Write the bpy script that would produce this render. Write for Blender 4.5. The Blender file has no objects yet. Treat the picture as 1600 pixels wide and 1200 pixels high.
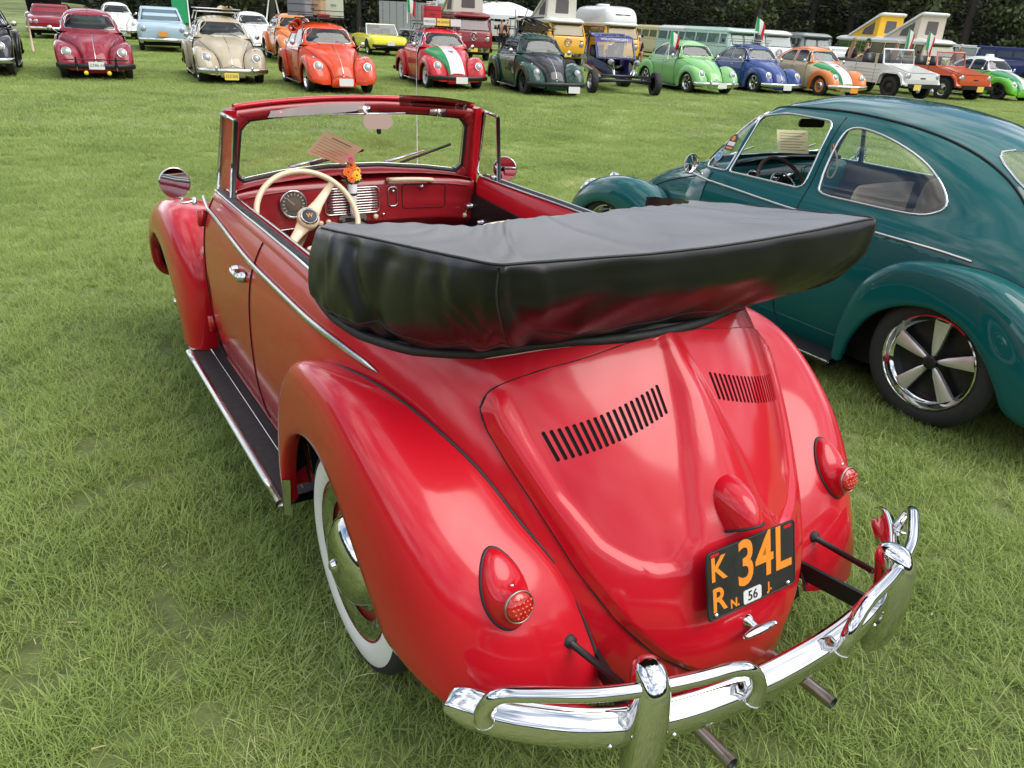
import bpy, bmesh, math, random
import numpy as np
from mathutils import Vector, Matrix
from mathutils.bvhtree import BVHTree
S = bpy.context.scene
COL = S.collection
R = math.radians
rnd = random.Random(7)

# ------------------------------------------------------------------ camera, sky, sun, exposure
cd = bpy.data.cameras.new('camera'); cam = bpy.data.objects.new('camera', cd); COL.objects.link(cam)
CAM = Vector((-2.8507, 1.3061, 1.7234)); YAW, PIT, ROL, FPX = -0.5803, -0.436, 0.0576, 1212.7
cf = Vector((math.cos(PIT)*math.cos(YAW), math.cos(PIT)*math.sin(YAW), math.sin(PIT)))
cr0 = cf.cross(Vector((0, 0, 1))).normalized(); cu0 = cr0.cross(cf)
cR = math.cos(ROL)*cr0 + math.sin(ROL)*cu0; cU = -math.sin(ROL)*cr0 + math.cos(ROL)*cu0
m = Matrix((cR, cU, -cf)).transposed().to_4x4(); m.translation = CAM
cam.matrix_world = m
cd.sensor_fit = 'HORIZONTAL'; cd.sensor_width = 36; cd.lens = 36*FPX/1600; cd.clip_start = .05; cd.clip_end = 2000
S.camera = cam
W = bpy.data.worlds.new('World'); S.world = W; W.use_nodes = True
wn = W.node_tree.nodes; wl = W.node_tree.links; wn.clear()
SUN_EL, SUN_AZ = 50, 215       # azimuth of the sun, degrees from +x towards +y
sky = wn.new('ShaderNodeTexSky'); sky.sky_type = 'NISHITA'; sky.sun_disc = False
sky.sun_elevation = R(SUN_EL); sky.sun_rotation = R(90-SUN_AZ); sky.air_density = 1.0; sky.dust_density = 1.5
tc = wn.new('ShaderNodeTexCoord'); mp = wn.new('ShaderNodeMapping'); mp.inputs['Scale'].default_value = (1, 1, 2.6)
wl.new(tc.outputs['Generated'], mp.inputs[0])
nz = wn.new('ShaderNodeTexNoise'); nz.inputs['Scale'].default_value = 2.1; nz.inputs['Detail'].default_value = 3; nz.inputs['Roughness'].default_value = .55
wl.new(mp.outputs[0], nz.inputs['Vector'])
rp = wn.new('ShaderNodeValToRGB'); rp.color_ramp.elements[0].position = .38; rp.color_ramp.elements[1].position = .58
wl.new(nz.outputs['Fac'], rp.inputs[0])
nz2 = wn.new('ShaderNodeTexNoise'); nz2.inputs['Scale'].default_value = 3.4; nz2.inputs['Detail'].default_value = 3
wl.new(mp.outputs[0], nz2.inputs['Vector'])
rc = wn.new('ShaderNodeValToRGB'); rc.color_ramp.elements[0].position = .3; rc.color_ramp.elements[1].position = .7
rc.color_ramp.elements[0].color = (5.0, 5.3, 5.8, 1); rc.color_ramp.elements[1].color = (15.5, 15.6, 15.8, 1)
wl.new(nz2.outputs['Fac'], rc.inputs[0])
mx = wn.new('ShaderNodeMixRGB'); wl.new(rp.outputs[0], mx.inputs[0]); wl.new(sky.outputs[0], mx.inputs[1]); wl.new(rc.outputs[0], mx.inputs[2])
bg = wn.new('ShaderNodeBackground'); bg.inputs['Strength'].default_value = .10; wl.new(mx.outputs[0], bg.inputs[0])
wo = wn.new('ShaderNodeOutputWorld'); wl.new(bg.outputs[0], wo.inputs[0])
sd = bpy.data.lights.new('sun', 'SUN'); sun = bpy.data.objects.new('sun', sd); COL.objects.link(sun)
sd.energy = 1.5; sd.angle = R(46); sd.color = (1, .96, .9)
sv = Vector((math.cos(R(SUN_EL))*math.cos(R(SUN_AZ)), math.cos(R(SUN_EL))*math.sin(R(SUN_AZ)), math.sin(R(SUN_EL))))
sun.rotation_euler = sv.to_track_quat('Z', 'Y').to_euler(); sun.location = sv*60
S.view_settings.view_transform = 'Standard'; S.view_settings.look = 'None'; S.view_settings.exposure = 0.82
S.view_settings.gamma = 1; S.view_settings.use_curve_mapping = False
S.cycles.use_denoising = True; S.cycles.max_bounces = 7; S.cycles.transparent_max_bounces = 16
S.cycles.caustics_reflective = False; S.cycles.caustics_refractive = False; S.cycles.sample_clamp_indirect = 6

# ------------------------------------------------------------------ materials
def mat(name, col, rough=.5, metal=0, coat=0, spec=.5, noise=None, bump=None, emis=None, alpha=1, sheen=0, coat_r=.03):
    M = bpy.data.materials.new(name); M.use_nodes = True; N = M.node_tree.nodes; L = M.node_tree.links
    b = N['Principled BSDF']; b.inputs['Base Color'].default_value = (*col, 1); b.inputs['Roughness'].default_value = rough
    b.inputs['Metallic'].default_value = metal; b.inputs['Coat Weight'].default_value = coat; b.inputs['Coat Roughness'].default_value = coat_r; b.inputs['Coat IOR'].default_value = 1.42
    b.inputs['Specular IOR Level'].default_value = spec; b.inputs['Sheen Weight'].default_value = sheen
    if noise or bump:
        t = N.new('ShaderNodeTexCoord')
    if noise:      # (scale, amount, roughness amount)
        n = N.new('ShaderNodeTexNoise'); n.inputs['Scale'].default_value = noise[0]; n.inputs['Detail'].default_value = 6; L.new(t.outputs['Object'], n.inputs['Vector'])
        h = N.new('ShaderNodeMixRGB'); h.blend_type = 'MIX'; a = noise[1]
        h.inputs[1].default_value = (*[c*(1-a) for c in col], 1); h.inputs[2].default_value = (*[min(1, c*(1+a)+.004*a) for c in col], 1)
        L.new(n.outputs['Fac'], h.inputs[0]); L.new(h.outputs[0], b.inputs['Base Color'])
        if len(noise) > 2:
            q = N.new('ShaderNodeMapRange'); q.inputs['From Min'].default_value = .3; q.inputs['From Max'].default_value = .7
            q.inputs['To Min'].default_value = max(0, rough-noise[2]); q.inputs['To Max'].default_value = rough+noise[2]
            L.new(n.outputs['Fac'], q.inputs[0]); L.new(q.outputs[0], b.inputs['Roughness'])
    if bump:       # (scale, strength, distance)
        n = N.new('ShaderNodeTexNoise'); n.inputs['Scale'].default_value = bump[0]; n.inputs['Detail'].default_value = 5; L.new(t.outputs['Object'], n.inputs['Vector'])
        k = N.new('ShaderNodeBump'); k.inputs['Strength'].default_value = bump[1]; k.inputs['Distance'].default_value = bump[2]
        L.new(n.outputs['Fac'], k.inputs['Height']); L.new(k.outputs[0], b.inputs['Normal'])
    if emis: b.inputs['Emission Color'].default_value = (*emis[0], 1); b.inputs['Emission Strength'].default_value = emis[1]
    return M
def glassmat(name, tint, ior=1.45, rough=0.0, gloss=1.0):
    M = bpy.data.materials.new(name); M.use_nodes = True; N = M.node_tree.nodes; L = M.node_tree.links; N.clear()
    o = N.new('ShaderNodeOutputMaterial'); mi = N.new('ShaderNodeMixShader'); tr = N.new('ShaderNodeBsdfTransparent'); gl = N.new('ShaderNodeBsdfGlossy')
    lw = N.new('ShaderNodeLayerWeight'); lw.inputs['Blend'].default_value = .5; pw = N.new('ShaderNodeMath'); pw.operation = 'POWER'; pw.inputs[1].default_value = 4.0; L.new(lw.outputs['Facing'], pw.inputs[0]); fr = N.new('ShaderNodeMath'); fr.operation = 'MULTIPLY_ADD'; fr.use_clamp = True; fr.inputs[1].default_value = .55; fr.inputs[2].default_value = ((ior-1)/(ior+1))**2*1.3; L.new(pw.outputs[0], fr.inputs[0]); tr.inputs[0].default_value = (*tint, 1); gl.inputs['Roughness'].default_value = rough
    gl.inputs[0].default_value = (gloss, gloss, gloss, 1)
    L.new(fr.outputs[0], mi.inputs[0]); L.new(tr.outputs[0], mi.inputs[1]); L.new(gl.outputs[0], mi.inputs[2]); L.new(mi.outputs[0], o.inputs[0])
    return M
def paint(name, col, rough=.32, coat=1.0):
    return mat(name, col, .45, coat=coat, noise=(3, .06, .05), coat_r=.04, spec=.15)
M = dict(
 red=mat('red_paint', (.50, .004, .014), .45, coat=1.0, noise=(2.2, .05, .05), coat_r=.12, spec=.15),
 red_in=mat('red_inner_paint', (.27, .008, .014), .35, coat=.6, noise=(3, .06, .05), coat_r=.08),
 teal=mat('teal_paint', (.0, .085, .085), .5, coat=1, noise=(3, .08, .04), coat_r=.02, spec=.1),
 chrome=mat('chrome', (.64, .64, .635), .05, 1, noise=(9, .03, .025)),
 alu=mat('brushed_aluminium', (.62, .62, .60), .22, 1, noise=(20, .08, .08)),
 steel=mat('dull_steel', (.36, .33, .29), .35, 1, noise=(20, .2, .1)),
 rubber=mat('black_rubber', (.016, .015, .016), .6, noise=(30, .3, .1), bump=(60, .15, .002)),
 tyre=mat('tyre_rubber', (.018, .018, .018), .75, noise=(25, .3, .08)),
 white_rubber=mat('whitewall_rubber', (.72, .71, .67), .55, noise=(14, .06, .05)),
 black=mat('black_satin', (.008, .008, .009), .4, noise=(12, .3, .1)),
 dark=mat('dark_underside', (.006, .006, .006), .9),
 carpet=mat('brown_grey_carpet', (.07, .05, .04), .95, bump=(400, .7, .004), noise=(120, .3)),
 cream=mat('ivory_plastic', (.62, .50, .32), .3, coat=.5, noise=(6, .05, .05)),
 beige=mat('beige_vinyl', (.52, .38, .28), .5, noise=(8, .06, .08), bump=(50, .2, .003)),
 white=mat('white_paint', (.78, .78, .76), .35, coat=.6, noise=(4, .04, .05)),
 glass=glassmat('clear_glass', (.93, .96, .94)),
 fglass=glassmat('tinted_far_glass', (.50, .55, .55), 1.45),
 dglass=glassmat('smoked_glass', (.10, .10, .10), 1.6),
 lens_red=mat('red_lens', (.42, .01, .006), .12, coat=1),
 lens_clear=mat('headlamp_lens', (.26, .27, .27), .15, coat=1, spec=.8),
 lens_amber=mat('amber_lens', (.75, .22, .01), .2, coat=1),
 lens_yellow=mat('yellow_lamp_lens', (.85, .60, .02), .2, coat=1),
 plate_black=mat('plate_black', (.012, .013, .012), .45, noise=(30, .4, .1)),
 plate_orange=mat('plate_orange', (.80, .24, .02), .5, noise=(30, .1, .1)),
 plate_white=mat('plate_white', (.66, .66, .64), .5),
 plate_yellow=mat('plate_yellow', (.75, .55, .10), .5),
 plate_gold=mat('plate_gold', (.70, .28, .03), .5),
 paper=mat('old_paper', (.78, .70, .44), .8, noise=(6, .12)),
 ink=mat('faded_ink', (.30, .20, .10), .8),
)

# ------------------------------------------------------------------ geometry helpers
def spl(P, n, closed=False):
    """Catmull-Rom through the rows of P, resampled to n rows"""
    P = np.asarray(P, float); k = len(P)
    if closed: t = np.linspace(0, k, n, endpoint=False)
    else: t = np.linspace(0, k-1, n)
    i = np.floor(t).astype(int)
    if not closed: i = np.minimum(i, k-2)
    f = (t-i).reshape((-1,)+(1,)*(P.ndim-1))
    if closed: a, b, c, d = P[(i-1) % k], P[i % k], P[(i+1) % k], P[(i+2) % k]
    else:
        Q = np.concatenate([[2*P[0]-P[1]], P, [2*P[-1]-P[-2]]]); a, b, c, d = Q[i], Q[i+1], Q[i+2], Q[i+3]
    return .5*((2*b)+(c-a)*f+(2*a-5*b+4*c-d)*f*f+(3*b-a-3*c+d)*f**3)
def net(P, nu, nv):
    A = spl(P, nu); return spl(A.swapaxes(0, 1), nv).swapaxes(0, 1)
def smooth(x, a, b):
    t = np.clip((np.asarray(x, float)-a)/(b-a), 0, 1); return t*t*(3-2*t)
class MB:
    def __init__(s): s.v = []; s.f = []; s.n = 0
    def add(s, v, f):
        v = np.asarray(v, float).reshape(-1, 3); s.v.append(v); s.f += [tuple(int(i)+s.n for i in q) for q in f]; s.n += len(v); return s
    def grid(s, P, cu=False, cv=False, flip=False):
        P = np.asarray(P); a, b = P.shape[:2]; F = []
        for i in range(a if cu else a-1):
            for j in range(b if cv else b-1):
                i2, j2 = (i+1) % a, (j+1) % b
                q = (i*b+j, i*b+j2, i2*b+j2, i2*b+j)
                F.append(q[::-1] if flip else q)
        return s.add(P.reshape(-1, 3), F)
    def box(s, c, d, rot=None, taper=None):
        v = []
        for z in (-1, 1):
            k = 1 if taper is None or z < 0 else taper
            for x, y in ((-1, -1), (1, -1), (1, 1), (-1, 1)): v.append(Vector((x*d[0]/2*k, y*d[1]/2*k, z*d[2]/2)))
        if rot is not None: v = [rot @ q for q in v]
        v = [tuple(q+Vector(c)) for q in v]
        return s.add(v, [(3, 2, 1, 0), (4, 5, 6, 7), (0, 1, 5, 4), (1, 2, 6, 5), (2, 3, 7, 6), (3, 0, 4, 7)])
    def tube(s, path, r, seg=8, closed=False, caps=True, flat=1.0, up=None):
        P = np.asarray(path, float); n = len(P); T = np.zeros_like(P)
        for i in range(n):
            a = P[(i-1) % n] if closed or i else P[0]; b = P[(i+1) % n] if closed or i < n-1 else P[-1]
            d = b-a; T[i] = d/(np.linalg.norm(d)+1e-12)
        u = np.array(up if up is not None else (0, 0, 1.0)); 
        if up is None and abs(T[0] @ u) > .9: u = np.array((1.0, 0, 0))
        rr = np.full(n, r) if np.isscalar(r) else np.asarray(r, float); G = []
        for i in range(n):
            e = np.cross(T[i], u); e /= np.linalg.norm(e)+1e-12; w = np.cross(e, T[i])
            if up is None: u = w
            G.append([P[i]+rr[i]*(math.cos(q)*e+flat*math.sin(q)*w) for q in np.linspace(0, 2*math.pi, seg, endpoint=False)])
        b0 = s.n; s.grid(np.array(G), cu=closed, cv=True)
        if caps and not closed:
            s.f.append(tuple(b0+i for i in range(seg))); s.f.append(tuple(b0+(n-1)*seg+i for i in reversed(range(seg))))
        return s
    def lathe(s, prof, c=(0, 0, 0), axis='y', seg=32, sgn=1, mtx=None):
        """prof: (offset along axis, radius)"""
        G = []
        for a in np.linspace(0, 2*math.pi, seg, endpoint=False):
            ring = []
            for o, r in prof:
                o = o*sgn; ca, sa = math.cos(a)*r, math.sin(a)*r
                p = {'y': (ca, o, sa), 'x': (o, ca, sa), 'z': (ca, sa, o)}[axis]
                if mtx is not None: p = mtx @ Vector(p)
                ring.append((p[0]+c[0], p[1]+c[1], p[2]+c[2]))
            G.append(ring)
        return s.grid(np.array(G), cu=True, flip=(sgn < 0))
    def mirror(s):
        v = np.concatenate(s.v); f = list(s.f); v2 = v*np.array([1, -1, 1]); n = s.n
        s.v = [v, v2]; s.f = f+[tuple(i+n for i in reversed(q)) for q in f]; s.n = 2*n; return s
    def mesh(s, name, flat=False, merge=False):
        me = bpy.data.meshes.new(name); v = np.concatenate(s.v) if s.v else np.zeros((0, 3))
        me.from_pydata(v.tolist(), [], s.f)
        if merge:
            bm = bmesh.new(); bm.from_mesh(me); bmesh.ops.remove_doubles(bm, verts=bm.verts, dist=1e-4); bm.to_mesh(me); bm.free()
        if not flat: me.polygons.foreach_set('use_smooth', [True]*len(me.polygons))
        me.update(); return me
    def part(s, name, material, parent, flat=False, merge=False, sharp=None):
        me = s.mesh(name, flat, merge)
        if sharp is not None: me.set_sharp_from_angle(angle=R(sharp))
        me.materials.append(material); return link(name, me, parent)
def link(name, data, parent=None, loc=None):
    o = bpy.data.objects.new(name, data); COL.objects.link(o)
    if parent is not None: o.parent = parent
    if loc is not None: o.location = loc
    return o
def tag(o, label, cat, group=None, kind=None):
    o['label'] = label; o['category'] = cat
    if group: o['group'] = group
    if kind: o['kind'] = kind
    return o
def thing(name, label, cat, loc=(0, 0, 0), rz=0, group=None):
    o = bpy.data.objects.new(name, None); COL.objects.link(o); o.location = loc; o.rotation_euler = (0, 0, rz); o.empty_display_size = .1
    return tag(o, label, cat, group)
def mirmesh(me, name=None):
    m2 = me.copy(); m2.transform(Matrix.Diagonal((1, -1, 1, 1))); m2.flip_normals(); return m2
def both(name, mb, material, parent, **k):
    """one part on each side of the car"""
    a = mb.part(name, material, parent, **k); b = link(name, mirmesh(a.data), parent); return a, b
def rrect(w, h, r, n=5):
    """rounded rectangle outline, centred"""
    out = []
    for cx, cy, a0 in ((w/2-r, h/2-r, 0), (-w/2+r, h/2-r, 90), (-w/2+r, -h/2+r, 180), (w/2-r, -h/2+r, 270)):
        for i in range(n+1):
            a = R(a0+90*i/n); out.append((cx+r*math.cos(a), cy+r*math.sin(a)))
    return out
def prism(poly, mtx, depth):
    """polygon (u,v) extruded along w; mtx maps (u,v,w)"""
    b = MB(); n = len(poly); v = [tuple(mtx @ Vector((p[0], p[1], 0))) for p in poly]+[tuple(mtx @ Vector((p[0], p[1], depth))) for p in poly]
    return b.add(v, [tuple(reversed(range(n))), tuple(range(n, 2*n))]+[(i, (i+1) % n, n+(i+1) % n, n+i) for i in range(n)])
def frame_of(nrm, up=(0, 0, 1)):
    w = Vector(nrm).normalized(); u = Vector(up).cross(w)
    if u.length < 1e-5: u = Vector((1, 0, 0))
    u.normalize(); v = w.cross(u); return Matrix((u, v, w)).transposed().to_4x4()
def boolean(base_me, cutters, op='DIFFERENCE', solidify=None):
    """mesh result of base (op) cutters, cutters a MB"""
    a = bpy.data.objects.new('tmp', base_me); COL.objects.link(a)
    if solidify:
        q = a.modifiers.new('s', 'SOLIDIFY'); q.thickness = solidify; q.offset = -1; q.use_even_offset = False
    if cutters is not None:
        cm_ = cutters.mesh('tmpc', flat=True); bm = bmesh.new(); bm.from_mesh(cm_); bmesh.ops.recalc_face_normals(bm, faces=bm.faces); bm.to_mesh(cm_); bm.free(); c = bpy.data.objects.new('tmpc', cm_); COL.objects.link(c)
        q = a.modifiers.new('b', 'BOOLEAN'); q.operation = op; q.object = c; q.solver = 'EXACT'; q.use_self = False
    dg = bpy.context.evaluated_depsgraph_get(); dg.update()
    me = bpy.data.meshes.new_from_object(a.evaluated_get(dg))
    bpy.data.objects.remove(a)
    if cutters is not None: bpy.data.objects.remove(c)
    return me
def bvh_of(mes):
    v = []; f = []; n = 0
    for me in mes:
        v += [q.co.copy() for q in me.vertices]; f += [tuple(i+n for i in p.vertices) for p in me.polygons]; n = len(v)
    return BVHTree.FromPolygons(v, f)
def text(name, body, size, material, parent, mtx, ext=.001, align='CENTER', off=0):
    c = bpy.data.curves.new(name, 'FONT'); c.body = body; c.size = size; c.extrude = ext; c.align_x = align; c.align_y = 'CENTER'; c.resolution_u = 4
    c.offset = off; tmp = bpy.data.objects.new('tmp', c); COL.objects.link(tmp); dg = bpy.context.evaluated_depsgraph_get(); dg.update()
    me = bpy.data.meshes.new_from_object(tmp.evaluated_get(dg)); bpy.data.objects.remove(tmp); me.materials.clear(); me.materials.append(material)
    o = link(name, me, parent); o.matrix_local = mtx; return o
def terrain(x, y):
    z = .10*float(smooth(x, 5, 13))
    z += 2.2*float(smooth(x, 50, 160))*float(smooth(y, -30, 10))
    return z
# ------------------------------------------------------------------ the round-backed car: surfaces shared by all of them
_ROWS = np.array([
[.22,.60,.60,.2,2.6,-1.960,-.75,2.3],[.30,.64,.60,.2,2.6,-1.960,-.75,2.3],[.40,.665,.60,.2,2.6,-1.945,-.75,2.3],[.50,.68,.60,.2,2.6,-1.915,-.75,2.3],
[.62,.688,.60,.2,2.6,-1.855,-.75,2.3],[.75,.69,.60,.2,2.6,-1.775,-.75,2.3],[.85,.685,.60,.2,2.6,-1.705,-.75,2.3],[.93,.672,.60,.2,2.6,-1.640,-.75,2.3],
[.99,.650,.63,.34,3.6,-1.585,-.75,2.3],[1.03,.628,.63,.37,4.2,-1.545,-.75,2.3],[1.07,.606,.61,.37,4.2,-1.500,-.75,2.3],[1.14,.580,.56,.34,4.2,-1.405,-.72,2.3],
[1.22,.550,.495,.29,4.0,-1.280,-.68,2.25],[1.30,.515,.43,.23,3.6,-1.135,-.60,2.2],[1.37,.470,.36,.16,3.0,-.985,-.50,2.1],[1.42,.415,.285,.04,2.6,-.840,-.40,2.1],
[1.455,.345,.195,-.08,2.2,-.700,-.30,2.0],[1.48,.26,.09,-.12,2.1,-.55,-.22,2.0],[1.495,.14,-.02,-.13,2.0,-.36,-.16,2.0],[1.50,.0,-.14,-.14,2.0,-.14,-.14,2.0]])
_T = spl(_ROWS, 30*(len(_ROWS)-1)+1)
_zz = np.maximum.accumulate(_T[:, 0]+np.arange(len(_T))*1e-9)
def row(z): return np.array([np.interp(z, _zz, _T[:, k]) for k in range(8)])
def tail_x(y, z):
    r = row(z); n = r[7]; q = max(0, 1-min(1, abs(y)/max(r[1], 1e-6))**n)**(1/n); return r[6]+(r[5]-r[6])*q
def tail_pt(th, z):
    r = row(z); n = r[7]; return (r[6]+(r[5]-r[6])*math.sin(th)**(2/n), r[1]*math.cos(th)**(2/n) if th < math.pi/2-1e-9 else 0., z)
def side_y(z): return row(z)[1]
def tail_n(y, z):
    e = 1e-3; a = Vector((tail_x(y+e, z)-tail_x(y-e, z), 2*e, 0)); b = Vector((tail_x(y, z+e)-tail_x(y, z-e), 0, 2*e))
    n = a.cross(b).normalized(); return n if n.x < 0 else -n
RF_S = [(-.66,.645,.30),(-.665,.665,.50),(-.745,.680,.70),(-.90,.668,.835),(-1.115,.645,.885),(-1.30,.595,.872),(-1.49,.51,.785),(-1.62,.45,.675),(-1.72,.39,.575),(-1.80,.36,.45),(-1.865,.345,.335)]
RF_E = [(-.715,.755,.285),(-.745,.762,.42),(-.83,.768,.57),(-.965,.77,.665),(-1.125,.775,.70),(-1.27,.78,.665),(-1.39,.78,.575),(-1.475,.768,.46),(-1.535,.748,.36),(-1.65,.69,.305),(-1.765,.58,.30)]
RF_1 = [(.012,.05,0),(.012,.05,.01),(.02,.06,.03),(.01,.09,.035),(0,.10,.02),(-.03,.12,.01),(-.07,.15,-.02),(-.09,.16,-.02),(-.08,.15,-.03),(-.05,.13,-.03),(-.03,.10,-.02)]
RF_2 = [(.05,.0,0),(.07,.0,.02),(.07,.0,.07),(.04,.0,.12),(-.01,.0,.14),(-.09,.0,.15),(-.16,-.01,.13),(-.20,-.01,.08),(-.22,-.01,.03),(-.17,.02,.02),(-.10,.05,.01)]
FF_S = [(.70,.622,.27),(.69,.615,.50),(.74,.585,.68),(.93,.53,.80),(1.16,.435,.80),(1.38,.34,.735),(1.53,.29,.63),(1.64,.27,.50),(1.69,.27,.38),(1.70,.27,.30)]
FF_E = [(.86,.755,.27),(.885,.76,.42),(.97,.765,.57),(1.12,.765,.67),(1.28,.765,.69),(1.43,.762,.645),(1.55,.755,.55),(1.62,.735,.42),(1.70,.66,.335),(1.76,.50,.31)]
FF_1 = [(-.02,.07,0),(-.03,.07,.01),(-.03,.09,.05),(0,.12,.06),(.05,.13,.07),(.12,.14,.07),(.17,.13,.06),(.16,.12,.03),(.13,.10,.0),(.08,.08,0)]
FF_2 = [(-.13,.005,0),(-.14,.005,.02),(-.12,.005,.11),(-.05,.005,.155),(.03,.005,.165),(.13,.005,.14),(.20,.005,.09),(.21,.02,.04),(.15,.06,.02),(.10,.05,.01)]
def fender_grid(S_, E_, D1, D2, n=46, m=20):
    G = []
    S_, E_, D1, D2 = (spl(np.array(q, float), n) for q in (S_, E_, D1, D2))
    for a, b, d, e in zip(S_, E_, D1, D2):
        p1, p2 = a+d*1.25, b+e*1.25; ring = []
        for t in np.linspace(0, 1, m): ring.append((1-t)**3*a+3*(1-t)**2*t*p1+3*(1-t)*t*t*p2+t**3*b)
        c = np.array([-1.155 if S_[0][0] < 0 else 1.245, 0, .33]); q = b-c; q[1] = 0; q /= np.linalg.norm(q)+1e-9
        ring.append(b-q*.006+np.array([0, -.006, 0])); ring.append(b-q*.008+np.array([0, -.022, 0])); ring.append(b+np.array([0, -.045, 0]))
        G.append(ring)
    return np.array(G)
def seam_z(x):
    p = sorted((q[0], q[2]) for q in RF_S); return float(np.interp(x, [q[0] for q in p], [q[1] for q in p]))
SIDE_X = list(np.linspace(.46, -.75, 26))
def lower_body(top, ncol=34):
    """side and tail of the body below the waist; top(x) gives the upper edge height"""
    cols = []
    def colz(f0, f1, n=26): return np.linspace(f0, f1, n)
    def zb(x):
        if x > -.66: return .27
        if x < -1.86: return .245
        return max(.27, seam_z(x)-.07)
    for x in SIDE_X:
        cols.append([(x+(.04*(z < .9)*0), side_y(z), z) for z in colz(zb(x), top(x))])
    for th in np.linspace(0, math.pi/2, ncol)[1:]:
        xm = tail_pt(th, .6)[0]; xt = tail_pt(th, 1.0)[0]; z0 = .245 if tail_pt(th, .5)[1] < .43 else zb(xm)
        cols.append([tail_pt(th, z) for z in colz(z0, top(xt))])
    return np.array(cols)
FB = [  # front body sections
 [.44,(0,1.085),(.2,1.08),(.36,1.068),(.50,1.045),(.595,1.00),(.655,.93),(.688,.75),(.685,.55),(.64,.30)],
 [.60,(0,1.07),(.2,1.065),(.34,1.05),(.47,1.025),(.565,.975),(.635,.88),(.66,.75),(.655,.55),(.62,.30)],
 [.72,(0,1.045),(.2,1.04),(.33,1.025),(.44,.995),(.53,.945),(.585,.865),(.61,.75),(.605,.55),(.58,.30)],
 [.95,(0,.995),(.17,.99),(.30,.97),(.40,.93),(.46,.88),(.50,.80),(.52,.7),(.52,.5),(.5,.3)],
 [1.2,(0,.92),(.14,.912),(.25,.89),(.335,.85),(.385,.79),(.41,.72),(.42,.62),(.42,.45),(.42,.3)],
 [1.42,(0,.815),(.11,.81),(.20,.79),(.265,.75),(.305,.695),(.32,.63),(.32,.54),(.31,.42),(.31,.3)],
 [1.58,(0,.70),(.09,.695),(.165,.68),(.22,.645),(.25,.60),(.27,.55),(.275,.47),(.28,.38),(.28,.29)],
 [1.68,(0,.58),(.08,.575),(.145,.56),(.19,.535),(.22,.50),(.24,.46),(.25,.41),(.26,.35),(.27,.28)],
 [1.735,(0,.45),(.075,.448),(.13,.44),(.175,.425),(.205,.405),(.225,.38),(.24,.35),(.25,.31),(.26,.27)],
 [1.745,(0,.33),(.07,.33),(.13,.33),(.175,.325),(.205,.32),(.225,.31),(.24,.30),(.25,.285),(.26,.265)],
 [1.72,(0,.25),(.07,.25),(.13,.25),(.175,.25),(.205,.25),(.225,.25),(.24,.25),(.25,.25),(.26,.25)]]
FBN = np.array([[(r[0], q[0], q[1]) for q in r[1:]] for r in FB])
FBG = net(FBN, 60, 40)
def front_body_mb():
    b = MB(); b.grid(FBG, flip=True); b.mirror(); return b
UX = None
def upper_grid():
    """roof and glass house of the closed car, whole left half: columns from the front centre round to the rear centre"""
    zs = list(np.linspace(1.03, 1.37, 24))+[1.37+(.13)*math.sin(t) for t in np.linspace(0, math.pi/2, 22)[1:]]
    G = []
    for z in zs:
        r = row(z) if z < 1.4999 else _ROWS[-1]; ring = []
        n = r[4]
        for th in np.linspace(math.pi/2, 0, 26):
            c = max(0, math.cos(th)) if th < math.pi/2-1e-9 else 0.
            ring.append((r[3]+(r[2]-r[3])*math.sin(th)**(2/n), r[1]*c**(2/n), z))
        for f in np.linspace(0, 1, 22)[1:]: ring.append((r[3]+(r[6]-r[3])*f, r[1], z))
        for th in np.linspace(0, math.pi/2, 30)[1:]:
            n = r[7]; c = math.cos(th) if th < math.pi/2-1e-9 else 0.
            ring.append((r[6]+(r[5]-r[6])*math.sin(th)**(2/n), r[1]*c**(2/n), z))
        G.append(ring)
    return np.array(G)
LID = np.array([(.305,0),(.312,.06),(.34,.135),(.405,.235),(.49,.312),(.585,.368),(.70,.415),(.80,.455),(.86,.474),(.90,.476),(.935,.455),(.955,.425),(.975,.378),(.994,.318),(1.02,.19),(1.031,.12),(1.037,0)])
def lid_w(z, grow=0): 
    return float(np.interp(z, LID[:, 0], LID[:, 1]))
def lid_disp(y, z):
    a = abs(y)
    rw = np.interp(z, [.60, .65, .75, .90, .99, 1.02], [.16, .105, .082, .045, .022, .015])
    yo = np.interp(z, [.592, .60, .615, .65, .75, .85, .92, 1.0], [.12, .22, .27, .325, .385, .42, .44, .47])
    ins = min(a-rw, yo-a, (z-.592)*1.1)
    h = 1-float(smooth(ins, -.012, .028))                      # 1 on rim and ridge, 0 in the sunk panels
    d = .013*h
    d += .020*math.exp(-(a/(rw*.9+.005))**2)*float(smooth(z, 1.02, .90))*(1-float(smooth(z, .66, .48)))   # crest of the centre ridge
    d += .006*(1-float(smooth(a, .13, .20)))*float(smooth(z, .50, .58))*(1-float(smooth(z, .64, .72)))
    return d*float(smooth(lid_w(z)-a, -.002, .032))
def lid_grid(nz_=110, nu=97, off=.006):
    zs = .305+(1.037-.305)*(1-np.cos(np.linspace(0, math.pi, nz_)))/2; G = []
    for z in zs:
        w = lid_w(z); r = []
        for u in np.linspace(-1, 1, nu):
            y = u*w; n = tail_n(y, z); p = Vector((tail_x(y, z), y, z))+n*(off+lid_disp(y, z)); r.append(tuple(p))
        G.append(r)
    return np.array(G)
def proud(poly, n, off=.0):
    """points of the tail surface under (y,z) pairs"""
    return [tuple(Vector((tail_x(y, z), y, z))+tail_n(y, z)*off) for y, z in poly]
def lid_loop(n=120, g=1.0):
    P = [(y, z) for z, y in LID]+[(-y, z) for z, y in LID[-2:0:-1]]
    return spl(np.array([(a*g, b) for a, b in P]), n, closed=True)
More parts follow.
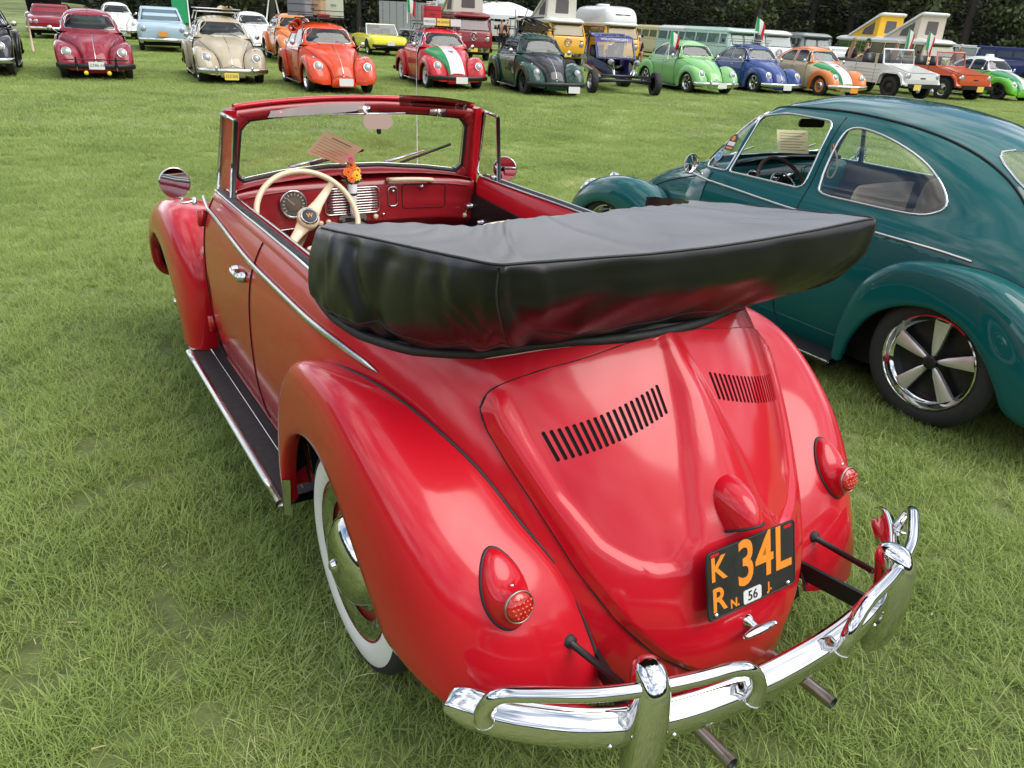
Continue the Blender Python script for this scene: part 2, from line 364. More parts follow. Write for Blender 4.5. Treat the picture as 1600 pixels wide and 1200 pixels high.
# ------------------------------------------------------------------ shared pieces
def recalc(me):
    bm = bmesh.new(); bm.from_mesh(me); bmesh.ops.remove_doubles(bm, verts=bm.verts, dist=1e-4); bmesh.ops.recalc_face_normals(bm, faces=bm.faces); bm.to_mesh(me); bm.free()
    me.polygons.foreach_set('use_smooth', [True]*len(me.polygons)); return me
def shell_part(name, mb, material, parent):
    me = recalc(mb.mesh(name)); me.materials.append(material); return link(name, me, parent)
RFG = fender_grid(RF_S, RF_E, RF_1, RF_2, 60, 26); FFG = fender_grid(FF_S, FF_E, FF_1, FF_2, 56, 24)
def sidewise(mb, name, material, parent, fn=None):
    a = mb.part(name, material, parent); return a, link(name, mirmesh(a.data), parent)
def top_open(x):
    return float(np.interp(x, [-1.54, -1.50, -1.40, -1.25, -1.08, -.95, -.87, -.70, -.5, .5], [1.036, 1.028, .998, .975, .966, .972, .985, 1.02, 1.03, 1.034]))
def revolve_tyre(b, r_out, r_in, w, prof_only=False):
    k = w/2; pr = [(-k*.75, r_in), (-k, r_in+.02), (-k*1.04, (r_in+r_out)/2), (-k*.96, r_out-.018), (-k*.78, r_out-.004), (-k*.3, r_out), (k*.3, r_out), (k*.78, r_out-.004), (k*.96, r_out-.018), (k*1.04, (r_in+r_out)/2), (k, r_in+.02), (k*.75, r_in)]
    return b.lathe(pr, seg=48)

def under_mb(b):
    b.box((-.0, 0, .27), (1.5, 1.10, .04)); b.box((-1.15, 0, .40), (1.2, .50, .22)); b.box((1.2, 0, .38), (.75, .50, .2))
    for s in (1, -1):      # wheel arch liners follow the seam of each wing
        for Sx, lo in ((RF_S, .26), (FF_S, .28)):
            P = spl(np.array(Sx), 24); b.grid(np.array([[(p[0], s*(p[1]-.012), p[2]-.01), (p[0], s*(p[1]-.06), p[2]-.03), (p[0]*.98, s*(p[1]-.10), lo)] for p in P]))
            b.grid(np.array([[(p[0], s*(p[1]-.008), p[2]-.012), (p[0]*.5+q[0]*.5, s*(p[1]*.5+q[1]*.5), (p[2]+q[2])/2-.015 if False else p[2]*.5+q[2]*.5), (q[0], s*(q[1]-.03), q[2]+.008)] for p, q in zip(P, spl(np.array(RF_E if Sx is RF_S else FF_E), 24))][(1 if Sx is RF_S else 4):-4]))
CAR = thing('red_convertible', 'red open convertible with its black top folded under a vinyl cover, closest to the viewer', 'car')
# ---- body
b = MB(); LB = lower_body(top_open); b.grid(LB); b.mirror()
body = shell_part('body', b, M['red'], CAR)
cowl = shell_part('front_body', front_body_mb(), M['red'], CAR)
fl, fr_ = sidewise(MB().grid(FFG), 'front_fender', M['red'], CAR)
rl, rr_ = sidewise(MB().grid(RFG), 'rear_fender', M['red'], CAR)
BV_RF = bvh_of([rl.data]); BV_BODY = bvh_of([body.data, cowl.data])
def seam_path(Sx, off=.004): return spl(np.array(Sx, float), 60)
for nm, Sx in (('fender_piping', RF_S), ('fender_piping', FF_S)):
    p = seam_path(Sx)+np.array([0, .006, .0]); both(nm, MB().tube(p, .0048, 6), M['rubber'], CAR)
# ---- dark structure beneath
b = MB()
under_mb(b)
b.part('underbody', M['dark'], CAR, flat=True)
# ---- engine lid
def make_lid(parent, pm, louvres=True):
    g = lid_grid(); lb = MB().grid(g)
    # folded edge going in
    edge = lid_loop(200); 
    me = recalc(lb.mesh('engine_lid'))
    if louvres:
        cut = MB()
        for s in (1, -1):
            for i in range(19):
                f = i/18; yt = .378+(.088-.378)*f; zt = .872+(.950-.872)*f; yb = yt-.016*(1-f)-.0; zb_ = zt-.056
                for y0, z0, y1, z1 in ((yt, zt, yb, zb_),):
                    a = Vector((tail_x(y0, z0), s*y0, z0)); c = Vector((tail_x(y1, z1), s*y1, z1)); n = tail_n(s*(y0+y1)/2, (z0+z1)/2)
                    w = n; v = (a-c).normalized(); u = v.cross(w).normalized(); L_ = (a-c).length; mid = (a+c)/2
                    mt = Matrix((u, v, w)).transposed().to_4x4(); mt.translation = mid-w*.03
                    pb = prism(rrect(.0092, L_, .0035, 3), mt, .08); cut.add(np.concatenate(pb.v), pb.f)
        me2 = boolean(me, cut, 'DIFFERENCE', solidify=.0035); bpy.data.meshes.remove(me) if me.users == 0 else None; me = me2
        me.polygons.foreach_set('use_smooth', [True]*len(me.polygons)); me.set_sharp_from_angle(angle=R(40))
    me.materials.clear(); me.materials.append(pm)
    lid = link('engine_lid', me, parent)
    # dark backing seen through slots and in the gap round the lid
    zs = np.linspace(.300, 1.0415, 60); G = []
    for z in zs:
        w = lid_w(z)+.004 if .303 < z < 1.038 else .06
        G.append([tuple(Vector((tail_x(u*w, z), u*w, z))+tail_n(u*w, z)*.0012) for u in np.linspace(-1, 1, 41)])
    MB().grid(np.array(G)).part('gap', M['dark'], lid)
    lp = lid_loop(160); MB().tube([tuple(Vector((tail_x(y, z), y, z))+tail_n(y, z)*.0035) for y, z in lp], .0026, 5, closed=True).part('shut_line', M['dark'], lid)
    return lid
lid = make_lid(CAR, M['red'])
# louvre lips: soft raised bead between slots
# ---- nose light over the plate
def plate_lamp(parent, pm):
    b = MB(); G = []
    base = Vector((tail_x(0, .698), 0, .698)); n = tail_n(0, .70); up = Vector((0, 0, 1)); up = (up-n*up.dot(n)).normalized(); side = up.cross(n)
    for t in np.linspace(0, 1, 18):          # from the top tip down to the overhanging snout
        h = .080-.135*t; w = .066*math.sin(min(1, (t*1.25+.02))**.6*math.pi*.5)*(1-.30*t); d = .075*math.sin(t**.8*math.pi*.62)+.008+.018*t
        ring = []
        for a in np.linspace(0, math.pi, 17):
            q = base+up*(h)+side*(w*math.cos(a))+n*(d*math.sin(a)**.8+.010); ring.append(tuple(q))
        G.append(ring)
    b.grid(np.array(G)); tip = [tuple(Vector(G[-1][i])) for i in range(17)]; b.add(tip, [tuple(range(17))])
    o = b.part('plate_lamp', pm, parent)
    rim = [Vector(r[0]) for r in G]+[Vector(q) for q in G[-1][1:-1]]+[Vector(r[-1]) for r in reversed(G)]
    MB().tube([tuple(q) for q in rim], .004, 6).part('gasket', M['rubber'], o); return o
plate_lamp(CAR, M['red'])
# ---- licence plate
pc = Vector((-1.932, 0, .588)); pn = Vector((-.965, 0, .26)).normalized(); pm_ = frame_of(pn); pm_.translation = pc
def plate_base(parent, mtx, w, h, m_, edge=None):
    pb = prism(rrect(w, h, .012), mtx, .0018); o = pb.part('licence_plate', m_, parent, flat=True)
    if edge:
        loop = [tuple(mtx @ Vector((x, y, .0018))) for x, y in rrect(w-.006, h-.006, .011)]; MB().tube(loop, .0016, 6, closed=True).part('plate_rim', edge, o)
    return o
pl = plate_base(CAR, pm_, .298, .170, M['plate_black'], M['plate_black'])
def ptxt(body_, u, v, size, mm, sx=1.0, bold=.0012, nm='plate_number'):
    t = text(nm, body_, size, mm, pl, pm_ @ Matrix.Translation((u, v, .0022)) @ Matrix.Diagonal((sx, 1, 1, 1)), .0010, off=bold); return t
ptxt('34L', .040, .020, .158, M['plate_orange'], .80, .0024)
ptxt('K', -.112, .036, .082, M['plate_orange'], .95, .0014); ptxt('R', -.112, -.040, .082, M['plate_orange'], .95, .0014)
ptxt('N.', -.062, -.064, .030, M['plate_orange'], 1, .0008, 'state_letters'); ptxt('J.', .056, -.061, .030, M['plate_orange'], 1, .0008, 'state_letters')
tm = pm_ @ Matrix.Translation((-.004, -.062, .002)); tb = prism(rrect(.060, .034, .006), tm, .002).part('year_tab', M['plate_white'], pl, flat=True)
text('year_number', '56', .034, M['black'], pl, tm @ Matrix.Translation((0, 0, .0025)), .0008)
for u, v in ((-.122, .074), (.122, .074), (-.122, -.074), (.122, -.074)):
    if v > 0: prism(rrect(.028, .008, .0038), pm_ @ Matrix.Translation((u, v, .0019)), .0006).part('bolt_slot', M['red'], pl, flat=True)
    else: MB().lathe([(.0, .006), (.004, .005), (.005, 0)], tuple(pm_ @ Vector((u, v, .001))), 'x', 10, -1).part('bolt', M['chrome'], pl)
# bracket behind the plate
MB().box((-1.893, 0, .58), (.035, .10, .08)).part('plate_bracket', M['red'], CAR, flat=True)
# ---- lid handle
b = MB(); hz = .448; hx = tail_x(0, hz)-.012
b.lathe([(0, .017), (.012, .015), (.02, .009), (.04, .009)], (hx, 0, hz), 'x', 16, -1)
G = [(hx-.045, y, hz+.004-.6*y*y) for y in np.linspace(-.052, .052, 15)]; b.tube(G, [.004+.0085*math.cos((i/14-.5)*2.4) for i in range(15)], 10, flat=.8)
b.part('lid_handle', M['chrome'], CAR)
# ---- tail lights
def tail_lamps(parent, pm):
    for s in (1, -1):
        loc, n, i, d = BV_RF.find_nearest(Vector((-1.722, .557, .590)))
        if loc is None: loc = Vector((-1.69, .548, .63)); n = Vector((-.8, .2, .5))
        n = n if n.x < 0 else -n; n = Vector((-.86, -.02, .51))
        up = Vector((0, 0, 1)); up = (up-n*up.dot(n)).normalized(); side = up.cross(n)
        ax = (n*.75+Vector((-.45, 0, -.05))).normalized(); lc = loc-up*.030+n*.050; fm3 = frame_of(ax).to_3x3(); G = []
        for t in np.linspace(0, 1, 16):
            ring = []
            for a in np.linspace(0, 2*math.pi, 40, endpoint=False):
                ca, sa = math.cos(a), math.sin(a); egg = 1-.20*max(0, sa)**1.5
                p0 = loc+side*(.052*ca*egg)+up*(.100*sa if sa > 0 else .082*sa)-n*.006
                loc2, n2, _, dd = BV_RF.find_nearest(p0)
                if loc2 is not None and t == 0: p0 = loc2
                p0 = loc2 if loc2 is not None else p0
                p3 = lc+fm3 @ Vector((.0365*ca*(1 if side.dot(fm3 @ Vector((1, 0, 0))) > 0 else -1), .0365*sa, 0))
                p1 = p0+n*(.026+.020*max(0, sa))-up*(.0*sa); p2 = p3-ax*(.022+.030*max(0, sa))+up*.006*sa
                ring.append(tuple((1-t)**3*p0+3*(1-t)**2*t*p1+3*(1-t)*t*t*p2+t**3*p3))
            G.append(ring)
        G = np.array(G)
        if s < 0: G = G*np.array([1, -1, 1]); lc = Vector((lc.x, -lc.y, lc.z)); ax = Vector((ax.x, -ax.y, ax.z)); fm3 = frame_of(ax).to_3x3()
        o = MB().grid(G, cv=True, flip=(s < 0)).part('tail_light', pm, parent); MB().tube(G[0], .0048, 6, closed=True).part('gasket', M['rubber'], o)
        MB().lathe([(-.004, .0365), (.002, .0372), (.0045, .0360), (.003, .034)], tuple(lc), 'z', 32, mtx=fm3).part('bezel', M['steel'], o)
        MB().lathe([(.002, .0335), (.008, .030), (.013, .018), (.0150, .0)], tuple(lc), 'z', 32, mtx=fm3).part('lens', M['lens_red'], o)
        db = MB()
        for i in range(-2, 3):
            for j in range(-2, 3):
                if i*i+j*j > 6: continue
                x, y = i*.0105+(j % 2)*.005, j*.0105; q = fm3 @ Vector((x, y, .0125-(x*x+y*y)*7))+lc
                db.lathe([(0, .0045), (.003, .003), (.0035, 0)], tuple(q), 'z', 6, mtx=fm3)
        o2 = db.part('reflector_beads', mat('bright_red_bead', (.55, .03, .01), .2, coat=1) if 'bright_red_bead' not in bpy.data.materials else bpy.data.materials['bright_red_bead'], o); o2['kind'] = 'stuff'
        sc = Vector(G[13][10])
        MB().lathe([(-.004, .0045), (.002, .0045), (.003, 0)], tuple(sc), 'z', 8, mtx=fm3).part('screw', M['chrome'], o)
tail_lamps(CAR, M['red'])
# ---- running boards
for s in (1, -1):
    b = MB(); xs = np.linspace(.735, -.665, 12); prof = [(.60, .262), (.605, .268), (.62, .2705), (.745, .262), (.752, .255), (.752, .235), (.60, .235)]
    b.grid(np.array([[(x, s*y, z) for y, z in prof] for x in xs])); o = b.part('running_board', M['rubber'], CAR, flat=True)
    for k in range(9):
        y = .692+.0065*k; MB().tube([(x, s*y, .2665-.07*(y-.62)) for x in (.72, -.65)], .0022, 5).part('rib', M['rubber'], o)
    MB().tube([(x, s*.756, .254) for x in np.linspace(.74, -.67, 10)], .017, 10, flat=.8).part('edge_trim', M['alu'], o)
    MB().tube([(x, s*.668, .2695) for x in np.linspace(.70, -.64, 10)], .0028, 6).part('inner_trim', M['alu'], o)
    # stone guard on the front edge of the rear fender
    g = MB(); gx = [(-.672, .70), (-.700, .748), (-.728, .757), (-.742, .735)]
    g.grid(np.array([[(x-.012*(z > .35), s*(y+.007), z) for x, y in gx] for z in (.245, .30, .36, .385)])); g.part('stone_guard', M['alu'], CAR)
# ---- doors: seams, hinges, handle, trim strips
def yb(z): return side_y(z)+.0015
for s in (1, -1):
    seam = [(-.255, 1.03), (-.24, .95), (-.215, .87), (-.185, .70), (-.165, .50), (-.17, .36), (-.20, .32), (-.30, .305)]
    p = spl(np.array(seam), 40)[:33]; MB().tube([(x-.02, s*yb(z), z) for x, z in p], .0024, 5).part('door_seam', M['dark'], CAR)
    fseam = [(.44, 1.02), (.455, .9), (.47, .7), (.475, .45), (.47, .30)]; p = spl(np.array(fseam), 24); MB().tube([(x, s*yb(z), z) for x, z in p], .0024, 5).part('door_seam', M['dark'], CAR)
    MB().tube([(x, s*(side_y(.315)+.001), .313) for x in np.linspace(.46, -.62, 12)], .003, 5).part('sill_seam', M['red_in'], CAR)
    strip = [(.62, .985), (.45, .975), (.20, .962), (-.2, .938), (-.6, .935), (-.95, .935), (-1.10, .925), (-1.19, .913)]
    p = spl(np.array(strip), 50); th = []
    for x, z in p:
        if x > -.75: y = side_y(z) if x < .44 else side_y(z)-.0+(-.02*(x-.44)/.2)
        else:
            r = row(z); y = r[1]*(1-min(1, (r[6]-x)/(r[6]-r[5]))**r[7])**(1/r[7])
        th.append((x, s*(y+.006), z))
    MB().tube(th, [.0105*(1 if i < 46 else (50-i)/4.5) for i in range(50)], 8, flat=.62, up=(0, 1, 0)).part('belt_strip', M['alu'], CAR)
    if s > 0: strip_pts = th
    for z in (.93, .47):
        b = MB(); b.box((.492, s*(side_y(z)+.006), z), (.035, .035, .062)); b.part('hinge', M['red'], CAR)
    # door handle
    b = MB(); hx, hz = -.12, .872; y0 = side_y(hz)
    b.lathe([(0, .014), (.022, .011)], (hx+.055, s*y0, hz), 'y', 12, s); b.lathe([(0, .019), (.012, .019), (.03, .014), (.033, 0)], (hx-.055, s*y0, hz), 'y', 16, s)
    b.tube([(hx+.065, s*(y0+.022), hz), (hx+.04, s*(y0+.028), hz+.003), (hx, s*(y0+.030), hz+.004), (hx-.045, s*(y0+.028), hz+.002), (hx-.068, s*(y0+.023), hz)], [.005, .008, .010, .010, .006], 10)
    b.part('door_handle', M['chrome'], CAR)
    # top rail of the door: chrome lip, black window channel, chrome lip
    q = [(.42, 1.038), (.1, 1.036), (-.25, 1.038), (-.60, 1.036), (-.80, 1.030)]; p = spl(np.array(q), 20)
    b = MB(); b.grid(np.array([[(x, s*yy, z+dz) for yy, dz in ((.640, -.022), (.634, .004), (.625, .010), (.585, .010), (.572, -.002), (.572, -.10))] for x, z in p])); b.part('rail', M['red'], CAR)
    MB().tube([(x, s*.629, z+.014) for x, z in p], .0055, 8).part('rail_trim', M['chrome'], CAR)
    b = MB(); b.grid(np.array([[(x, s*yy, z+dz) for yy, dz in ((.622, .012), (.619, .019), (.612, .020), (.610, .014), (.607, .014), (.606, .018), (.601, .017), (.600, .010))] for x, z in p])); b.part('window_channel', M['rubber'], CAR)
    MB().tube([(x, s*.583, z+.014) for x, z in p], .0045, 8).part('rail_trim', M['alu'], CAR)
# ---- windscreen and its frame
def ws(u, v, off=0):
    x = (.615-.115*u*u)+((.462-.050*u*u)-(.615-.115*u*u))*v; y = u*(.560-.028*v); z = (1.070-.040*u*u)+((1.372-.030*u*u)-(1.070-.040*u*u))*v
    return Vector((x, y, z))+Vector((-.86, 0, -.42)).normalized()*off
def ring_uv(w, h, r, n): # outline in metric units about the centre of the screen
    return spl(np.array(rrect(w, h, r, 4)), n, closed=True)
def uv_of(px, py): return px/.546, .5+py/.345
N_ = 96; inner = ring_uv(1.035, .285, .055, N_); outer = ring_uv(1.115, .378, .045, N_)
def fr_ring(ring, off, k=0): return [tuple(ws(*uv_of(a, b_), off)) for a, b_ in ring]
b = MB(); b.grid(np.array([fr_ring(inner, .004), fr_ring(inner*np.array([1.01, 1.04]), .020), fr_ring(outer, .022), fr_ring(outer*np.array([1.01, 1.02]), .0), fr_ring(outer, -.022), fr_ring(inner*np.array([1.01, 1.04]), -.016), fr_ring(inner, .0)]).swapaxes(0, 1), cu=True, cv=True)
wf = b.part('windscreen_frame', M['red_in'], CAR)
b = MB().tube(fr_ring(inner*np.array([.998, .99]), .007), .0075, 8, closed=True); b.part('windscreen_seal', M['rubber'], wf)
MB().tube(fr_ring(inner*np.array([.985, .95]), -.005), .003, 6, closed=True).part('windscreen_trim', M['chrome'], wf)
G = [[tuple(ws(*uv_of(a, b_), 0)) for a in np.linspace(-.515, .515, 25)] for b_ in np.linspace(-.142, .142, 9)]; MB().grid(np.array(G)).part('windscreen', M['glass'], wf)
# header top cap (bright red upper edge) and latches
pth = [tuple(ws(u, 1.045, -.004)+Vector((-.002, 0, .012))) for u in np.linspace(-1.0, 1.0, 40)]; MB().tube(pth, .016, 8, flat=.6).part('header_cap', M['red'], wf)
for u in (-.80, .80):
    q = ws(u*.83, .985, .030); b = MB(); b.box(tuple(q), (.016, .075, .026)); b.tube([tuple(q+Vector((-.01, .0, .0))), tuple(q+Vector((-.03, .0, -.01)))], .006, 8); b.part('header_latch', M['steel'], wf)
    q = q+Vector((-.014, 0, 0)); MB().box(tuple(q), (.012, .012, .03)).part('latch_hook', M['chrome'], wf)
# pillars down to the body
for s in (1, -1):
    b = MB(); G = []
    for v in np.linspace(-.55, 1.06, 12):
        c = ws(1.03, v); c.y += .004; c.x -= .01*max(0, -v); w = .030+.014*max(0, .2-v); G.append([(c.x+dx, s*(c.y+dy), c.z) for dx, dy in ((w, -.02), (w*.8, .016), (-w*.6, .02), (-w*1.1, .006), (-w*1.1, -.022), (0, -.03))])
    b.grid(np.array(G), cv=True); b.add(G[-1], [tuple(range(6))]); b.part('pillar', M['red'], CAR, sharp=50)
# ---- vent windows
for s in (1, -1):
    q = [(.268, .602, 1.045), (.248, .568, 1.338), (.385, .582, 1.345), (.475, .604, 1.065), (.455, .606, 1.045)]; q = [(x, s*y, z) for x, y, z in q]
    b = MB().tube([q[0], q[1]], .0095, 8); b.tube([q[1], q[2]], .0075, 8); b.tube([q[2], q[3], q[4]], .0065, 8); b.tube([q[4], q[0]], .007, 8); o = b.part('vent_window', M['chrome'], CAR)
    off = np.array([-.008, -.002*s, 0]); MB().tube([np.array(q[0])+off, np.array(q[1])+off], .008, 8).part('seal', M['rubber'], o)
    off = np.array([.008, -.004*s, 0]); MB().tube([np.array(q[2])+off, np.array(q[3])+off], .009, 8).part('seal', M['rubber'], o)
    MB().add(q, [tuple(range(5))]).part('pane', M['glass'], o, flat=True)
    MB().box((.30, s*.588, 1.065), (.028, .02, .016)).part('vent_catch', M['chrome'], o)
# ---- side mirrors
MIRR = mat('mirror_glass', (.5, .5, .52), .02, 1)
for s in (1, -1):
    b = MB(); a = Vector((.492, s*.70, .985)); c = Vector((.545, .757, 1.066)) if s > 0 else Vector((.50, -.775, 1.06))
    b.lathe([(0, .010), (.03, .010), (.03, 0)], tuple(a), 'z', 10); b.tube(spl(np.array([a+Vector((0, 0, .015)), a+Vector((0, s*.05, .01)), c+Vector((.03, -s*.03, -.06)), c+Vector((.02, 0, -.02))]), 14), .0048, 8)
    o = b.part('side_mirror', M['chrome'], CAR); fm = frame_of(Vector((-1, (-.06 if s > 0 else 1.05), .06))).to_3x3()
    MB().lathe([(-.022, 0), (-.018, .03), (-.008, .056), (.0, .0615), (.003, .0605), (.003, .057)], tuple(c), 'z', 32, mtx=fm).part('mirror_shell', M['chrome'], o)
    MB().lathe([(.0022, .058), (.0024, .0)], tuple(c), 'z', 32, mtx=fm).part('mirror_face', MIRR, o)
# ---- inside mirror, sun visors, wipers
b = MB(); q = ws(-.03, .97, .03); b.box(tuple(q), (.02, .05, .035)); b.tube([tuple(q), tuple(q+Vector((-.07, 0, -.02))), (.33, -.03, 1.325)], .006, 8); b.tube([(q.x-.02, -.20, q.z-.012), (q.x-.02, .14, q.z-.014)], .004, 8); o = b.part('inside_mirror', M['chrome'], CAR)
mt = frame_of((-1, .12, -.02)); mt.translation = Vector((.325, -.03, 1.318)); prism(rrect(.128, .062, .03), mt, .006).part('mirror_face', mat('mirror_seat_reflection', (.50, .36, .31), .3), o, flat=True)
MB().lathe([(0, .011), (.02, .008), (.022, 0)], (.325, -.035, 1.288), 'z', 10, -1).part('mirror_knob', M['rubber'], o)
VIS = glassmat('tinted_visor_plastic', (.34, .05, .05), 1.5, .05); VISB = glassmat('smoked_visor_plastic', (.10, .04, .03), 1.5, .04)
def sheet(pts, th=.004):
    P = np.array(pts, float); return MB().grid(net(P, 8, 14))
sheet([[(.36, .40, 1.358), (.35, .24, 1.380), (.345, .06, 1.392), (.345, .01, 1.394)], [(.345, .42, 1.335), (.335, .24, 1.345), (.33, .08, 1.357), (.335, .03, 1.368)]]).part('sun_visor', VIS, CAR)
sheet([[(.30, -.12, 1.425), (.30, -.25, 1.420), (.31, -.38, 1.408), (.33, -.50, 1.388)], [(.35, -.14, 1.403), (.345, -.25, 1.405), (.345, -.38, 1.398), (.36, -.49, 1.378)], [(.39, -.16, 1.372), (.385, -.27, 1.366), (.38, -.38, 1.360), (.385, -.485, 1.352)]]).part('sun_visor', VISB, CAR)
for (p0, p1, p2, p3) in (((.655, .255, 1.088), (.66, .10, 1.118), (.655, .16, 1.095), (.64, -.09, 1.152)), ((.665, -.205, 1.090), (.64, -.40, 1.140), (.655, -.28, 1.085), (.625, -.535, 1.168))):
    b = MB(); b.tube([p0, p1], [.016, .008], 6, flat=.5); o = b.part('wiper', M['alu'], CAR); MB().tube([p2, p3], .0065, 6).part('wiper_blade', M['rubber'], o)
# ---- dashboard
def dash(y, t, off=0):   # t from the screen seal down to the bottom edge
    xs = np.interp(t, [0, .12, .22, .32, .6, .85, 1], [.59, .52, .468, .452, .446, .450, .475]); zs = np.interp(t, [0, .12, .22, .32, .6, .85, 1], [1.066, 1.068, 1.055, 1.028, .94, .868, .845])
    return Vector((xs-.10*(y/.56)**2*(1 if t < .12 else max(0, .5-t))-off, y, zs-.03*(y/.56)**4))
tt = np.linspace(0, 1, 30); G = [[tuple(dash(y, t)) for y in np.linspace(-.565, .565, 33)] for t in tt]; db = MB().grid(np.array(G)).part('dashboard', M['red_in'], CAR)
def dface(y, z, off=.004):
    t = np.interp(z, [.845, .868, .94, 1.028, 1.055], [1, .85, .6, .32, .22]); return dash(y, t, off)
def dplate(y, z, w, h, r, dep, off=0):
    mt = frame_of((-1, 0, .07)); mt.translation = dface(y, z, off); return prism(rrect(w, h, r), mt, dep), mt
MB().lathe([(0, .060), (.008, .061), (.013, .057), (.010, .052)], tuple(dface(.313, .975)), 'x', 36, -1).part('speedometer', M['chrome'], db)
g = MB().lathe([(.006, .053), (.007, 0)], tuple(dface(.313, .975)), 'x', 32, -1).part('gauge_face', mat('gauge_grey', (.10, .10, .09), .4), db)
MB().lathe([(.008, .030), (.009, 0)], tuple(dface(.313, .975)), 'x', 28, -1).part('gauge_centre', M['steel'], db)
for a in range(-130, 131, 20):
    q = dface(.313, .975, .012); c_, s_ = math.sin(R(a)), math.cos(R(a)); MB().box((q.x, q.y-c_*.044, q.z+s_*.044), (.001, .003, .011), Matrix.Rotation(R(a), 3, 'X')).part('gauge_mark', M['cream'], db, flat=True)
q = dface(.313, .975, .014); MB().box((q.x, q.y+.012, q.z+.012), (.001, .002, .04), Matrix.Rotation(R(-45), 3, 'X')).part('gauge_needle', M['cream'], db, flat=True)
# grille
for i in range(9):
    z = 1.014-.0115*i; w = .232-.012*(abs(i-4)/4)**3
    MB().tube([tuple(dface(.047+w/2-w*f, z, .007)) for f in np.linspace(0, 1, 8)], .0032, 6).part('grille_bar', M['alu'], db)
MB().tube([tuple(dface(.047+a, .968+c_, .007)) for a, c_ in rrect(.255, .112, .022)], .0036, 6, closed=True).part('grille_frame', M['chrome'], db)
prism(rrect(.25, .108, .02), (lambda mt: mt)(Matrix.Translation(dface(.047, .968, .001)) @ frame_of((-1, 0, .07))), .002).part('grille_back', M['red_in'], db, flat=True)
MB().tube([tuple(dface(-.148+a, .975+c_, .004)) for a, c_ in rrect(.044, .085, .016)], .003, 6, closed=True).part('ashtray_frame', M['chrome'], db)
MB().lathe([(0, .008), (.012, .006), (.013, 0)], tuple(dface(-.148, 1.0, .002)), 'x', 10, -1).part('ashtray_pull', M['chrome'], db)
MB().tube([tuple(dface(-.305+a, .972+c_, .001)) for a, c_ in rrect(.22, .108, .018)], .0022, 5, closed=True).part('glovebox_seam', M['dark'], db)
MB().lathe([(0, .010), (.012, .008), (.013, 0)], tuple(dface(-.29, 1.015, .002)), 'x', 12, -1).part('glovebox_lock', M['chrome'], db)
MB().tube(spl(np.array([tuple(dface(-.128, 1.05, .012)), tuple(dface(-.14, 1.062, .045)), tuple(dface(-.23, 1.060, .052)), tuple(dface(-.325, 1.050, .045)), tuple(dface(-.335, 1.04, .012))]), 24), [.010]*24, 10).part('grab_handle', M['cream'], db)
pb, mt = dplate(.048, .885, .128, .042, .012, .010); rd = pb.part('radio', M['chrome'], db, flat=True)
prism(rrect(.075, .020, .004), mt @ Matrix.Translation((0, 0, .0105)), .001).part('radio_dial', M['black'], rd, flat=True)
for u in (-.052, .052): MB().lathe([(0, .010), (.014, .009), (.015, 0)], tuple(mt @ Vector((u, -.006, .01))), 'x', 12, -1).part('radio_knob', M['black'], rd)
for y, z in ((-.056, .893), (.165, .885), (.20, .882), (.235, .88)): MB().lathe([(0, .006), (.012, .006), (.014, .012), (.022, .012), (.026, .006), (.026, 0)], tuple(dface(y, z, 0)), 'x', 14, -1).part('knob', M['cream'], db)
MB().lathe([(0, .007), (.010, .006), (.010, 0)], tuple(dface(-.10, .897, 0)), 'x', 10, -1).part('ignition_lock', M['chrome'], db)
MB().tube([tuple(dface(y, 1.03, .002)) for y in np.linspace(.53, -.53, 20)], .0035, 6).part('dash_crease', M['red_in'], db)
MB().tube([tuple(dface(y, .868, .003)) for y in np.linspace(.50, .25, 6)], .0025, 6).part('dash_strip', M['alu'], db)
# ---- cabin
b = MB(); b.box((0, 0, .30), (1.7, 1.1, .03)); b.box((.68, 0, .60), (.03, 1.1, .6)); b.part('floor_carpet', M['carpet'], CAR, flat=True)
b = MB(); G = []
for a in np.linspace(0, math.pi, 16): G.append([(.60, -.26+.20*math.cos(a)*1.0, .62+.24*math.sin(a)**.7), (.58, -.26+.19*math.cos(a), .61+.23*math.sin(a)**.7), (.58, -.26, .60)])
b.grid(np.array(G)); b.part('kick_panel', M['carpet'], CAR); MB().tube([tuple(np.array(g[0])+np.array([-.01, 0, 0])) for g in G], .005, 6).part('kick_panel_edge', M['beige'], CAR)
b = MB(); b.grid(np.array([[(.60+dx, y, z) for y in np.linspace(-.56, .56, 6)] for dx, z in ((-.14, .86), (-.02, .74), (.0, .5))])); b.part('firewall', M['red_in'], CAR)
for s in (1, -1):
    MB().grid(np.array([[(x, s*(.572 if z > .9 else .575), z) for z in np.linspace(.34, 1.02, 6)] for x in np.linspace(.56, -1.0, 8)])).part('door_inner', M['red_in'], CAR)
    poly = [(.50, .40), (.50, .955), (.46, .965), (.10, .945), (-.12, .93), (-.22, .925), (-.22, .40)]
    mt = Matrix(((1, 0, 0, 0), (0, 0, s*-1.0, s*.571), (0, 1, 0, 0), (0, 0, 0, 1)))
    prism(poly, mt, .012).part('door_card', M['black'], CAR, flat=True)
    for x, z in ((.44, .905), (.33, .850)):
        b = MB(); b.lathe([(0, .014), (.012, .012), (.014, .009), (.03, .009), (.03, 0)], (x, s*.559, z), 'y', 14, -s); b.tube([(x, s*.535, z), (x+.01, s*.53, z-.05)], .006, 8); b.part('door_crank', M['chrome'], CAR)
        MB().lathe([(0, .011), (.016, .013), (.02, .006), (.02, 0)], (x+.012, s*.535, z-.045), 'y', 12, -s).part('crank_knob', M['cream'], CAR)
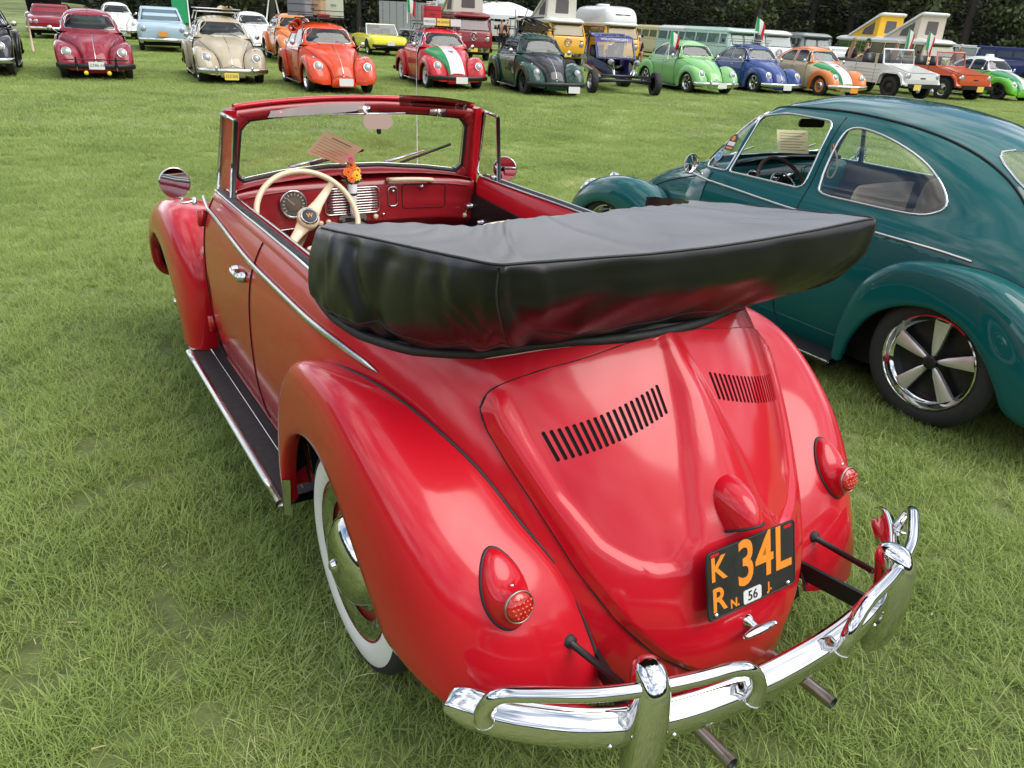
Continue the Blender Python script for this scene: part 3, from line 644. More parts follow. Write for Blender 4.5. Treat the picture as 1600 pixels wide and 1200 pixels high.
def seat(x, y, parent, m_, wd=.48, top=.98):
    G = []
    for t, (dx, z, th) in zip(range(8), ((.30, .46, .06), (.10, .50, .075), (-.10, .50, .08), (-.20, .56, .07), (-.27, .72, .05), (-.31, .86, .045), (-.335, top-.05, .04), (-.35, top, .02))):
        G.append([(x+dx, y+wd/2*math.copysign(abs(math.cos(a))**.5, math.cos(a)), z+0) if False else (x+dx+(th*math.sin(a) if t > 3 else 0), y+wd/2*math.copysign(abs(math.cos(a))**.45, math.cos(a)), z+(th*math.sin(a) if t <= 3 else .25*th*math.sin(a))) for a in np.linspace(0, 2*math.pi, 24, endpoint=False)])
    b = MB().grid(net(np.array([g+[g[0]] for g in G]), 30, 49)); b.add(G[-1], [tuple(range(24))]); b.add(G[0], [tuple(reversed(range(24)))])
    o = b.part('seat', m_, parent)
    e = [(p[0], p[1], p[2]+.004) for p in G[-1]]; MB().tube(e, .005, 6, closed=True).part('seat_piping', M['cream'], o); return o
seat(-.12, .31, CAR, M['beige'], top=1.03); seat(-.16, -.31, CAR, M['beige'], top=1.06)
b = MB(); b.box((-.85, 0, .52), (.45, 1.02, .18)); b.part('rear_seat', M['beige'], CAR)
# ---- steering wheel
c = Vector((.135, .348, .985)); ax = Vector((-.80, .03, .60)).normalized(); mt = frame_of(ax); m3 = mt.to_3x3(); mt.translation = c
ring = [tuple(mt @ Vector((.197*math.cos(a), .197*math.sin(a), .0))) for a in np.linspace(0, 2*math.pi, 56, endpoint=False)]
sw = MB().tube(ring, .0115, 12, closed=True).part('steering_wheel', M['cream'], CAR)
for a in (48, 228):
    d = Vector((math.cos(R(a)), math.sin(R(a)), 0)); P_ = [mt @ (d*r+Vector((0, 0, -.018+.0009*(r*100)**1.0))) for r in (.03, .08, .13, .195)]
    MB().tube([tuple(q) for q in P_], [.030, .020, .016, .012], 12, flat=.35, up=tuple(ax)).part('spoke', M['cream'], sw)
MB().lathe([(-.04, .040), (-.005, .045), (.008, .040), (.010, .034)], tuple(c), 'z', 32, mtx=m3).part('hub', M['cream'], sw)
MB().lathe([(.008, .036), (.016, .034), (.018, .028)], tuple(c), 'z', 32, mtx=m3).part('horn_ring', M['chrome'], sw)
MB().lathe([(.016, .030), (.020, .020), (.021, 0)], tuple(c), 'z', 32, mtx=m3).part('horn_button', M['black'], sw)
text('horn_emblem', 'W', .024, M['plate_gold'], sw, mt @ Matrix.Translation((0, 0, .0215)), .0006)
MB().tube([tuple(c-ax*.02), tuple(c-ax*.34)], .026, 12).part('steering_column', M['cream'], CAR)
# ---- wheels of the red car
def red_wheel(x, s):
    y0 = .628 if x < 0 else .592; b = MB(); b.lathe([(-.075, .19), (-.077, .24), (-.07, .315), (-.05, .328), (0, .33), (.05, .328), (.067, .318), (.071, .300)], seg=56, c=(x, s*y0, .33), sgn=s)
    o = b.part('wheel', M['tyre'], CAR); K = dict(seg=56, c=(x, s*y0, .33), sgn=s)
    MB().lathe([(.071, .300), (.0765, .285), (.0785, .262), (.0765, .245), (.070, .234)], **K).part('whitewall', M['white_rubber'], o)
    MB().lathe([(.070, .234), (.066, .228), (.060, .215), (.050, .19), (.045, .17), (.050, .14), (.05, 0)], **K).part('rim', M['red_in'], o)
    MB().lathe([(.069, .226), (.073, .221), (.068, .205), (.060, .185), (.057, .176)], **K).part('trim_ring', M['chrome'], o)
    MB().lathe([(.050, .150), (.057, .147), (.056, .138), (.066, .133), (.090, .118), (.107, .090), (.117, .055), (.119, .032), (.116, .026), (.119, .020), (.128, .016), (.132, .008), (.132, 0)], **K).part('hub_cap', M['chrome'], o)
for s in (1, -1):
    red_wheel(-1.15, s); red_wheel(1.245, s)
# ---- bumper
BP = spl(np.array([(-1.80, .722), (-1.845, .69), (-1.91, .62), (-1.985, .50), (-2.04, .34), (-2.068, .17), (-2.075, 0), (-2.068, -.17), (-2.04, -.34), (-1.985, -.50), (-1.91, -.62), (-1.845, -.69), (-1.80, -.722)]), 90)
prof = [(-.008, .046), (.004, .051), (.014, .043), (.022, .028), (.030, .026), (.036, .012), (.038, -.008), (.033, -.030), (.020, -.048), (.004, -.056), (-.006, -.052), (.010, -.035), (.022, -.01), (.02, .01), (.008, .035)]
G = []
for i, p in enumerate(BP):
    a = BP[max(i-1, 0)]; c_ = BP[min(i+1, 89)]; t = (c_-a)/np.linalg.norm(c_-a); n = np.array([t[1], -t[0]]); n = n if n @ (p-np.array([-1.2, 0])) > 0 else -n
    e = min(i, 89-i); k = min(1, .45+.55*math.sqrt(min(1, e/7))) if e < 7 else 1
    G.append([(p[0]+n[0]*o_, p[1]+n[1]*o_, .405+.028*max(0, (abs(p[1])-.45)/.27)+h*k) for o_, h in prof])
bb = MB().grid(np.array(G), cv=True); bb.add(G[0], [tuple(range(15))]); bb.add(G[-1], [tuple(reversed(range(15)))])
bmp = bb.part('rear_bumper', M['chrome'], CAR)
def bpt(y, o_=.03):
    i = int(np.argmin(abs(BP[:, 1]-y))); p = BP[i]; a = BP[max(i-1, 0)]; c_ = BP[min(i+1, 89)]; t = (c_-a)/np.linalg.norm(c_-a); n = np.array([t[1], -t[0]]); n = n if n[0] < 0 else -n
    return np.array([p[0]+n[0]*o_, p[1]+n[1]*o_]), n
for s in (1, -1):
    p, n = bpt(s*.405, .0); t = np.array([-n[1], n[0]]); G = []
    for z, o_, w, d in ((.268, .028, .022, .014), (.275, .040, .034, .024), (.31, .052, .039, .038), (.37, .060, .040, .044), (.45, .062, .040, .046), (.51, .056, .039, .048), (.545, .048, .037, .048), (.570, .036, .031, .038), (.581, .026, .018, .020), (.583, .020, .006, .008)):
        c_ = p+n*(o_-d*.5); G.append([(c_[0]+t[0]*w*math.copysign(abs(math.cos(a))**.7, math.cos(a))+n[0]*d*math.sin(a), c_[1]+t[1]*w*math.copysign(abs(math.cos(a))**.7, math.cos(a))+n[1]*d*math.sin(a), z) for a in np.linspace(0, 2*math.pi, 24, endpoint=False)])
    b = MB().grid(net(np.array(G), 34, 24)[:, :, :] if False else spl(np.array(G), 36), cv=True); b.add(G[-1], [tuple(range(24))]); b.add(G[0], [tuple(reversed(range(24)))]); b.part('overrider', M['chrome'], bmp)
    ys = [.672, .672, .655, .60, .50, .405, .30, .22, .165, .142, .140]; zs_ = [.445, .482, .526, .536, .540, .541, .540, .536, .514, .470, .42]; of = [.03, .035, .035, .03, .028, .028, .028, .03, .034, .036, .03]
    pts = [(*bpt(s*y, o_+.012)[0], z) for y, z, o_ in zip(ys, zs_, of)]; rr = [.022, .018, .0165]+[.016]*5+[.0165, .018, .022]
    MB().tube(spl(np.array(pts), 60), spl(np.array(rr), 60), 14).part('bumper_hoop', M['chrome'], bmp)
    MB().tube([(-1.80, s*.425, .452), (-2.0, s*.41, .475)], .0085, 8).part('bumper_stay', M['black'], bmp)
    MB().lathe([(0, .019), (.012, .018), (.016, .010)], (-1.80, s*.425, .452), 'x', 14, -1).part('grommet', M['rubber'], bmp)
    MB().box((-1.92, s*.375, .385), (.26, .012, .05), Matrix.Rotation(R(-12*s), 3, 'Z')).part('bumper_bracket', M['black'], bmp, flat=True)
    for q in (.33, .47): p2, n2 = bpt(s*q, .036); MB().lathe([(0, .006), (.004, .005), (.005, 0)], (p2[0], p2[1], .385), 'x', 8, -1).part('bumper_bolt', M['chrome'], bmp)
    MB().tube([(-1.75, s*.168, .235), (-2.118, s*.176, .240)], .0165, 16, caps=False).part('exhaust_pipe', M['steel'], CAR)
    MB().lathe([(.0, .0165), (.0, .013), (-.10, .013), (-.10, 0)], (-2.118, s*.176, .240), 'x', 16, -1).part('exhaust_bore', M['black'], CAR)
b = MB(); b.tube([(-1.66, .30, .26), (-1.66, -.30, .26)], .075, 18); b.part('silencer', M['black'], CAR)
# ---- folded top under its cover
VIN = mat('black_vinyl', (.006, .006, .0065), .33, spec=.32, sheen=.0, noise=(5, .14, .06), bump=(260, .12, .0008))
st = [ # outer top, inner top, bulge, bottom outer, tuck
 [(-.765,.612,1.183),(-.768,.580,1.190),(-.78,.632,1.13),(-.84,.662,1.022),(-.87,.640,.985)],
 [(-.92,.612,1.207),(-.90,.545,1.214),(-.93,.640,1.15),(-.95,.664,1.022),(-.97,.635,.972)],
 [(-1.10,.608,1.236),(-1.02,.490,1.240),(-1.10,.640,1.17),(-1.13,.642,1.040),(-1.12,.600,.972)],
 [(-1.33,.598,1.270),(-1.13,.425,1.258),(-1.34,.620,1.19),(-1.36,.590,1.075),(-1.28,.50,.985)],
 [(-1.53,.585,1.298),(-1.19,.36,1.264),(-1.535,.600,1.23),(-1.52,.545,1.105),(-1.38,.42,1.005)],
 [(-1.655,.572,1.316),(-1.20,.30,1.268),(-1.655,.575,1.25),(-1.60,.510,1.125),(-1.42,.35,1.02)],
 [(-1.668,.50,1.316),(-1.20,.24,1.270),(-1.668,.50,1.235),(-1.60,.46,1.130),(-1.46,.30,1.03)],
 [(-1.672,.30,1.308),(-1.20,.14,1.270),(-1.672,.30,1.225),(-1.59,.29,1.115),(-1.49,.20,1.040)],
 [(-1.668,.10,1.300),(-1.20,.05,1.270),(-1.668,.10,1.215),(-1.575,.10,1.102),(-1.51,.07,1.044)]]
def cover_net():
    L_ = st; Rr = [[(x, -y, z) for x, y, z in q] for q in reversed(st)]; A = np.array(L_+Rr); n = 260; A = spl(A, n)   # n x 5 x 3
    G = []; rg = np.random.RandomState(4); ph = rg.rand(40)*6.28
    for i in range(n):
        o_, i_, bu, bo, tk = A[i]; top_ = [i_+(o_-i_)*f for f in np.linspace(0, 1, 16)]; k = [(i_-(o_-i_)*.02)+np.array([0, 0, -d]) for d in (.20, .10, .03)]
        side = [o_+(bu-o_)*f for f in (.12, .35, .6, .85)]; low = spl(np.array([o_, bu, bo, tk]), 24)[9:]
        G.append(k+top_+side+list(low))
    G = np.array(G); u = np.linspace(0, 1, n)[:, None]; w = np.arange(G.shape[1])[None, :]
    # sag, creases and puckers of the loose vinyl
    c = np.zeros(G.shape[:2])
    for j in range(12): c += rg.uniform(.3, 1)*np.sin(u*(8+j*11)+ph[j]+w*(.05+.06*j)*rg.choice([-1, 1]))/(1+.5*j)
    amp = np.full(G.shape[1], .003); amp[3:19] = .0038; amp[19:23] = .005; amp[23:] = .0085; amp[17:20] = .0008; amp[-2:] = .001
    du = np.gradient(G, axis=0); dw = np.gradient(G, axis=1); nn = np.cross(du, dw); nn /= np.linalg.norm(nn, axis=2, keepdims=True)+1e-9
    G = G+nn*(c*amp[None, :])[..., None]
    fold = np.exp(-((u-.10-.012*(w-20)*.25)/.012)**2)*.016+np.exp(-((u-.155+.010*(w-20)*.25)/.010)**2)*.012+np.exp(-((u-.22)/.008)**2)*.004
    G = G+nn*(fold*(w > 19)*(w < 36))[..., None]
    pk = .0016*np.sin(u*190+2*np.sin(u*23))*np.exp(-((w-4)/3.)**2)*((u < .42)|(u > .58)); G[:, :, 2] += pk
    for j in range(26):     # creases running across the panels
        u0, w0, sl, wd, am = rg.uniform(.05, .95), rg.uniform(20, 34), rg.uniform(-.006, .006), rg.uniform(.004, .011), rg.uniform(.003, .008)*rg.choice([-1, 1]); ln = rg.uniform(3, 8)
        G = G+nn*(am*np.exp(-((u-u0-sl*(w-w0))/wd)**2)*np.exp(-((w-w0)/ln)**2)*(w > 19))[..., None]
    for j in range(16):
        u0, w0, sl, wd, am = rg.uniform(.12, .88), rg.uniform(5, 15), rg.uniform(-.012, .012), rg.uniform(.006, .016), rg.uniform(.003, .006)*rg.choice([-1, 1]); ln = rg.uniform(3, 7)
        G = G+nn*(am*np.exp(-((u-u0-sl*(w-w0))/wd)**2)*np.exp(-((w-w0)/ln)**2)*(w > 3)*(w < 18))[..., None]
    G[:, 17, 2] -= .002; G[:, 18, 2] -= .006; G[:, 18] = G[:, 18]*.6+(G[:, 17]+G[:, 19])*.2
    G[:, 3:19, 2] -= (.012*np.sin(np.linspace(0, math.pi, 16))[None, :]*(.4+.6*np.sin(u*math.pi)))
    return G
CG = cover_net()
TC = thing('top_cover', 'black vinyl cover over the folded soft top on the red convertible', 'car top cover')
b = MB().grid(CG[:, 18:]); b.grid(CG[:, :4])
MB().grid(CG[:, 3:19]).part('top_panel', mat('skylit_black_vinyl', (.14, .14, .145), .40, spec=.6, noise=(7, .16, .06), bump=(260, .12, .0008)), TC)  # same black vinyl, with glancing sky light painted in as lighter grey
for e, rv in ((0, 0), (-1, 1)): b.add(CG[e], [tuple(range(CG.shape[1]))[::(-1 if rv else 1)]])
cv_ = b.part('cover', VIN, TC)
MB().tube(CG[3:-3, 18]+np.array([0, 0, .002]), .0028, 6).part('top_seam', M['rubber'], TC)
for i in (77, 182):
    MB().tube(CG[i, 19:36]+np.array([-.001, .001*(1 if i < 100 else -1), 0]), .0022, 5).part('corner_seam', M['rubber'], TC)
MB().tube(CG[4:-4, 31], .0016, 5).part('hem_seam', M['rubber'], TC)
# black roll between the cover and the paint
pp = []
for th in np.linspace(-1, 1, 80):
    a = math.pi/2*(1-abs(th)); zz = None
    x_, y_, _ = tail_pt(a, .985) ; zz = top_open(x_); x_, y_, _ = tail_pt(a, zz); pp.append((x_+.006, math.copysign(y_-.004, th), zz+.008))
pp = [(-.80, -.630, 1.005)]+pp+[(-.80, .630, 1.005)]
MB().tube(pp, .013, 8).part('edge_roll', M['rubber'], CAR)
G = [[p, (p[0]*.985-.0, p[1]*.96, p[2]+.035), (p[0]*.93, p[1]*.9, p[2]+.045)] for p in pp]; MB().grid(np.array(G)).part('well_lining', M['black'], CAR)
# ---- paper and flowers
mt = Matrix.Identity(4); a, b2, c2, d2 = [Vector(q) for q in ((.50, .134, 1.262), (.515, -.038, 1.180), (.56, .040, 1.105), (.545, .212, 1.165))]
pa = MB().add([a, b2, c2, d2, a+Vector((.001, 0, 0)), b2+Vector((.001, 0, 0)), c2+Vector((.001, 0, 0)), d2+Vector((.001, 0, 0))], [(0, 1, 2, 3), (7, 6, 5, 4), (0, 4, 5, 1), (1, 5, 6, 2), (2, 6, 7, 3), (3, 7, 4, 0)])
ps = pa.part('paper_sheet', M['paper'], None, flat=True); tag(ps, 'yellowed paper sheet propped inside the windscreen of the red convertible', 'paper')
rt = (b2-a).normalized(); dn = (d2-a).normalized(); nn_ = rt.cross(dn).normalized(); nn_ = nn_ if nn_.x < 0 else -nn_
for i in range(8):
    L_ = (.10 if i == 0 else .15-.02*(i % 3)); p0 = a+dn*(.016+.014*i)+rt*(.045 if i == 0 else .012); q0 = p0+nn_*.0008
    MB().add([q0, q0+rt*L_, q0+rt*L_+dn*(.005 if i == 0 else .0016), q0+dn*(.005 if i == 0 else .0016)], [(0, 1, 2, 3)]).part('printed_line', M['ink'], ps, flat=True)
vt = thing('flower_vase', 'small white vase of orange and yellow flowers on the dashboard', 'vase', (.415, .056, .90))
def vp(x, y, z): return (x, y, z)
MB().lathe([(.0, .0), (0, .008), (.03, .012), (.085, .018), (.145, .021), (.15, .019), (.14, .016)], (0, 0, 0), 'z', 20).part('vase', M['white'], vt)
MB().lathe([(.10, .0195), (.105, .021), (.11, .0205)], (0, 0, 0), 'z', 20).part('vase_band', M['rubber'], vt)
fm_ = [mat('orange_petal', (.75, .16, .01), .6), mat('yellow_petal', (.80, .45, .02), .6), mat('red_petal', (.45, .03, .03), .6), mat('pink_petal', (.50, .12, .16), .6)]; stm = mat('stem_green', (.06, .14, .03), .6)
for k, (dx, dy, dz, r_, mi) in enumerate(((-.01, .02, .20, .024, 0), (-.02, -.012, .185, .024, 1), (0, .002, .225, .024, 0), (.0, .035, .19, .018, 2), (-.01, .008, .255, .020, 3), (-.025, .012, .175, .020, 0), (.0, -.025, .205, .017, 1), (.01, .0, .17, .018, 1))):
    c = Vector((dx, dy, dz)); fb = MB(); nrm = Vector((-.8, dy*8, .5)).normalized(); f3 = frame_of(nrm).to_3x3()
    for ring_, (n_, rr1, lift) in enumerate(((10, r_, .0), (8, r_*.65, .005))):
        for i in range(n_):
            a = 2*math.pi*(i+.5*ring_)/n_; d = Vector((math.cos(a), math.sin(a), .25)); e = Vector((-math.sin(a), math.cos(a), 0))*rr1*.28
            pts = [f3 @ (d*rr1*.15+Vector((0, 0, lift)))+c, f3 @ (d*rr1*.7+e+Vector((0, 0, lift)))+c, f3 @ (d*rr1+Vector((0, 0, lift-.003)))+c, f3 @ (d*rr1*.7-e+Vector((0, 0, lift)))+c]; fb.add(pts, [(0, 1, 2, 3)])
    fb.part('flower', fm_[mi], vt, flat=True); MB().tube([tuple(c), (dx*.4, dy*.4, .13)], .0018, 5).part('stem', stm, vt)
    MB().lathe([(0, .006), (.004, .004), (.005, 0)], tuple(c+nrm*.004), 'z', 8, mtx=f3).part('flower_eye', fm_[2] if mi != 2 else fm_[1], vt)
for k in range(5):
    a = k*1.3; MB().add([(0, 0, .14), (math.cos(a)*.02-.01, math.sin(a)*.03, .17), (math.cos(a)*.03-.01, math.sin(a)*.055, .168), (math.cos(a)*.018-.012, math.sin(a)*.03, .155)], [(0, 1, 2, 3)]).part('leaf', stm, vt, flat=True)

# ------------------------------------------------------------------ closed round-backed car: shared meshes
def upper_mb():
    G = upper_grid(); b = MB().grid(G); b.mirror(); return b
_um = recalc(upper_mb().mesh('roof'))
def rounded(P, n=48): return [tuple(q) for q in spl(np.array(P, float), n, closed=True)]
def chamfer(P, r=.22, k=5):
    """round off the corners of a polygon"""
    out = []; n = len(P)
    for i in range(n):
        a, b, c = Vector(P[i-1]), Vector(P[i]), Vector(P[(i+1) % n]); rr = P[i][2] if len(P[i]) > 2 else .05
        a, b, c = a.to_2d() if len(a) > 2 else a, b.to_2d() if len(b) > 2 else b, c.to_2d() if len(c) > 2 else c
        d1 = min(rr, (a-b).length*.48); d2 = min(rr, (c-b).length*.48); p0 = b+(a-b).normalized()*d1; p2 = b+(c-b).normalized()*d2
        for t in np.linspace(0, 1, k): out.append(tuple((1-t)**2*p0+2*(1-t)*t*b+t*t*p2))
    return out
# outlines: side ones in (x, z), front and back ones in (y, z)
W_VENT = chamfer([(.535, 1.042, .05), (.350, 1.042, .02), (.300, 1.345, .02), (.350, 1.325, .03)])
W_DOOR = chamfer([(.328, 1.042, .02), (-.195, 1.042, .05), (-.195, 1.378, .05), (.12, 1.385, .05), (.280, 1.350, .02)])
W_REAR = rounded([(-.465, 1.10), (-.50, 1.044), (-.70, 1.040), (-1.00, 1.046), (-1.10, 1.070), (-1.13, 1.115), (-1.06, 1.195), (-.93, 1.275), (-.75, 1.335), (-.57, 1.365), (-.485, 1.355), (-.462, 1.30), (-.458, 1.20)])
W_REAR = [(-.275+(x+.458), z) for x, z in W_REAR]
W_FRONT = chamfer([(.53, 1.085, .09), (-.53, 1.085, .09), (-.425, 1.365, .08), (.425, 1.365, .08)])
W_BACK = chamfer([(.40, 1.145, .10), (-.40, 1.145, .10), (-.34, 1.345, .10), (.34, 1.345, .10)])
def cutter(kind, s=1):
    if kind in ('vent', 'door', 'rear'):
        poly = {'vent': W_VENT, 'door': W_DOOR, 'rear': W_REAR}[kind]; mt = Matrix(((1, 0, 0, 0), (0, 0, s*1.0, s*.2), (0, 1, 0, 0), (0, 0, 0, 1))); return prism(poly, mt, .8)
    poly = W_FRONT if kind == 'front' else W_BACK
    mt = Matrix(((0, 0, 1, .12 if kind == 'front' else -1.7), (1, 0, 0, 0), (0, 1, 0, 0), (0, 0, 0, 1))); return prism(poly, mt, .8 if kind == 'front' else .8)
KINDS_ = [('front', 1), ('back', 1), ('vent', 1), ('vent', -1), ('door', 1), ('door', -1), ('rear', 1), ('rear', -1)]
ROOF = boolean(_um, None, solidify=.014)
for k, s in KINDS_: ROOF = boolean(ROOF, cutter(k, s), 'DIFFERENCE')
ROOF.polygons.foreach_set('use_smooth', [True]*len(ROOF.polygons)); ROOF.set_sharp_from_angle(angle=R(45))
PANES = []
for k, s in KINDS_:
    me = boolean(_um, cutter(k, s), 'INTERSECT', solidify=.005); me.polygons.foreach_set('use_smooth', [True]*len(me.polygons)); me.set_sharp_from_angle(angle=R(45))
    me.transform(Matrix.Translation((0, 0, 0)) @ Matrix.Diagonal((.996, .996, 1, 1))); PANES.append((k, me))
BV_ROOF = bvh_of([_um])
def on_roof(kind, s, poly, off=.002):
    out = []
    for a, b in poly:
        if kind in ('vent', 'door', 'rear'): o_, d = Vector((a, s*1.2, b)), Vector((0, -s, 0))
        else: o_, d = Vector((1.2 if kind == 'front' else -2.2, a, b)), Vector((-1 if kind == 'front' else 1, 0, 0))
        loc, n, i, t = BV_ROOF.ray_cast(o_, d)
        if loc is None: continue
        if n.dot(d) > 0: n = -n
        out.append(tuple(loc+n*off))
    return out
POLY = dict(vent=W_VENT, door=W_DOOR, rear=W_REAR, front=W_FRONT, back=W_BACK)
SD = {}      # name -> list of (part name, mesh, material key, sub-parts)
def mk(mb, name, sharp=None, flat=False):
    me = mb.mesh(name, flat=flat)
    if sharp: me.set_sharp_from_angle(angle=R(sharp))
    return me
LB2 = lower_body(lambda x: 1.031); b = MB().grid(LB2); b.mirror(); ME_BODY = recalc(b.mesh('body')); ME_FRONT = recalc(front_body_mb().mesh('front_body'))
ME_FF = mk(MB().grid(FFG), 'front_fender'); ME_RF = mk(MB().grid(RFG), 'rear_fender'); ME_FF2, ME_RF2 = mirmesh(ME_FF), mirmesh(ME_RF)
lg = MB().grid(lid_grid(50, 49)); ME_LID = recalc(lg.mesh('engine_lid'))
b = MB(); under_mb(b); b.box((0, 0, .33), (1.7, 1.1, .03)); ME_UNDER = mk(b, 'underbody', flat=True)
# bonnet edge, drawn as a gap on the front body
def hood_path():
    j = int(39*4.15/8); p = [FBG[i, j] for i in range(8, 47)]; q = [FBG[46, jj] for jj in range(j, -1, -1)]
    return [tuple(a*np.array([1, 1, 1])+np.array([.0, .0, .001])) for a in p+q]
hp = hood_path(); b = MB().tube(hp+[(x, -y, z) for x, y, z in reversed(hp)], .0045, 5); ME_HOODGAP = mk(b, 'bonnet_gap')
b = MB().tube([tuple(FBG[i, 0]+np.array([.0, 0, .004])) for i in range(9, 47)], .008, 6, flat=.6); ME_HOODSTRIP = mk(b, 'bonnet_strip')
b = MB().tube([tuple(np.array([FBG[45, 0][0]+.012, 0, FBG[45, 0][2]+dz])) for dz in (.03, -.03)], .011, 8); ME_HOODGRIP = mk(b, 'bonnet_handle')
ME_PIPES = [mk(MB().tube(seam_path(q)+np.array([0, .006, 0]), .005, 5), 'fender_piping') for q in (RF_S, FF_S)]; ME_PIPES += [mirmesh(q) for q in ME_PIPES]
BV_FF = bvh_of([ME_FF])
HLC = Vector((1.715, .535, .665)); HLA = Vector((.93, .03, .36)).normalized()
def headlamp(s, c=HLC, ax=HLA, r=.098):
    c = Vector((c.x, s*c.y, c.z)); a = Vector((ax.x, s*ax.y, ax.z)); f = frame_of(a).to_3x3(); out = []
    ring = MB().lathe([(-.05, r*.96), (-.004, r), (.008, r*.98), (.012, r*.90), (.006, r*.84)], tuple(c), 'z', 28, mtx=f); lens = MB().lathe([(.006, r*.85), (.018, r*.65), (.027, r*.33), (.030, 0)], tuple(c), 'z', 24, mtx=f)
    return mk(ring, 'headlight'), mk(lens, 'lens')
HEAD = [headlamp(s) for s in (1, -1)]
def strip_path(s):
    out = []
    for x, z in spl(np.array([(.62, .985), (.45, .975), (.20, .962), (-.2, .942), (-.6, .937), (-.95, .930), (-1.10, .918), (-1.16, .91)]), 40):
        if x > .44: y = .652-.04*(x-.44)/.2
        elif x > -.75: y = side_y(z)
        else:
            r = row(z); y = r[1]*(1-min(1, (r[6]-x)/(r[6]-r[5]))**r[7])**(1/r[7])
        out.append((x, s*(y+.004), z))
    return out
ME_STRIP = [mk(MB().tube(strip_path(s), .007, 6), 'belt_strip') for s in (1, -1)]
def door_gap(s):
    p = spl(np.array([(-.235, 1.405), (-.232, 1.2), (-.228, 1.06), (-.222, .95), (-.21, .80), (-.20, .60), (-.20, .40), (-.24, .315)]), 30); out = []
    for x, z in p: out.append((x, s*(side_y(z)+.001), z))
    q = spl(np.array([(.44, 1.02), (.455, .9), (.47, .7), (.475, .45), (.47, .30)]), 20); b = MB().tube(out, .0028, 5); b.tube([(x, s*(side_y(z)+.001), z) for x, z in q], .0028, 5); return mk(b, 'door_seam')
ME_DGAP = [door_gap(s) for s in (1, -1)]
def drip(s):
    p = spl(np.array([(.555, 1.07), (.48, 1.20), (.385, 1.33), (.25, 1.40), (-.05, 1.425), (-.35, 1.425), (-.65, 1.395), (-.9, 1.33), (-1.1, 1.235), (-1.25, 1.12), (-1.33, 1.045)]), 40); o_ = on_roof('door', s, p, .003); return mk(MB().tube(o_, .006, 6), 'drip_rail')
ME_DRIP = [drip(s) for s in (1, -1)]
ME_TRIM = {}
for k, s in KINDS_: ME_TRIM[(k, s)] = mk(MB().tube(on_roof(k, s, POLY[k], .0015), .0062, 6, closed=True), 'window_trim')
def wheel_mb(x, s, y0, r, rr, w=.15):
    b = MB(); k = w/2; b.lathe([(-k*.8, rr), (-k, rr+.03), (-k*.95, r-.02), (-k*.7, r-.002), (0, r), (k*.7, r-.002), (k*.95, r-.02), (k*1.03, (r+rr)/2), (k*.98, rr+.012), (k*.86, rr)], seg=36, c=(x, s*y0, r), sgn=s); return b
def board(s):
    b = MB(); b.grid(np.array([[(x, s*y, z) for y, z in [(.60, .262), (.605, .268), (.62, .2705), (.745, .262), (.752, .255), (.752, .235), (.60, .235)]] for x in (.735, -.665)])); return mk(b, 'running_board', flat=True)
ME_BOARD = [board(s) for s in (1, -1)]; ME_BTRIM = [mk(MB().tube([(x, s*.756, .258) for x in (.74, -.67)], .010, 8), 'edge_trim') for s in (1, -1)]
def seats():
    out = []
    for x, y, wd, top in ((-.12, .31, .48, 1.10), (-.12, -.31, .48, 1.10), (-.80, 0, 1.0, 1.04)):
        G = []
        for t, (dx, z, th) in enumerate(((.30, .46, .06), (.10, .50, .075), (-.10, .50, .08), (-.20, .56, .07), (-.27, .72, .05), (-.31, .86, .045), (-.335, top-.05, .04), (-.35, top, .02))):
            G.append([(x+dx+(th*math.sin(a) if t > 3 else 0), y+wd/2*math.copysign(abs(math.cos(a))**.45, math.cos(a)), z+(th*math.sin(a) if t <= 3 else .25*th*math.sin(a))) for a in np.linspace(0, 2*math.pi, 20, endpoint=False)])
        b = MB().grid(spl(np.array(G), 20), cv=True); b.add(G[-1], [tuple(range(20))]); out.append(mk(b, 'seat'))
    return out
ME_SEATS = seats()
c = Vector((.16, .33, .96)); ax_ = Vector((-.80, 0, .60)).normalized(); mt = frame_of(ax_); mt.translation = c
ME_SW = mk(MB().tube([tuple(mt @ Vector((.195*math.cos(a), .195*math.sin(a), 0))) for a in np.linspace(0, 2*math.pi, 40, endpoint=False)], .011, 8, closed=True), 'steering_wheel')
b = MB(); b.tube([tuple(mt @ Vector((-.19, 0, 0))), tuple(mt @ Vector((.19, 0, 0)))], .010, 8); b.tube([tuple(mt @ Vector((0, 0, .0))), tuple(mt @ Vector((0, 0, -.35)))], .022, 8); b.lathe([(-.02, .04), (.01, .03), (.012, 0)], tuple(c), 'z', 16, mtx=mt.to_3x3()); ME_SWS = mk(b, 'spoke')
ME_HORN = mk(MB().tube([tuple(mt @ Vector((.10*math.cos(a), .10*math.sin(a), .004))) for a in np.linspace(0, 2*math.pi, 30, endpoint=False)], .005, 6, closed=True), 'horn_ring')
b = MB().grid(np.array([[(x-.02*(y/.5)**2, y, z) for y in np.linspace(-.58, .58, 12)] for x, z in ((.60, 1.055), (.52, 1.058), (.45, 1.035), (.44, .95), (.46, .84))])); ME_DASH = mk(b, 'dashboard')
BPF = spl(np.array([(1.72, .745), (1.80, .70), (1.90, .58), (1.965, .40), (1.995, .20), (2.0, 0), (1.995, -.20), (1.965, -.40), (1.90, -.58), (1.80, -.70), (1.72, -.745)]), 44)
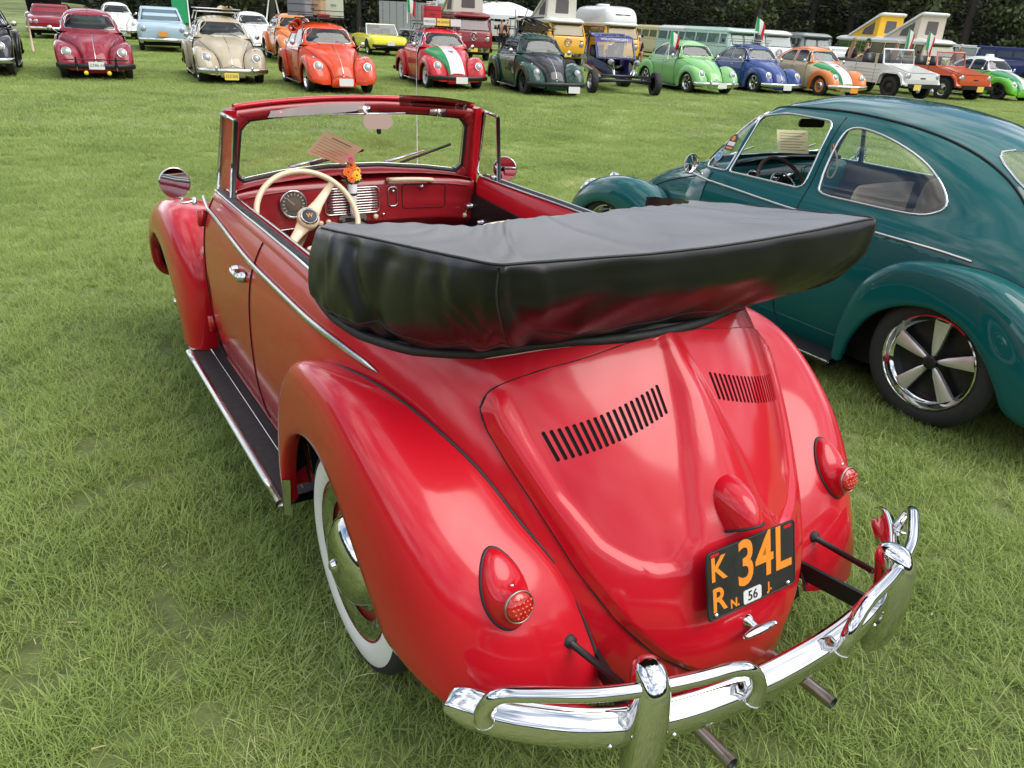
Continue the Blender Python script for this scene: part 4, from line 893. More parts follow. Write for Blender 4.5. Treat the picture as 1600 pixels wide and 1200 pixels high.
def blade(P, z0, hh=.052, sgn=1):
    G = []
    for i, p in enumerate(P):
        a, c = P[max(i-1, 0)], P[min(i+1, len(P)-1)]; t = (c-a)/np.linalg.norm(c-a); n = np.array([-t[1], t[0]]); n = n if n[0]*sgn > 0 else -n
        if n @ (p-np.array([0, 0])) < 0: n = -n
        G.append([(p[0]+n[0]*o, p[1]+n[1]*o, z0+h*hh/.052) for o, h in ((-.006, .05), (.012, .052), (.024, .03), (.028, 0), (.022, -.035), (.006, -.052), (-.006, -.05))])
    return MB().grid(np.array(G), cv=True)
ME_BUMP = mk(blade(BPF, .40), 'front_bumper'); ME_BUMPR = mk(blade(BPF*np.array([-1.03, 1]), .40, sgn=-1), 'rear_bumper')
def over(x, y, z0=.30, z1=.52):
    G = []
    for z, o_, w, d in ((z0, .02, .018, .012), (z0+.02, .03, .026, .024), (.40, .045, .028, .034), (z1-.04, .04, .028, .036), (z1-.01, .03, .02, .024), (z1, .02, .006, .006)):
        G.append([(x+(o_+d*math.sin(a))*(1 if x > 0 else -1), y+w*math.cos(a), z) for a in np.linspace(0, 2*math.pi, 14, endpoint=False)])
    return MB().grid(spl(np.array(G), 14), cv=True)
ME_OVER = [mk(over(1.965, s*.38), 'overrider') for s in (1, -1)]
def wipers_me(s): return mk(MB().tube([(.655, .30*s+.08, 1.055), (.60, .30*s-.16, 1.125)], .006, 5), 'wiper')
ME_WIPE = [wipers_me(s) for s in (1, -1)]
def blinker(s): loc, n, i, d = BV_FF.ray_cast(Vector((1.42, .56, 1.5)), Vector((0, 0, -1))); z = loc.z if loc else .8; return mk(MB().grid(np.array([[(1.42+a*.055*math.cos(q), s*.56+.022*a*math.sin(q), z-.004+.032*math.sqrt(max(0, 1-a*a))) for q in np.linspace(0, 2*math.pi, 16)] for a in np.linspace(1, 0, 6)])), 'indicator')
ME_BLINK = [blinker(s) for s in (1, -1)]
b = MB(); b.tube([(.50, -.66, 1.00), (.48, -.76, 1.06)], .006, 6); b.lathe([(-.015, 0), (-.012, .045), (0, .058), (.004, .056)], (.47, -.79, 1.07), 'x', 20, -1); ME_MIRR = mk(b, 'side_mirror')
ME_MIRL = mirmesh(ME_MIRR)
hd_ = MB(); hd_.tube([(-.10+dx, .69+dy, .90) for dx, dy in ((-.07, 0), (-.06, .03), (.06, .03), (.07, 0))], .009, 8); ME_HAND = mk(hd_, 'door_handle'); ME_HAND2 = mirmesh(ME_HAND)
pf = frame_of((1, 0, .08)); pf.translation = Vector((2.035, 0, .40)); ME_PLATE = mk(prism(rrect(.30, .15, .012), pf, .004), 'licence_plate', flat=True)
def put(name, me, m_, parent):
    o = link(name, me, parent)
    if not me.materials: me.materials.append(None)
    o.material_slots[0].link = 'OBJECT'; o.material_slots[0].material = m_; return o
def wheel_set(parent, o, sink):
    r = o.get('wr', .315); rr = o.get('rr', .20); key = ('w', r, rr, o.get('style', 'cap'), sink)
    for x in (1.245, -1.15):
        for s in (1, -1):
            k2 = key+(x, s)
            if k2 not in SD:
                y0 = o.get('wy', .635); b = wheel_mb(x, s, y0, r, rr); K = dict(c=(x, s*y0, r), sgn=s); rim = MB(); extra = []
                if o.get('style', 'cap') == 'cap':
                    rim.lathe([(.06, rr+.002), (.068, rr-.004), (.05, rr-.03), (.045, rr-.05), (.05, .12), (.05, 0)], seg=28, **K); cap = MB().lathe([(.05, .125), (.06, .12), (.085, .09), (.095, .05), (.097, 0)], seg=24, **K); extra = [('hub_cap', cap, 'chrome')]
                else:
                    rim.lathe([(.064, rr+.006), (.076, rr+.002), (.077, rr-.004), (.068, rr-.010), (.052, rr-.016), (.038, rr-.026), (.034, rr-.030), (-.02, rr-.034)], seg=48, **K); sp = MB()
                    n_ = 5; w0, w1 = (.014, .074) if o.get('style') == 'five' else (.03, .045)
                    for q in range(n_):
                        a = 2*math.pi*q/n_+o.get('spin', 0); d = np.array([math.cos(a), 0, math.sin(a)]); e = np.array([-math.sin(a), 0, math.cos(a)]); c_ = np.array([x, s*y0, r]); yy = np.array([0, s, 0]); L_ = rr-.026; G = []
                        for f, wd in ((.03, w0), (.35*L_, w0+(w1-w0)*.35), (.7*L_, w0+(w1-w0)*.7), (L_, w1)): G.append([c_+d*f+e*wd*k*.5+yy*(.040+.006*(1-k*k)) for k in np.linspace(-1, 1, 7)]+[c_+d*f+e*wd*.5+yy*.02, c_+d*f-e*wd*.5+yy*.02])
                        sp.grid(np.array(G), cv=True)
                    back = MB().lathe([(-.02, rr-.034), (-.02, 0)], seg=28, **K); hub = MB().lathe([(.04, .034), (.058, .032), (.062, .026), (.063, 0)], seg=20, **K)
                    extra = [('spoke', sp, 'alu'), ('brake_drum', back, 'black'), ('hub_cap', hub, 'black')]
                SD[k2] = (mk(b, 'wheel', 40), mk(rim, 'rim', 40), [(n, mk(q, n, 40), m_) for n, q, m_ in extra])
            tm_, rm_, ex = SD[k2]; w = put('wheel', tm_, M['tyre'], parent); w.location.z = sink/(1.055 if o.get('far') is False else 1)
            put('rim', rm_, M[o.get('rim', 'chrome')] if isinstance(o.get('rim', 'chrome'), str) else o['rim'], w)
            for n, me, mk_ in ex: put(n, me, M[mk_] if n != 'spoke' else M[o.get('spokem', 'alu')], w)
def sedan(label, col, loc, rz, name='parked_beetle', group=None, **o):
    """a closed round-backed car with its parts; o holds the options of this one"""
    p = M[col] if isinstance(col, str) else col; rf = o.get('roofm', p); fm_ = o.get('fenderm', p); sink = -o.get('drop', 0)
    t = thing(name, label, 'car', (loc[0], loc[1], loc[2]+sink), rz, group); far = o.get('far', True); gl = M['fglass'] if far else M['glass']
    body_ = put('body', ME_BODY, p, t); put('front_body', ME_FRONT, o.get('hoodm', p), t); rof = put('roof', ROOF, rf, t)
    for n, me in (('front_fender', ME_FF), ('front_fender', ME_FF2), ('rear_fender', ME_RF), ('rear_fender', ME_RF2)): put(n, me, fm_, t)
    put('engine_lid', ME_LID, p, t); put('underbody', ME_UNDER, M['dark'], t)
    put('bonnet_gap', ME_HOODGAP, M['dark'], t); [put('fender_piping', q, M['dark'], t) for q in ME_PIPES]
    if o.get('strip', True): put('bonnet_strip', ME_HOODSTRIP, M['alu'], t); put('bonnet_handle', ME_HOODGRIP, M['chrome'], t); [put('belt_strip', q, M['alu'], t) for q in ME_STRIP]
    for q in ME_DGAP: put('door_seam', q, M['dark'], t)
    for q in ME_DRIP: put('drip_rail', q, M['black'] if not far else rf, t)
    for (k, me), (kk, s) in zip(PANES, KINDS_):
        nm = {'front': 'windscreen', 'back': 'rear_window', 'vent': 'vent_window', 'door': 'door_window', 'rear': 'side_window'}[k]
        if o.get('open') and k == 'door' and not far: pn = None
        else: pn = put(nm, me, o.get('glassm', gl) if k != 'front' else gl, t)
        put('window_trim', ME_TRIM[(k, s)], M['chrome' if o.get('trim', True) else 'black'], pn or t)
    for rg_, ln in HEAD: h = put('headlight', rg_, M[o.get('lampm', 'chrome')], t); put('lens', ln, M['lens_clear'], h)
    for q in ME_BOARD: put('running_board', q, M['rubber'], t)
    for q in ME_BTRIM: put('edge_trim', q, M['alu'], t)
    for q in ME_SEATS: put('seat', q, M[o.get('seatm', 'black')], t)
    put('steering_wheel', ME_SW, M[o.get('swm', 'black')], t); put('dashboard', ME_DASH, p, t)
    for q in ME_WIPE: put('wiper', q, M['black'] if far else M['alu'], t)
    if o.get('blink', 1): [put('indicator', q, M[o.get('blinkm', 'chrome')], t) for q in ME_BLINK]
    put('side_mirror', ME_MIRR, M['chrome'], t); put('side_mirror', ME_MIRL, M['chrome'], t); put('door_handle', ME_HAND, M['chrome'], t); put('door_handle', ME_HAND2, M['chrome'], t)
    bm_ = o.get('bumpm', 'chrome')
    if bm_: fb = put('front_bumper', ME_BUMP, M[bm_], t); rb = put('rear_bumper', ME_BUMPR, M[bm_], t)
    if bm_ and o.get('overs', True): [put('overrider', q, M[bm_], fb) for q in ME_OVER]
    if o.get('plate'):
        txt, pm__, tm__ = o['plate']; q = put('licence_plate', ME_PLATE, M[pm__], t); q.location = (o.get('px', 0), o.get('py', 0), o.get('pz', 0))
        if txt: text('plate_number', txt, .085, M[tm__], q, pf @ Matrix.Translation((0, 0, .0045)), .0008)
    wheel_set(t, o, -sink); return t
M['wheel_silver'] = mat('machined_wheel_silver', (.74, .73, .71), .42, .75, noise=(20, .06, .05))
TEAL = sedan('dark teal closed car with five-spoke alloy wheels parked beside the red convertible', 'teal', (.20, -3.07, 0), R(0), name='teal_sedan', far=False, wr=.310, rr=.222, style='five', spin=math.pi/2, wy=.655, spokem='wheel_silver', seatm='beige', swm='carpet', drop=.135, bumpm='chrome', overs=True, open=True)
TEAL.scale = (1.055,)*3
put('horn_ring', ME_HORN, M['chrome'], TEAL); put('spoke', ME_SWS, M['black'], TEAL)
MB().lathe([(0, .055), (.008, .054), (.010, .046)], (.438, .30, .965), 'x', 24, -1).part('speedometer', M['chrome'], TEAL); MB().lathe([(.004, .046), (.005, 0)], (.438, .30, .965), 'x', 20, -1).part('gauge_face', M['black'], TEAL)
MB().box((.435, .0, .955), (.014, .20, .055)).part('radio', M['chrome'], TEAL); MB().box((.427, 0, .955), (.004, .10, .03)).part('radio_dial', M['black'], TEAL, flat=True)
MB().tube([(.435, y, .935) for y in (-.11, -.52)], .004, 6).part('dash_strip', M['chrome'], TEAL); MB().tube([(.432-.0*a, -.30+a, .972+c) for a, c in rrect(.24, .10, .02)], .0025, 5, closed=True).part('glovebox_seam', M['dark'], TEAL)
MB().tube([(.52-.1*(y/.5)**2, y, 1.068) for y in np.linspace(-.5, .5, 12)], .012, 8).part('dash_pad', M['black'], TEAL)
for s in (1, -1):     # inner trim panels and a grab strap behind each door
    MB().grid(np.array([[(x, s*.585, z) for z in (.35, .7, 1.02)] for x in (.45, -.2, -1.1)])).part('inner_trim', M['carpet'], TEAL)
    MB().tube(spl(np.array([(-.26, s*.535, 1.28), (-.30, s*.52, 1.19), (-.295, s*.53, 1.12), (-.27, s*.54, 1.12), (-.262, s*.53, 1.18), (-.26, s*.54, 1.27)]), 24), .010, 6, flat=.5).part('grab_strap', M['beige'], TEAL)
MB().grid(np.array([[(x, y, z) for y in (-.5, 0, .5)] for x, z in ((-1.0, 1.0), (-1.12, 1.02), (-1.22, 1.0))])).part('parcel_shelf', M['carpet'], TEAL)
MB().tube([(.30, .0, 1.345), (.30, -.16, 1.34), (.29, -.30, 1.33)], [.004, .018, .004], 8, flat=.5).part('sun_visor', M['beige'], TEAL)
mt = frame_of((-1, .25, .10)); mt.translation = Vector((.33, -.02, 1.30)); prism(rrect(.18, .05, .02), mt, .012).part('inside_mirror', M['black'], TEAL, flat=True)
mt = frame_of((-.75, .35, .45)); mt.translation = Vector((.50, -.10, 1.165)); q = prism(rrect(.21, .15, .002, 1), mt, .001).part('paper_sheet', M['paper'], None, flat=True); q.location = TEAL.location; q.scale = TEAL.scale; tag(q, 'yellowed paper sheet behind the windscreen of the teal car', 'paper')
for i in range(7): MB().add([tuple(mt @ Vector(v)) for v in ((-.085, .055-.018*i, .0016), (.085-.02*(i % 3), .055-.018*i, .0016), (.085-.02*(i % 3), .051-.018*i, .0016), (-.085, .051-.018*i, .0016))], [(0, 1, 2, 3)]).part('printed_line', M['ink'], q, flat=True)
# stickers on the vent window and lettering on the back window
def stick(kind, s, u, v, poly, m_, nm, off=.004):
    c = on_roof(kind, s, [(u, v)], off)[0]; _, n, _, _ = BV_ROOF.find_nearest(Vector(c)); mt = frame_of(n if n.y*s > 0 or kind == 'back' else -n); mt.translation = Vector(c); return prism(poly, mt, .0006).part(nm, m_, TEAL, flat=True), mt
SB = mat('sticker_blue', (.10, .28, .50), .5); SO = mat('sticker_orange', (.70, .22, .03), .5)
circ = lambda r, n=20: [(r*math.cos(a), r*math.sin(a)) for a in np.linspace(0, 2*math.pi, n, endpoint=False)]
o, mt = stick('vent', 1, .455, 1.108, circ(.030), M['plate_white'], 'round_sticker'); prism(circ(.026), mt @ Matrix.Translation((0, 0, .0008)), .0004).part('sticker_print', SB, o, flat=True); text('sticker_letters', 'VW', .022, M['plate_white'], o, mt @ Matrix.Translation((0, 0, .0018)), .0002)
o, mt = stick('vent', 1, .395, 1.19, [(-.036, -.045), (.036, -.045), (.038, 0), (.030, .035), (.010, .052), (-.010, .052), (-.030, .035), (-.038, 0)], M['black'], 'badge_sticker'); prism(circ(.016), mt @ Matrix.Translation((-.004, .026, .0008)), .0004).part('sticker_sun', SO, o, flat=True); prism(rrect(.062, .024, .003), mt @ Matrix.Translation((0, -.006, .0008)), .0004).part('sticker_band', M['plate_white'], o, flat=True); prism(rrect(.056, .012, .002), mt @ Matrix.Translation((0, -.032, .0008)), .0004).part('sticker_band', SO, o, flat=True)
o, mt = stick('rear', -1, -.52, 1.19, rrect(.06, .09, .01), M['paper'], 'window_sticker', .006)
n = Vector((-.75, 0, .66)); mt = frame_of(n); mt.translation = Vector((tail_x(.1, 1.27)-.012, .10, 1.27)); OL = mat('orange_lettering', (.75, .16, .04), .5)
for tx, dy, sz, dx in (('Killin', .045, .10, -.20), ('Bugs', -.04, .075, -.10)): text('window_lettering', tx, sz, OL, TEAL, mt @ Matrix.Translation((dx, dy, .012)), .0004, align='LEFT')
# ------------------------------------------------------------------ the rows of parked cars across the field
def at(x, y): return (x, y, terrain(x, y))
def ob(name, me, m_, parent=None, loc=None): o = link(name, me, parent, loc); me.materials.append(m_); return o
def flagged(base, stripes, name='flag_hood'):
    """bonnet painted in three bands across the car (y in the car's own space)"""
    Mx = paint(name, base); N = Mx.node_tree.nodes; L = Mx.node_tree.links; b = N['Principled BSDF']; t = N.new('ShaderNodeTexCoord'); sx = N.new('ShaderNodeSeparateXYZ'); L.new(t.outputs['Object'], sx.inputs[0])
    # bands only on the bonnet skin: between the bonnet gaps
    r = N.new('ShaderNodeValToRGB'); r.color_ramp.interpolation = 'CONSTANT'; e = r.color_ramp.elements; e[0].position = 0; e[0].color = (*base, 1); e[1].position = .999; e[1].color = (*base, 1)
    mr = N.new('ShaderNodeMapRange'); mr.inputs['From Min'].default_value = -.6; mr.inputs['From Max'].default_value = .6; L.new(sx.outputs[1], mr.inputs[0]); L.new(mr.outputs[0], r.inputs[0])
    for p, c in stripes: q = e.new((p+.6)/1.2); q.color = (*c, 1)
    for l in list(b.inputs['Base Color'].links): L.remove(l)
    L.new(r.outputs[0], b.inputs['Base Color']); return Mx
def hood_skin(parent, m_):
    """bonnet as its own panel 4 mm proud of the front body"""
    J = 21; g = FBG[8:46, :J+1].copy(); n = np.cross(np.gradient(g, axis=0), np.gradient(g, axis=1)); n /= np.linalg.norm(n, axis=2, keepdims=True); n *= np.sign(n[:, :, 2:3]+.3*n[:, :, :1]+1e-9); g = g+n*.004
    full = np.concatenate([g[:, ::-1]*np.array([1, -1, 1]), g[:, 1:]], axis=1); return put('bonnet', recalc(MB().grid(full).mesh('bonnet')), m_, parent)
C_ = dict(crimson=paint('crimson_paint', (.23, .006, .018)), beige=paint('beige_paint', (.42, .36, .25)), orange=paint('orange_red_paint', (.62, .055, .01)), red2=paint('bright_red_paint', (.50, .01, .02)),
  dgreen=paint('dark_green_paint', (.006, .045, .025)), lgreen=paint('light_green_paint', (.20, .46, .15)), blue=paint('blue_paint', (.012, .045, .20)), cream=paint('cream_paint', (.55, .46, .27)), orange2=paint('orange_paint', (.70, .19, .03)),
  white=paint('white_car_paint', (.68, .69, .66)), lime=paint('lime_green_paint', (.12, .42, .02)), black=paint('black_paint', (.008, .008, .01)), ltblue=paint('pale_blue_paint', (.33, .45, .52)), yellow=paint('yellow_paint', (.75, .66, .02)),
  maroon=paint('maroon_paint', (.20, .012, .02)), mint=paint('mint_paint', (.42, .58, .50)), grey=paint('grey_green_paint', (.22, .25, .23)), gold=paint('mustard_paint', (.70, .36, .02)), olive=paint('olive_paint', (.22, .32, .06)), tan=paint('tan_paint', (.58, .46, .27)), ora3=paint('rust_orange_paint', (.58, .10, .03)), paleyel=paint('pale_yellow_paint', (.62, .55, .32)), navy=paint('navy_paint', (.02, .03, .16)), silver=paint('silver_paint', (.40, .42, .44)))
GREEN, WHT, REDC = (.01, .22, .06), (.66, .62, .68), (.50, .01, .02)
G1 = 'cars in the front row across the field'
def far_sedan(label, col, x, y, deg, **o): return sedan(label, C_[col] if isinstance(col, str) else col, at(x, y), R(deg), group=G1, **o)
c1 = far_sedan('crimson car facing the viewer with a white licence plate and black bumper bars', 'crimson', 18.91, -.82, 175, drop=.10, plate=('13Z86-HL', 'plate_white', 'black'), bumpm='black', blink=0, pz=.02)
for y in (-.22, .22): q = put('fog_lamp', mk(MB().lathe([(0, 0), (.0, .045), (.03, .045), (.04, .02), (.042, 0)], (1.98, y, .27), 'x', 14), 'fog_lamp'), M['lens_yellow'], c1)
b = MB()
for s in (1, -1): b.tube([(2.02, s*.38, .32), (2.03, s*.38, .58)], .018, 8)
b.tube([(2.03, -.62, .53), (2.04, 0, .54), (2.03, .62, .53)], .012, 8); ob('bumper_guard', mk(b, 'bumper_guard'), M['black'], c1)
ob('aerial', mk(MB().tube([(.32, 0, 1.43), (.28, 0, 1.62)], .006, 5), 'aerial'), M['black'], c1)
c2 = far_sedan('beige car with a wooden board on its white roof rack', 'beige', 18.13, -3.52, 174, drop=.10, plate=('53Z300', 'plate_yellow', 'black'), px=.02, py=-.08, pz=-.10, blinkm='lens_amber', swm='white', seatm='beige')
c3 = far_sedan('orange red car with luggage on its roof rack and body coloured bumper', 'orange', 15.91, -5.29, 174, drop=.10, plate=('', 'plate_white', 'black'), px=-.10, pz=-.03, bumpm=None, blinkm='chrome', wr=.30, style='five', rr=.20)
c4 = far_sedan('red car with green, white and red striped bonnet and a cooler on top', 'red2', 17.03, -8.80, 170, drop=.10, plate=('', 'plate_white', 'black'), pz=-.04, strip=False, bumpm='black', overs=False, blinkm='lens_amber', style='five', rim='white', wr=.30, glassm=M['dglass'])
hd = hood_skin(c4, flagged(REDC, [(-.60, GREEN), (-.19, WHT), (.17, REDC)], 'tricolour_bonnet'))
c5 = far_sedan('dark green car with black bonnet and bicycles on the roof rack', 'dgreen', 15.43, -10.76, 167, drop=.10, plate=('', 'plate_white', 'black'), py=.35, pz=-.10, bumpm='black', overs=False, style='five', rim='black', spokem='black', glassm=M['dglass'], trim=False, wr=.31, lampm='black')
hood_skin(c5, C_['black'])
c7 = far_sedan('light green car with a chrome bumper and a flag on its side mirror', 'lgreen', 16.05, -16.75, 169, drop=.10, plate=('', 'plate_white', 'black'), pz=-.02, style='five', wr=.30, glassm=M['dglass'], blink=0)
c8 = far_sedan('blue car with a pale striped roof and a roof rack', 'blue', 16.26, -19.83, 168, drop=.12, roofm=C_['blue'], plate=('', 'plate_white', 'black'), pz=-.06, style='five', wr=.30, blink=0, overs=False)
c9 = far_sedan('two tone cream and orange car with a striped bonnet and orange wheels', 'cream', 15.26, -21.66, 169, drop=.08, roofm=C_['orange2'], fenderm=C_['orange2'], plate=('', 'plate_gold', 'black'), pz=-.08, rim=C_['orange2'], strip=False, overs=False, blinkm='chrome')
hood_skin(c9, flagged((.66, .17, .03), [(-.60, GREEN), (-.19, WHT), (.17, (.66, .17, .03))], 'orange_tricolour_bonnet'))
c12 = far_sedan('lime green car with a white roof at the end of the front row', 'lime', 13.9, -29.6, 168, drop=.10, roofm=C_['white'], style='five', rim='black', spokem='black', glassm=M['dglass'], trim=False, bumpm=None, wr=.32)
hood_skin(c12, flagged((.60, .62, .60), [(-.60, (.01, .20, .05)), (-.05, (.60, .62, .60))], 'green_white_bonnet'))
c0 = far_sedan('black car cut off by the left edge of the picture', 'black', 19.3, 1.42, 175, drop=.05, blink=0, overs=False)
c13 = far_sedan('white car parked beyond the beige car with the board', 'white', 29.5, -7.3, 174, name='parked_beetle', drop=.03); c13['group'] = 'cars in the second row'
c14 = far_sedan('white rounded car half hidden behind the crimson car', 'white', 39.5, -4.0, 176, drop=.0); c14['group'] = 'cars in the second row'
c15 = far_sedan('small orange car just visible behind the orange red car', 'orange2', 25.5, -7.6, 174, drop=.0); c15['group'] = 'cars in the second row'
text('taxi_number', '12', .22, M['black'], c12, Matrix.Translation((.35, -.70, .78)) @ Matrix.Rotation(R(90), 4, 'X'), .001)
ob('roof_sign', mk(MB().box((-.05, 0, 1.53), (.14, .30, .08), taper=.8), 'roof_sign', flat=True), M['white'], c12)
# crests on the bonnets: a plain ring of leaves with a small bird shape in the centre
CREST = mat('crest_print', (.28, .12, .10), .5)
for c in (c4, c9):
    b = MB()
    for k in range(14):
        a = R(200+k*140/13); ps = []
        for rr_, da in ((.085, 0), (.105, .08), (.085, .16)): q = (1.10+rr_*math.cos(a+da+math.pi*.5)*1.2, rr_*math.sin(a+da+math.pi*.5)); ps.append(q)
        v = []
        for x, y in ps: loc, n, i, d = BV_HOOD.ray_cast(Vector((x, y, 2)), Vector((0, 0, -1))) if 'BV_HOOD' in globals() else (None, None, None, None); v.append((x, y, (loc.z if loc else .95)+.009))
        b.add(v, [(0, 1, 2)])
    for dx, dy, w, h in ((0, 0, .05, .09), (.05, .02, .03, .03), (-.03, .045, .05, .03), (-.02, -.045, .05, .03)):
        v = []
        for x, y in ((1.10+dx-h/2, dy-w/2), (1.10+dx+h/2, dy-w/2), (1.10+dx+h/2, dy+w/2), (1.10+dx-h/2, dy+w/2)): i_ = int(np.argmin(abs(FBG[:, 0, 0]-x))); v.append((x, y, FBG[i_, 0, 2]+.012-.35*y*y))
        b.add(v, [(0, 1, 2, 3)])
    ob('crest', mk(b, 'crest', flat=True), CREST, c)
def roof_rack(label, car, x0=-.75, x1=.15, w=.46, z=1.56, m_='alu', slats=7, rail=.07):
    t = thing('roof_rack', label, 'roof rack', car.location, car.rotation_euler.z, 'roof racks on the parked cars'); b = MB()
    for s in (1, -1): b.tube([(x0, s*w, z), (x1, s*w, z)], .012, 6)
    for x in (x0, x1): b.tube([(x, -w, z), (x, w, z)], .012, 6)
    o = b.part('rack_frame', M[m_], t); b = MB()
    for s in (1, -1): b.tube([(x0-.04, s*(w+.03), z+rail), (x1+.04, s*(w+.03), z+rail)], .010, 6)
    for x in (x0-.04, x1+.04): b.tube([(x, -w-.03, z+rail), (x, w+.03, z+rail)], .010, 6)
    b.part('rail', M[m_], t)
    for k in range(slats): y = -w+2*w*(k+.5)/slats; MB().box(((x0+x1)/2, y, z+.005), (x1-x0, .05, .012)).part('slat', M['beige'] if m_ == 'alu' else M[m_], t, flat=True)
    for x in (x0+.1, x1-.1):
        for s in (1, -1): MB().tube([(x, s*w, z), (x, s*(w+.06), 1.40)], .010, 6).part('bracket', M[m_], t)
    return t
rk2 = roof_rack('white slatted roof rack on the beige car', c2, m_='white', z=1.57)
rk3 = roof_rack('black roof rack on the orange red car', c3, m_='black'); rk4 = roof_rack('dark roof rack on the car with the cooler', c4, m_='black', z=1.55); rk5 = roof_rack('black roof rack carrying bicycles on the dark green car', c5, m_='black', rail=.05)
rk8 = roof_rack('thin metal roof rack on the blue car', c8, m_='steel', z=1.55)
def local(car, name, label, cat, group=None, dz=0): return thing(name, label, cat, (car.location.x, car.location.y, car.location.z+dz), car.rotation_euler.z, group)
# surf board like wooden plank
t = local(c2, 'surfboard', 'yellow wooden board strapped on the rack of the beige car', 'surfboard'); G = [[(x, .22+.16*math.sqrt(max(0, 1-((x+.35)/.72)**2))*math.cos(a), 1.64+.025*math.sin(a)+.05*((x+.35)/.7)**2) for a in np.linspace(0, 2*math.pi, 12, endpoint=False)] for x in np.linspace(-1.06, .36, 22)]
MB().grid(np.array(G), cv=True).part('board', mat('varnished_wood', (.55, .36, .12), .35), t); MB().tube([(-1.0, .22, 1.68), (.3, .22, 1.68)], .006, 5).part('stringer', M['carpet'], t)
def case(car, label, c, d, m_, cat='suitcase', rz=0, corners=True):
    t = local(car, 'suitcase', label, cat, 'luggage on the roof racks'); Rm = Matrix.Rotation(rz, 3, 'Z'); b = MB(); x, y, z = d; G = []
    for h in np.linspace(-z/2, z/2, 4): G.append([tuple(Rm @ Vector((px, py, 0))+Vector((c[0], c[1], c[2]+h))) for px, py in rrect(x, y, min(x, y)*.12, 3)])
    b.grid(np.array(G), cv=True); b.add(G[-1], [tuple(range(len(G[0])))]); b.add(G[0], [tuple(reversed(range(len(G[0]))))]); b.part('shell', m_, t, sharp=50)
    for h in (-z*.25, z*.25): MB().tube([tuple(Rm @ Vector((px*1.01, py*1.01, 0))+Vector((c[0], c[1], c[2]+h))) for px, py in rrect(x, y, min(x, y)*.12, 3)], .006, 5, closed=True).part('band', M['black'], t)
    MB().tube([tuple(Rm @ Vector(q)+Vector(c)) for q in ((x/2, -.06, 0), (x/2+.03, -.05, 0), (x/2+.03, .05, 0), (x/2, .06, 0))], .008, 6).part('handle', M['black'], t); return t
CANV = mat('grey_canvas', (.22, .22, .24), .8); PALE = mat('pale_green_case', (.42, .44, .34), .6); TANL = mat('tan_leather', (.40, .26, .16), .6); REDM = mat('red_metal', (.42, .02, .03), .35, coat=.5)
case(c3, 'grey canvas bag lying on the rack of the orange red car', (-.35, -.32, 1.76), (.62, .48, .32), CANV, 'bag', .5); case(c3, 'pale green suitcase standing on the rack of the orange red car', (-.35, .30, 1.86), (.28, .52, .52), PALE, 'suitcase', .2)
case(c3, 'tan leather bag leaning between the grey bag and pale suitcase', (-.22, .0, 1.84), (.46, .28, .44), TANL, 'bag', -.6); case(c3, 'small red box on the orange red car roof rack', (.05, .02, 1.62), (.20, .26, .08), REDM, 'box')
case(c4, 'red metal cooler on the roof of the striped bonnet car', (-.25, -.12, 1.80), (.36, .46, .38), REDM, 'cooler'); case(c4, 'rolled white towel on top of the red cooler', (-.25, -.10, 2.04), (.20, .26, .10), M['white'], 'towel')
t = local(c4, 'roof_sign_board', 'board with white and yellow lettering panels in front of the cooler', 'sign')
for y0, w, m_, tx in ((.30, .32, M['plate_white'], 'MEXICO'), (-.06, .34, M['plate_yellow'], 'MI LINDO'), (-.40, .28, M['plate_white'], '')):
    pb = MB().box((.22, -y0, 1.62), (.02, w, .17)).part('panel', m_, t, flat=True)
    if tx: text('panel_lettering', tx, .075, M['black'], pb, Matrix.Translation((.232, -y0, 1.62)) @ frame_of((1, 0, 0)), .0006)
case(c4, 'striped blanket roll behind the lettering panels', (-.1, .25, 1.64), (.5, .3, .12), mat('striped_blanket', (.55, .16, .10), .8), 'blanket', .3)
# snorkel-like horns on the orange car: two orange pipes beside the roof
t = local(c3, 'roof_horn', 'pair of orange trumpets mounted beside the orange car roof', 'horn')
for k in range(2): MB().lathe([(-.35, .035), (-.10, .045), (.02, .075), (.10, .115), (.11, .108), (.02, .06)], (.02, -.58-.10*k+.0, 1.43-.08*k), 'x', 20).part('trumpet', C_['orange'], t)
# bicycles on the dark green car
def bicycle(car, label, y, z, tilt, m_):
    t = local(car, 'bicycle', label, 'bicycle', 'bicycles on the dark green car'); A = Matrix.Rotation(tilt, 3, 'X')
    def T(x, u, w=0): q = A @ Vector((x, w, u)); return (q.x-.3, q.y+y, q.z+z)
    for cx in (-.42, .42):
        o = MB().tube([T(cx+.25*math.cos(a), .25*math.sin(a)) for a in np.linspace(0, 6.283, 28, endpoint=False)], .016, 6, closed=True).part('wheel', M['tyre'], t); b = MB()
        for k in range(8): a = k*math.pi/4; b.tube([T(cx, 0), T(cx+.24*math.cos(a), .24*math.sin(a))], .003, 4)
        b.part('spokes', M['steel'], o)['kind'] = 'stuff'
    b = MB()
    for p, q in (((-.42, 0), (-.12, .36)), ((-.42, 0), (-.05, -.02)), ((-.05, -.02), (-.12, .36)), ((-.05, -.02), (.32, .34)), ((-.12, .34), (.32, .36)), ((.42, 0), (.30, .42))): b.tube([T(*p), T(*q)], .014, 6)
    b.part('frame', m_, t); MB().tube([T(.32, .44, -.22), T(.30, .44, 0), T(.32, .44, .22)], .011, 6).part('handlebar', M['steel'], t); MB().box(T(-.13, .40), (.20, .10, .04)).part('saddle', M['black'], t)
bicycle(c5, 'black bicycle lying on the rack of the dark green car', .12, 1.72, R(70), M['black']); bicycle(c5, 'grey bicycle stacked above the black one on the dark green car', -.10, 1.84, R(96), M['steel'])
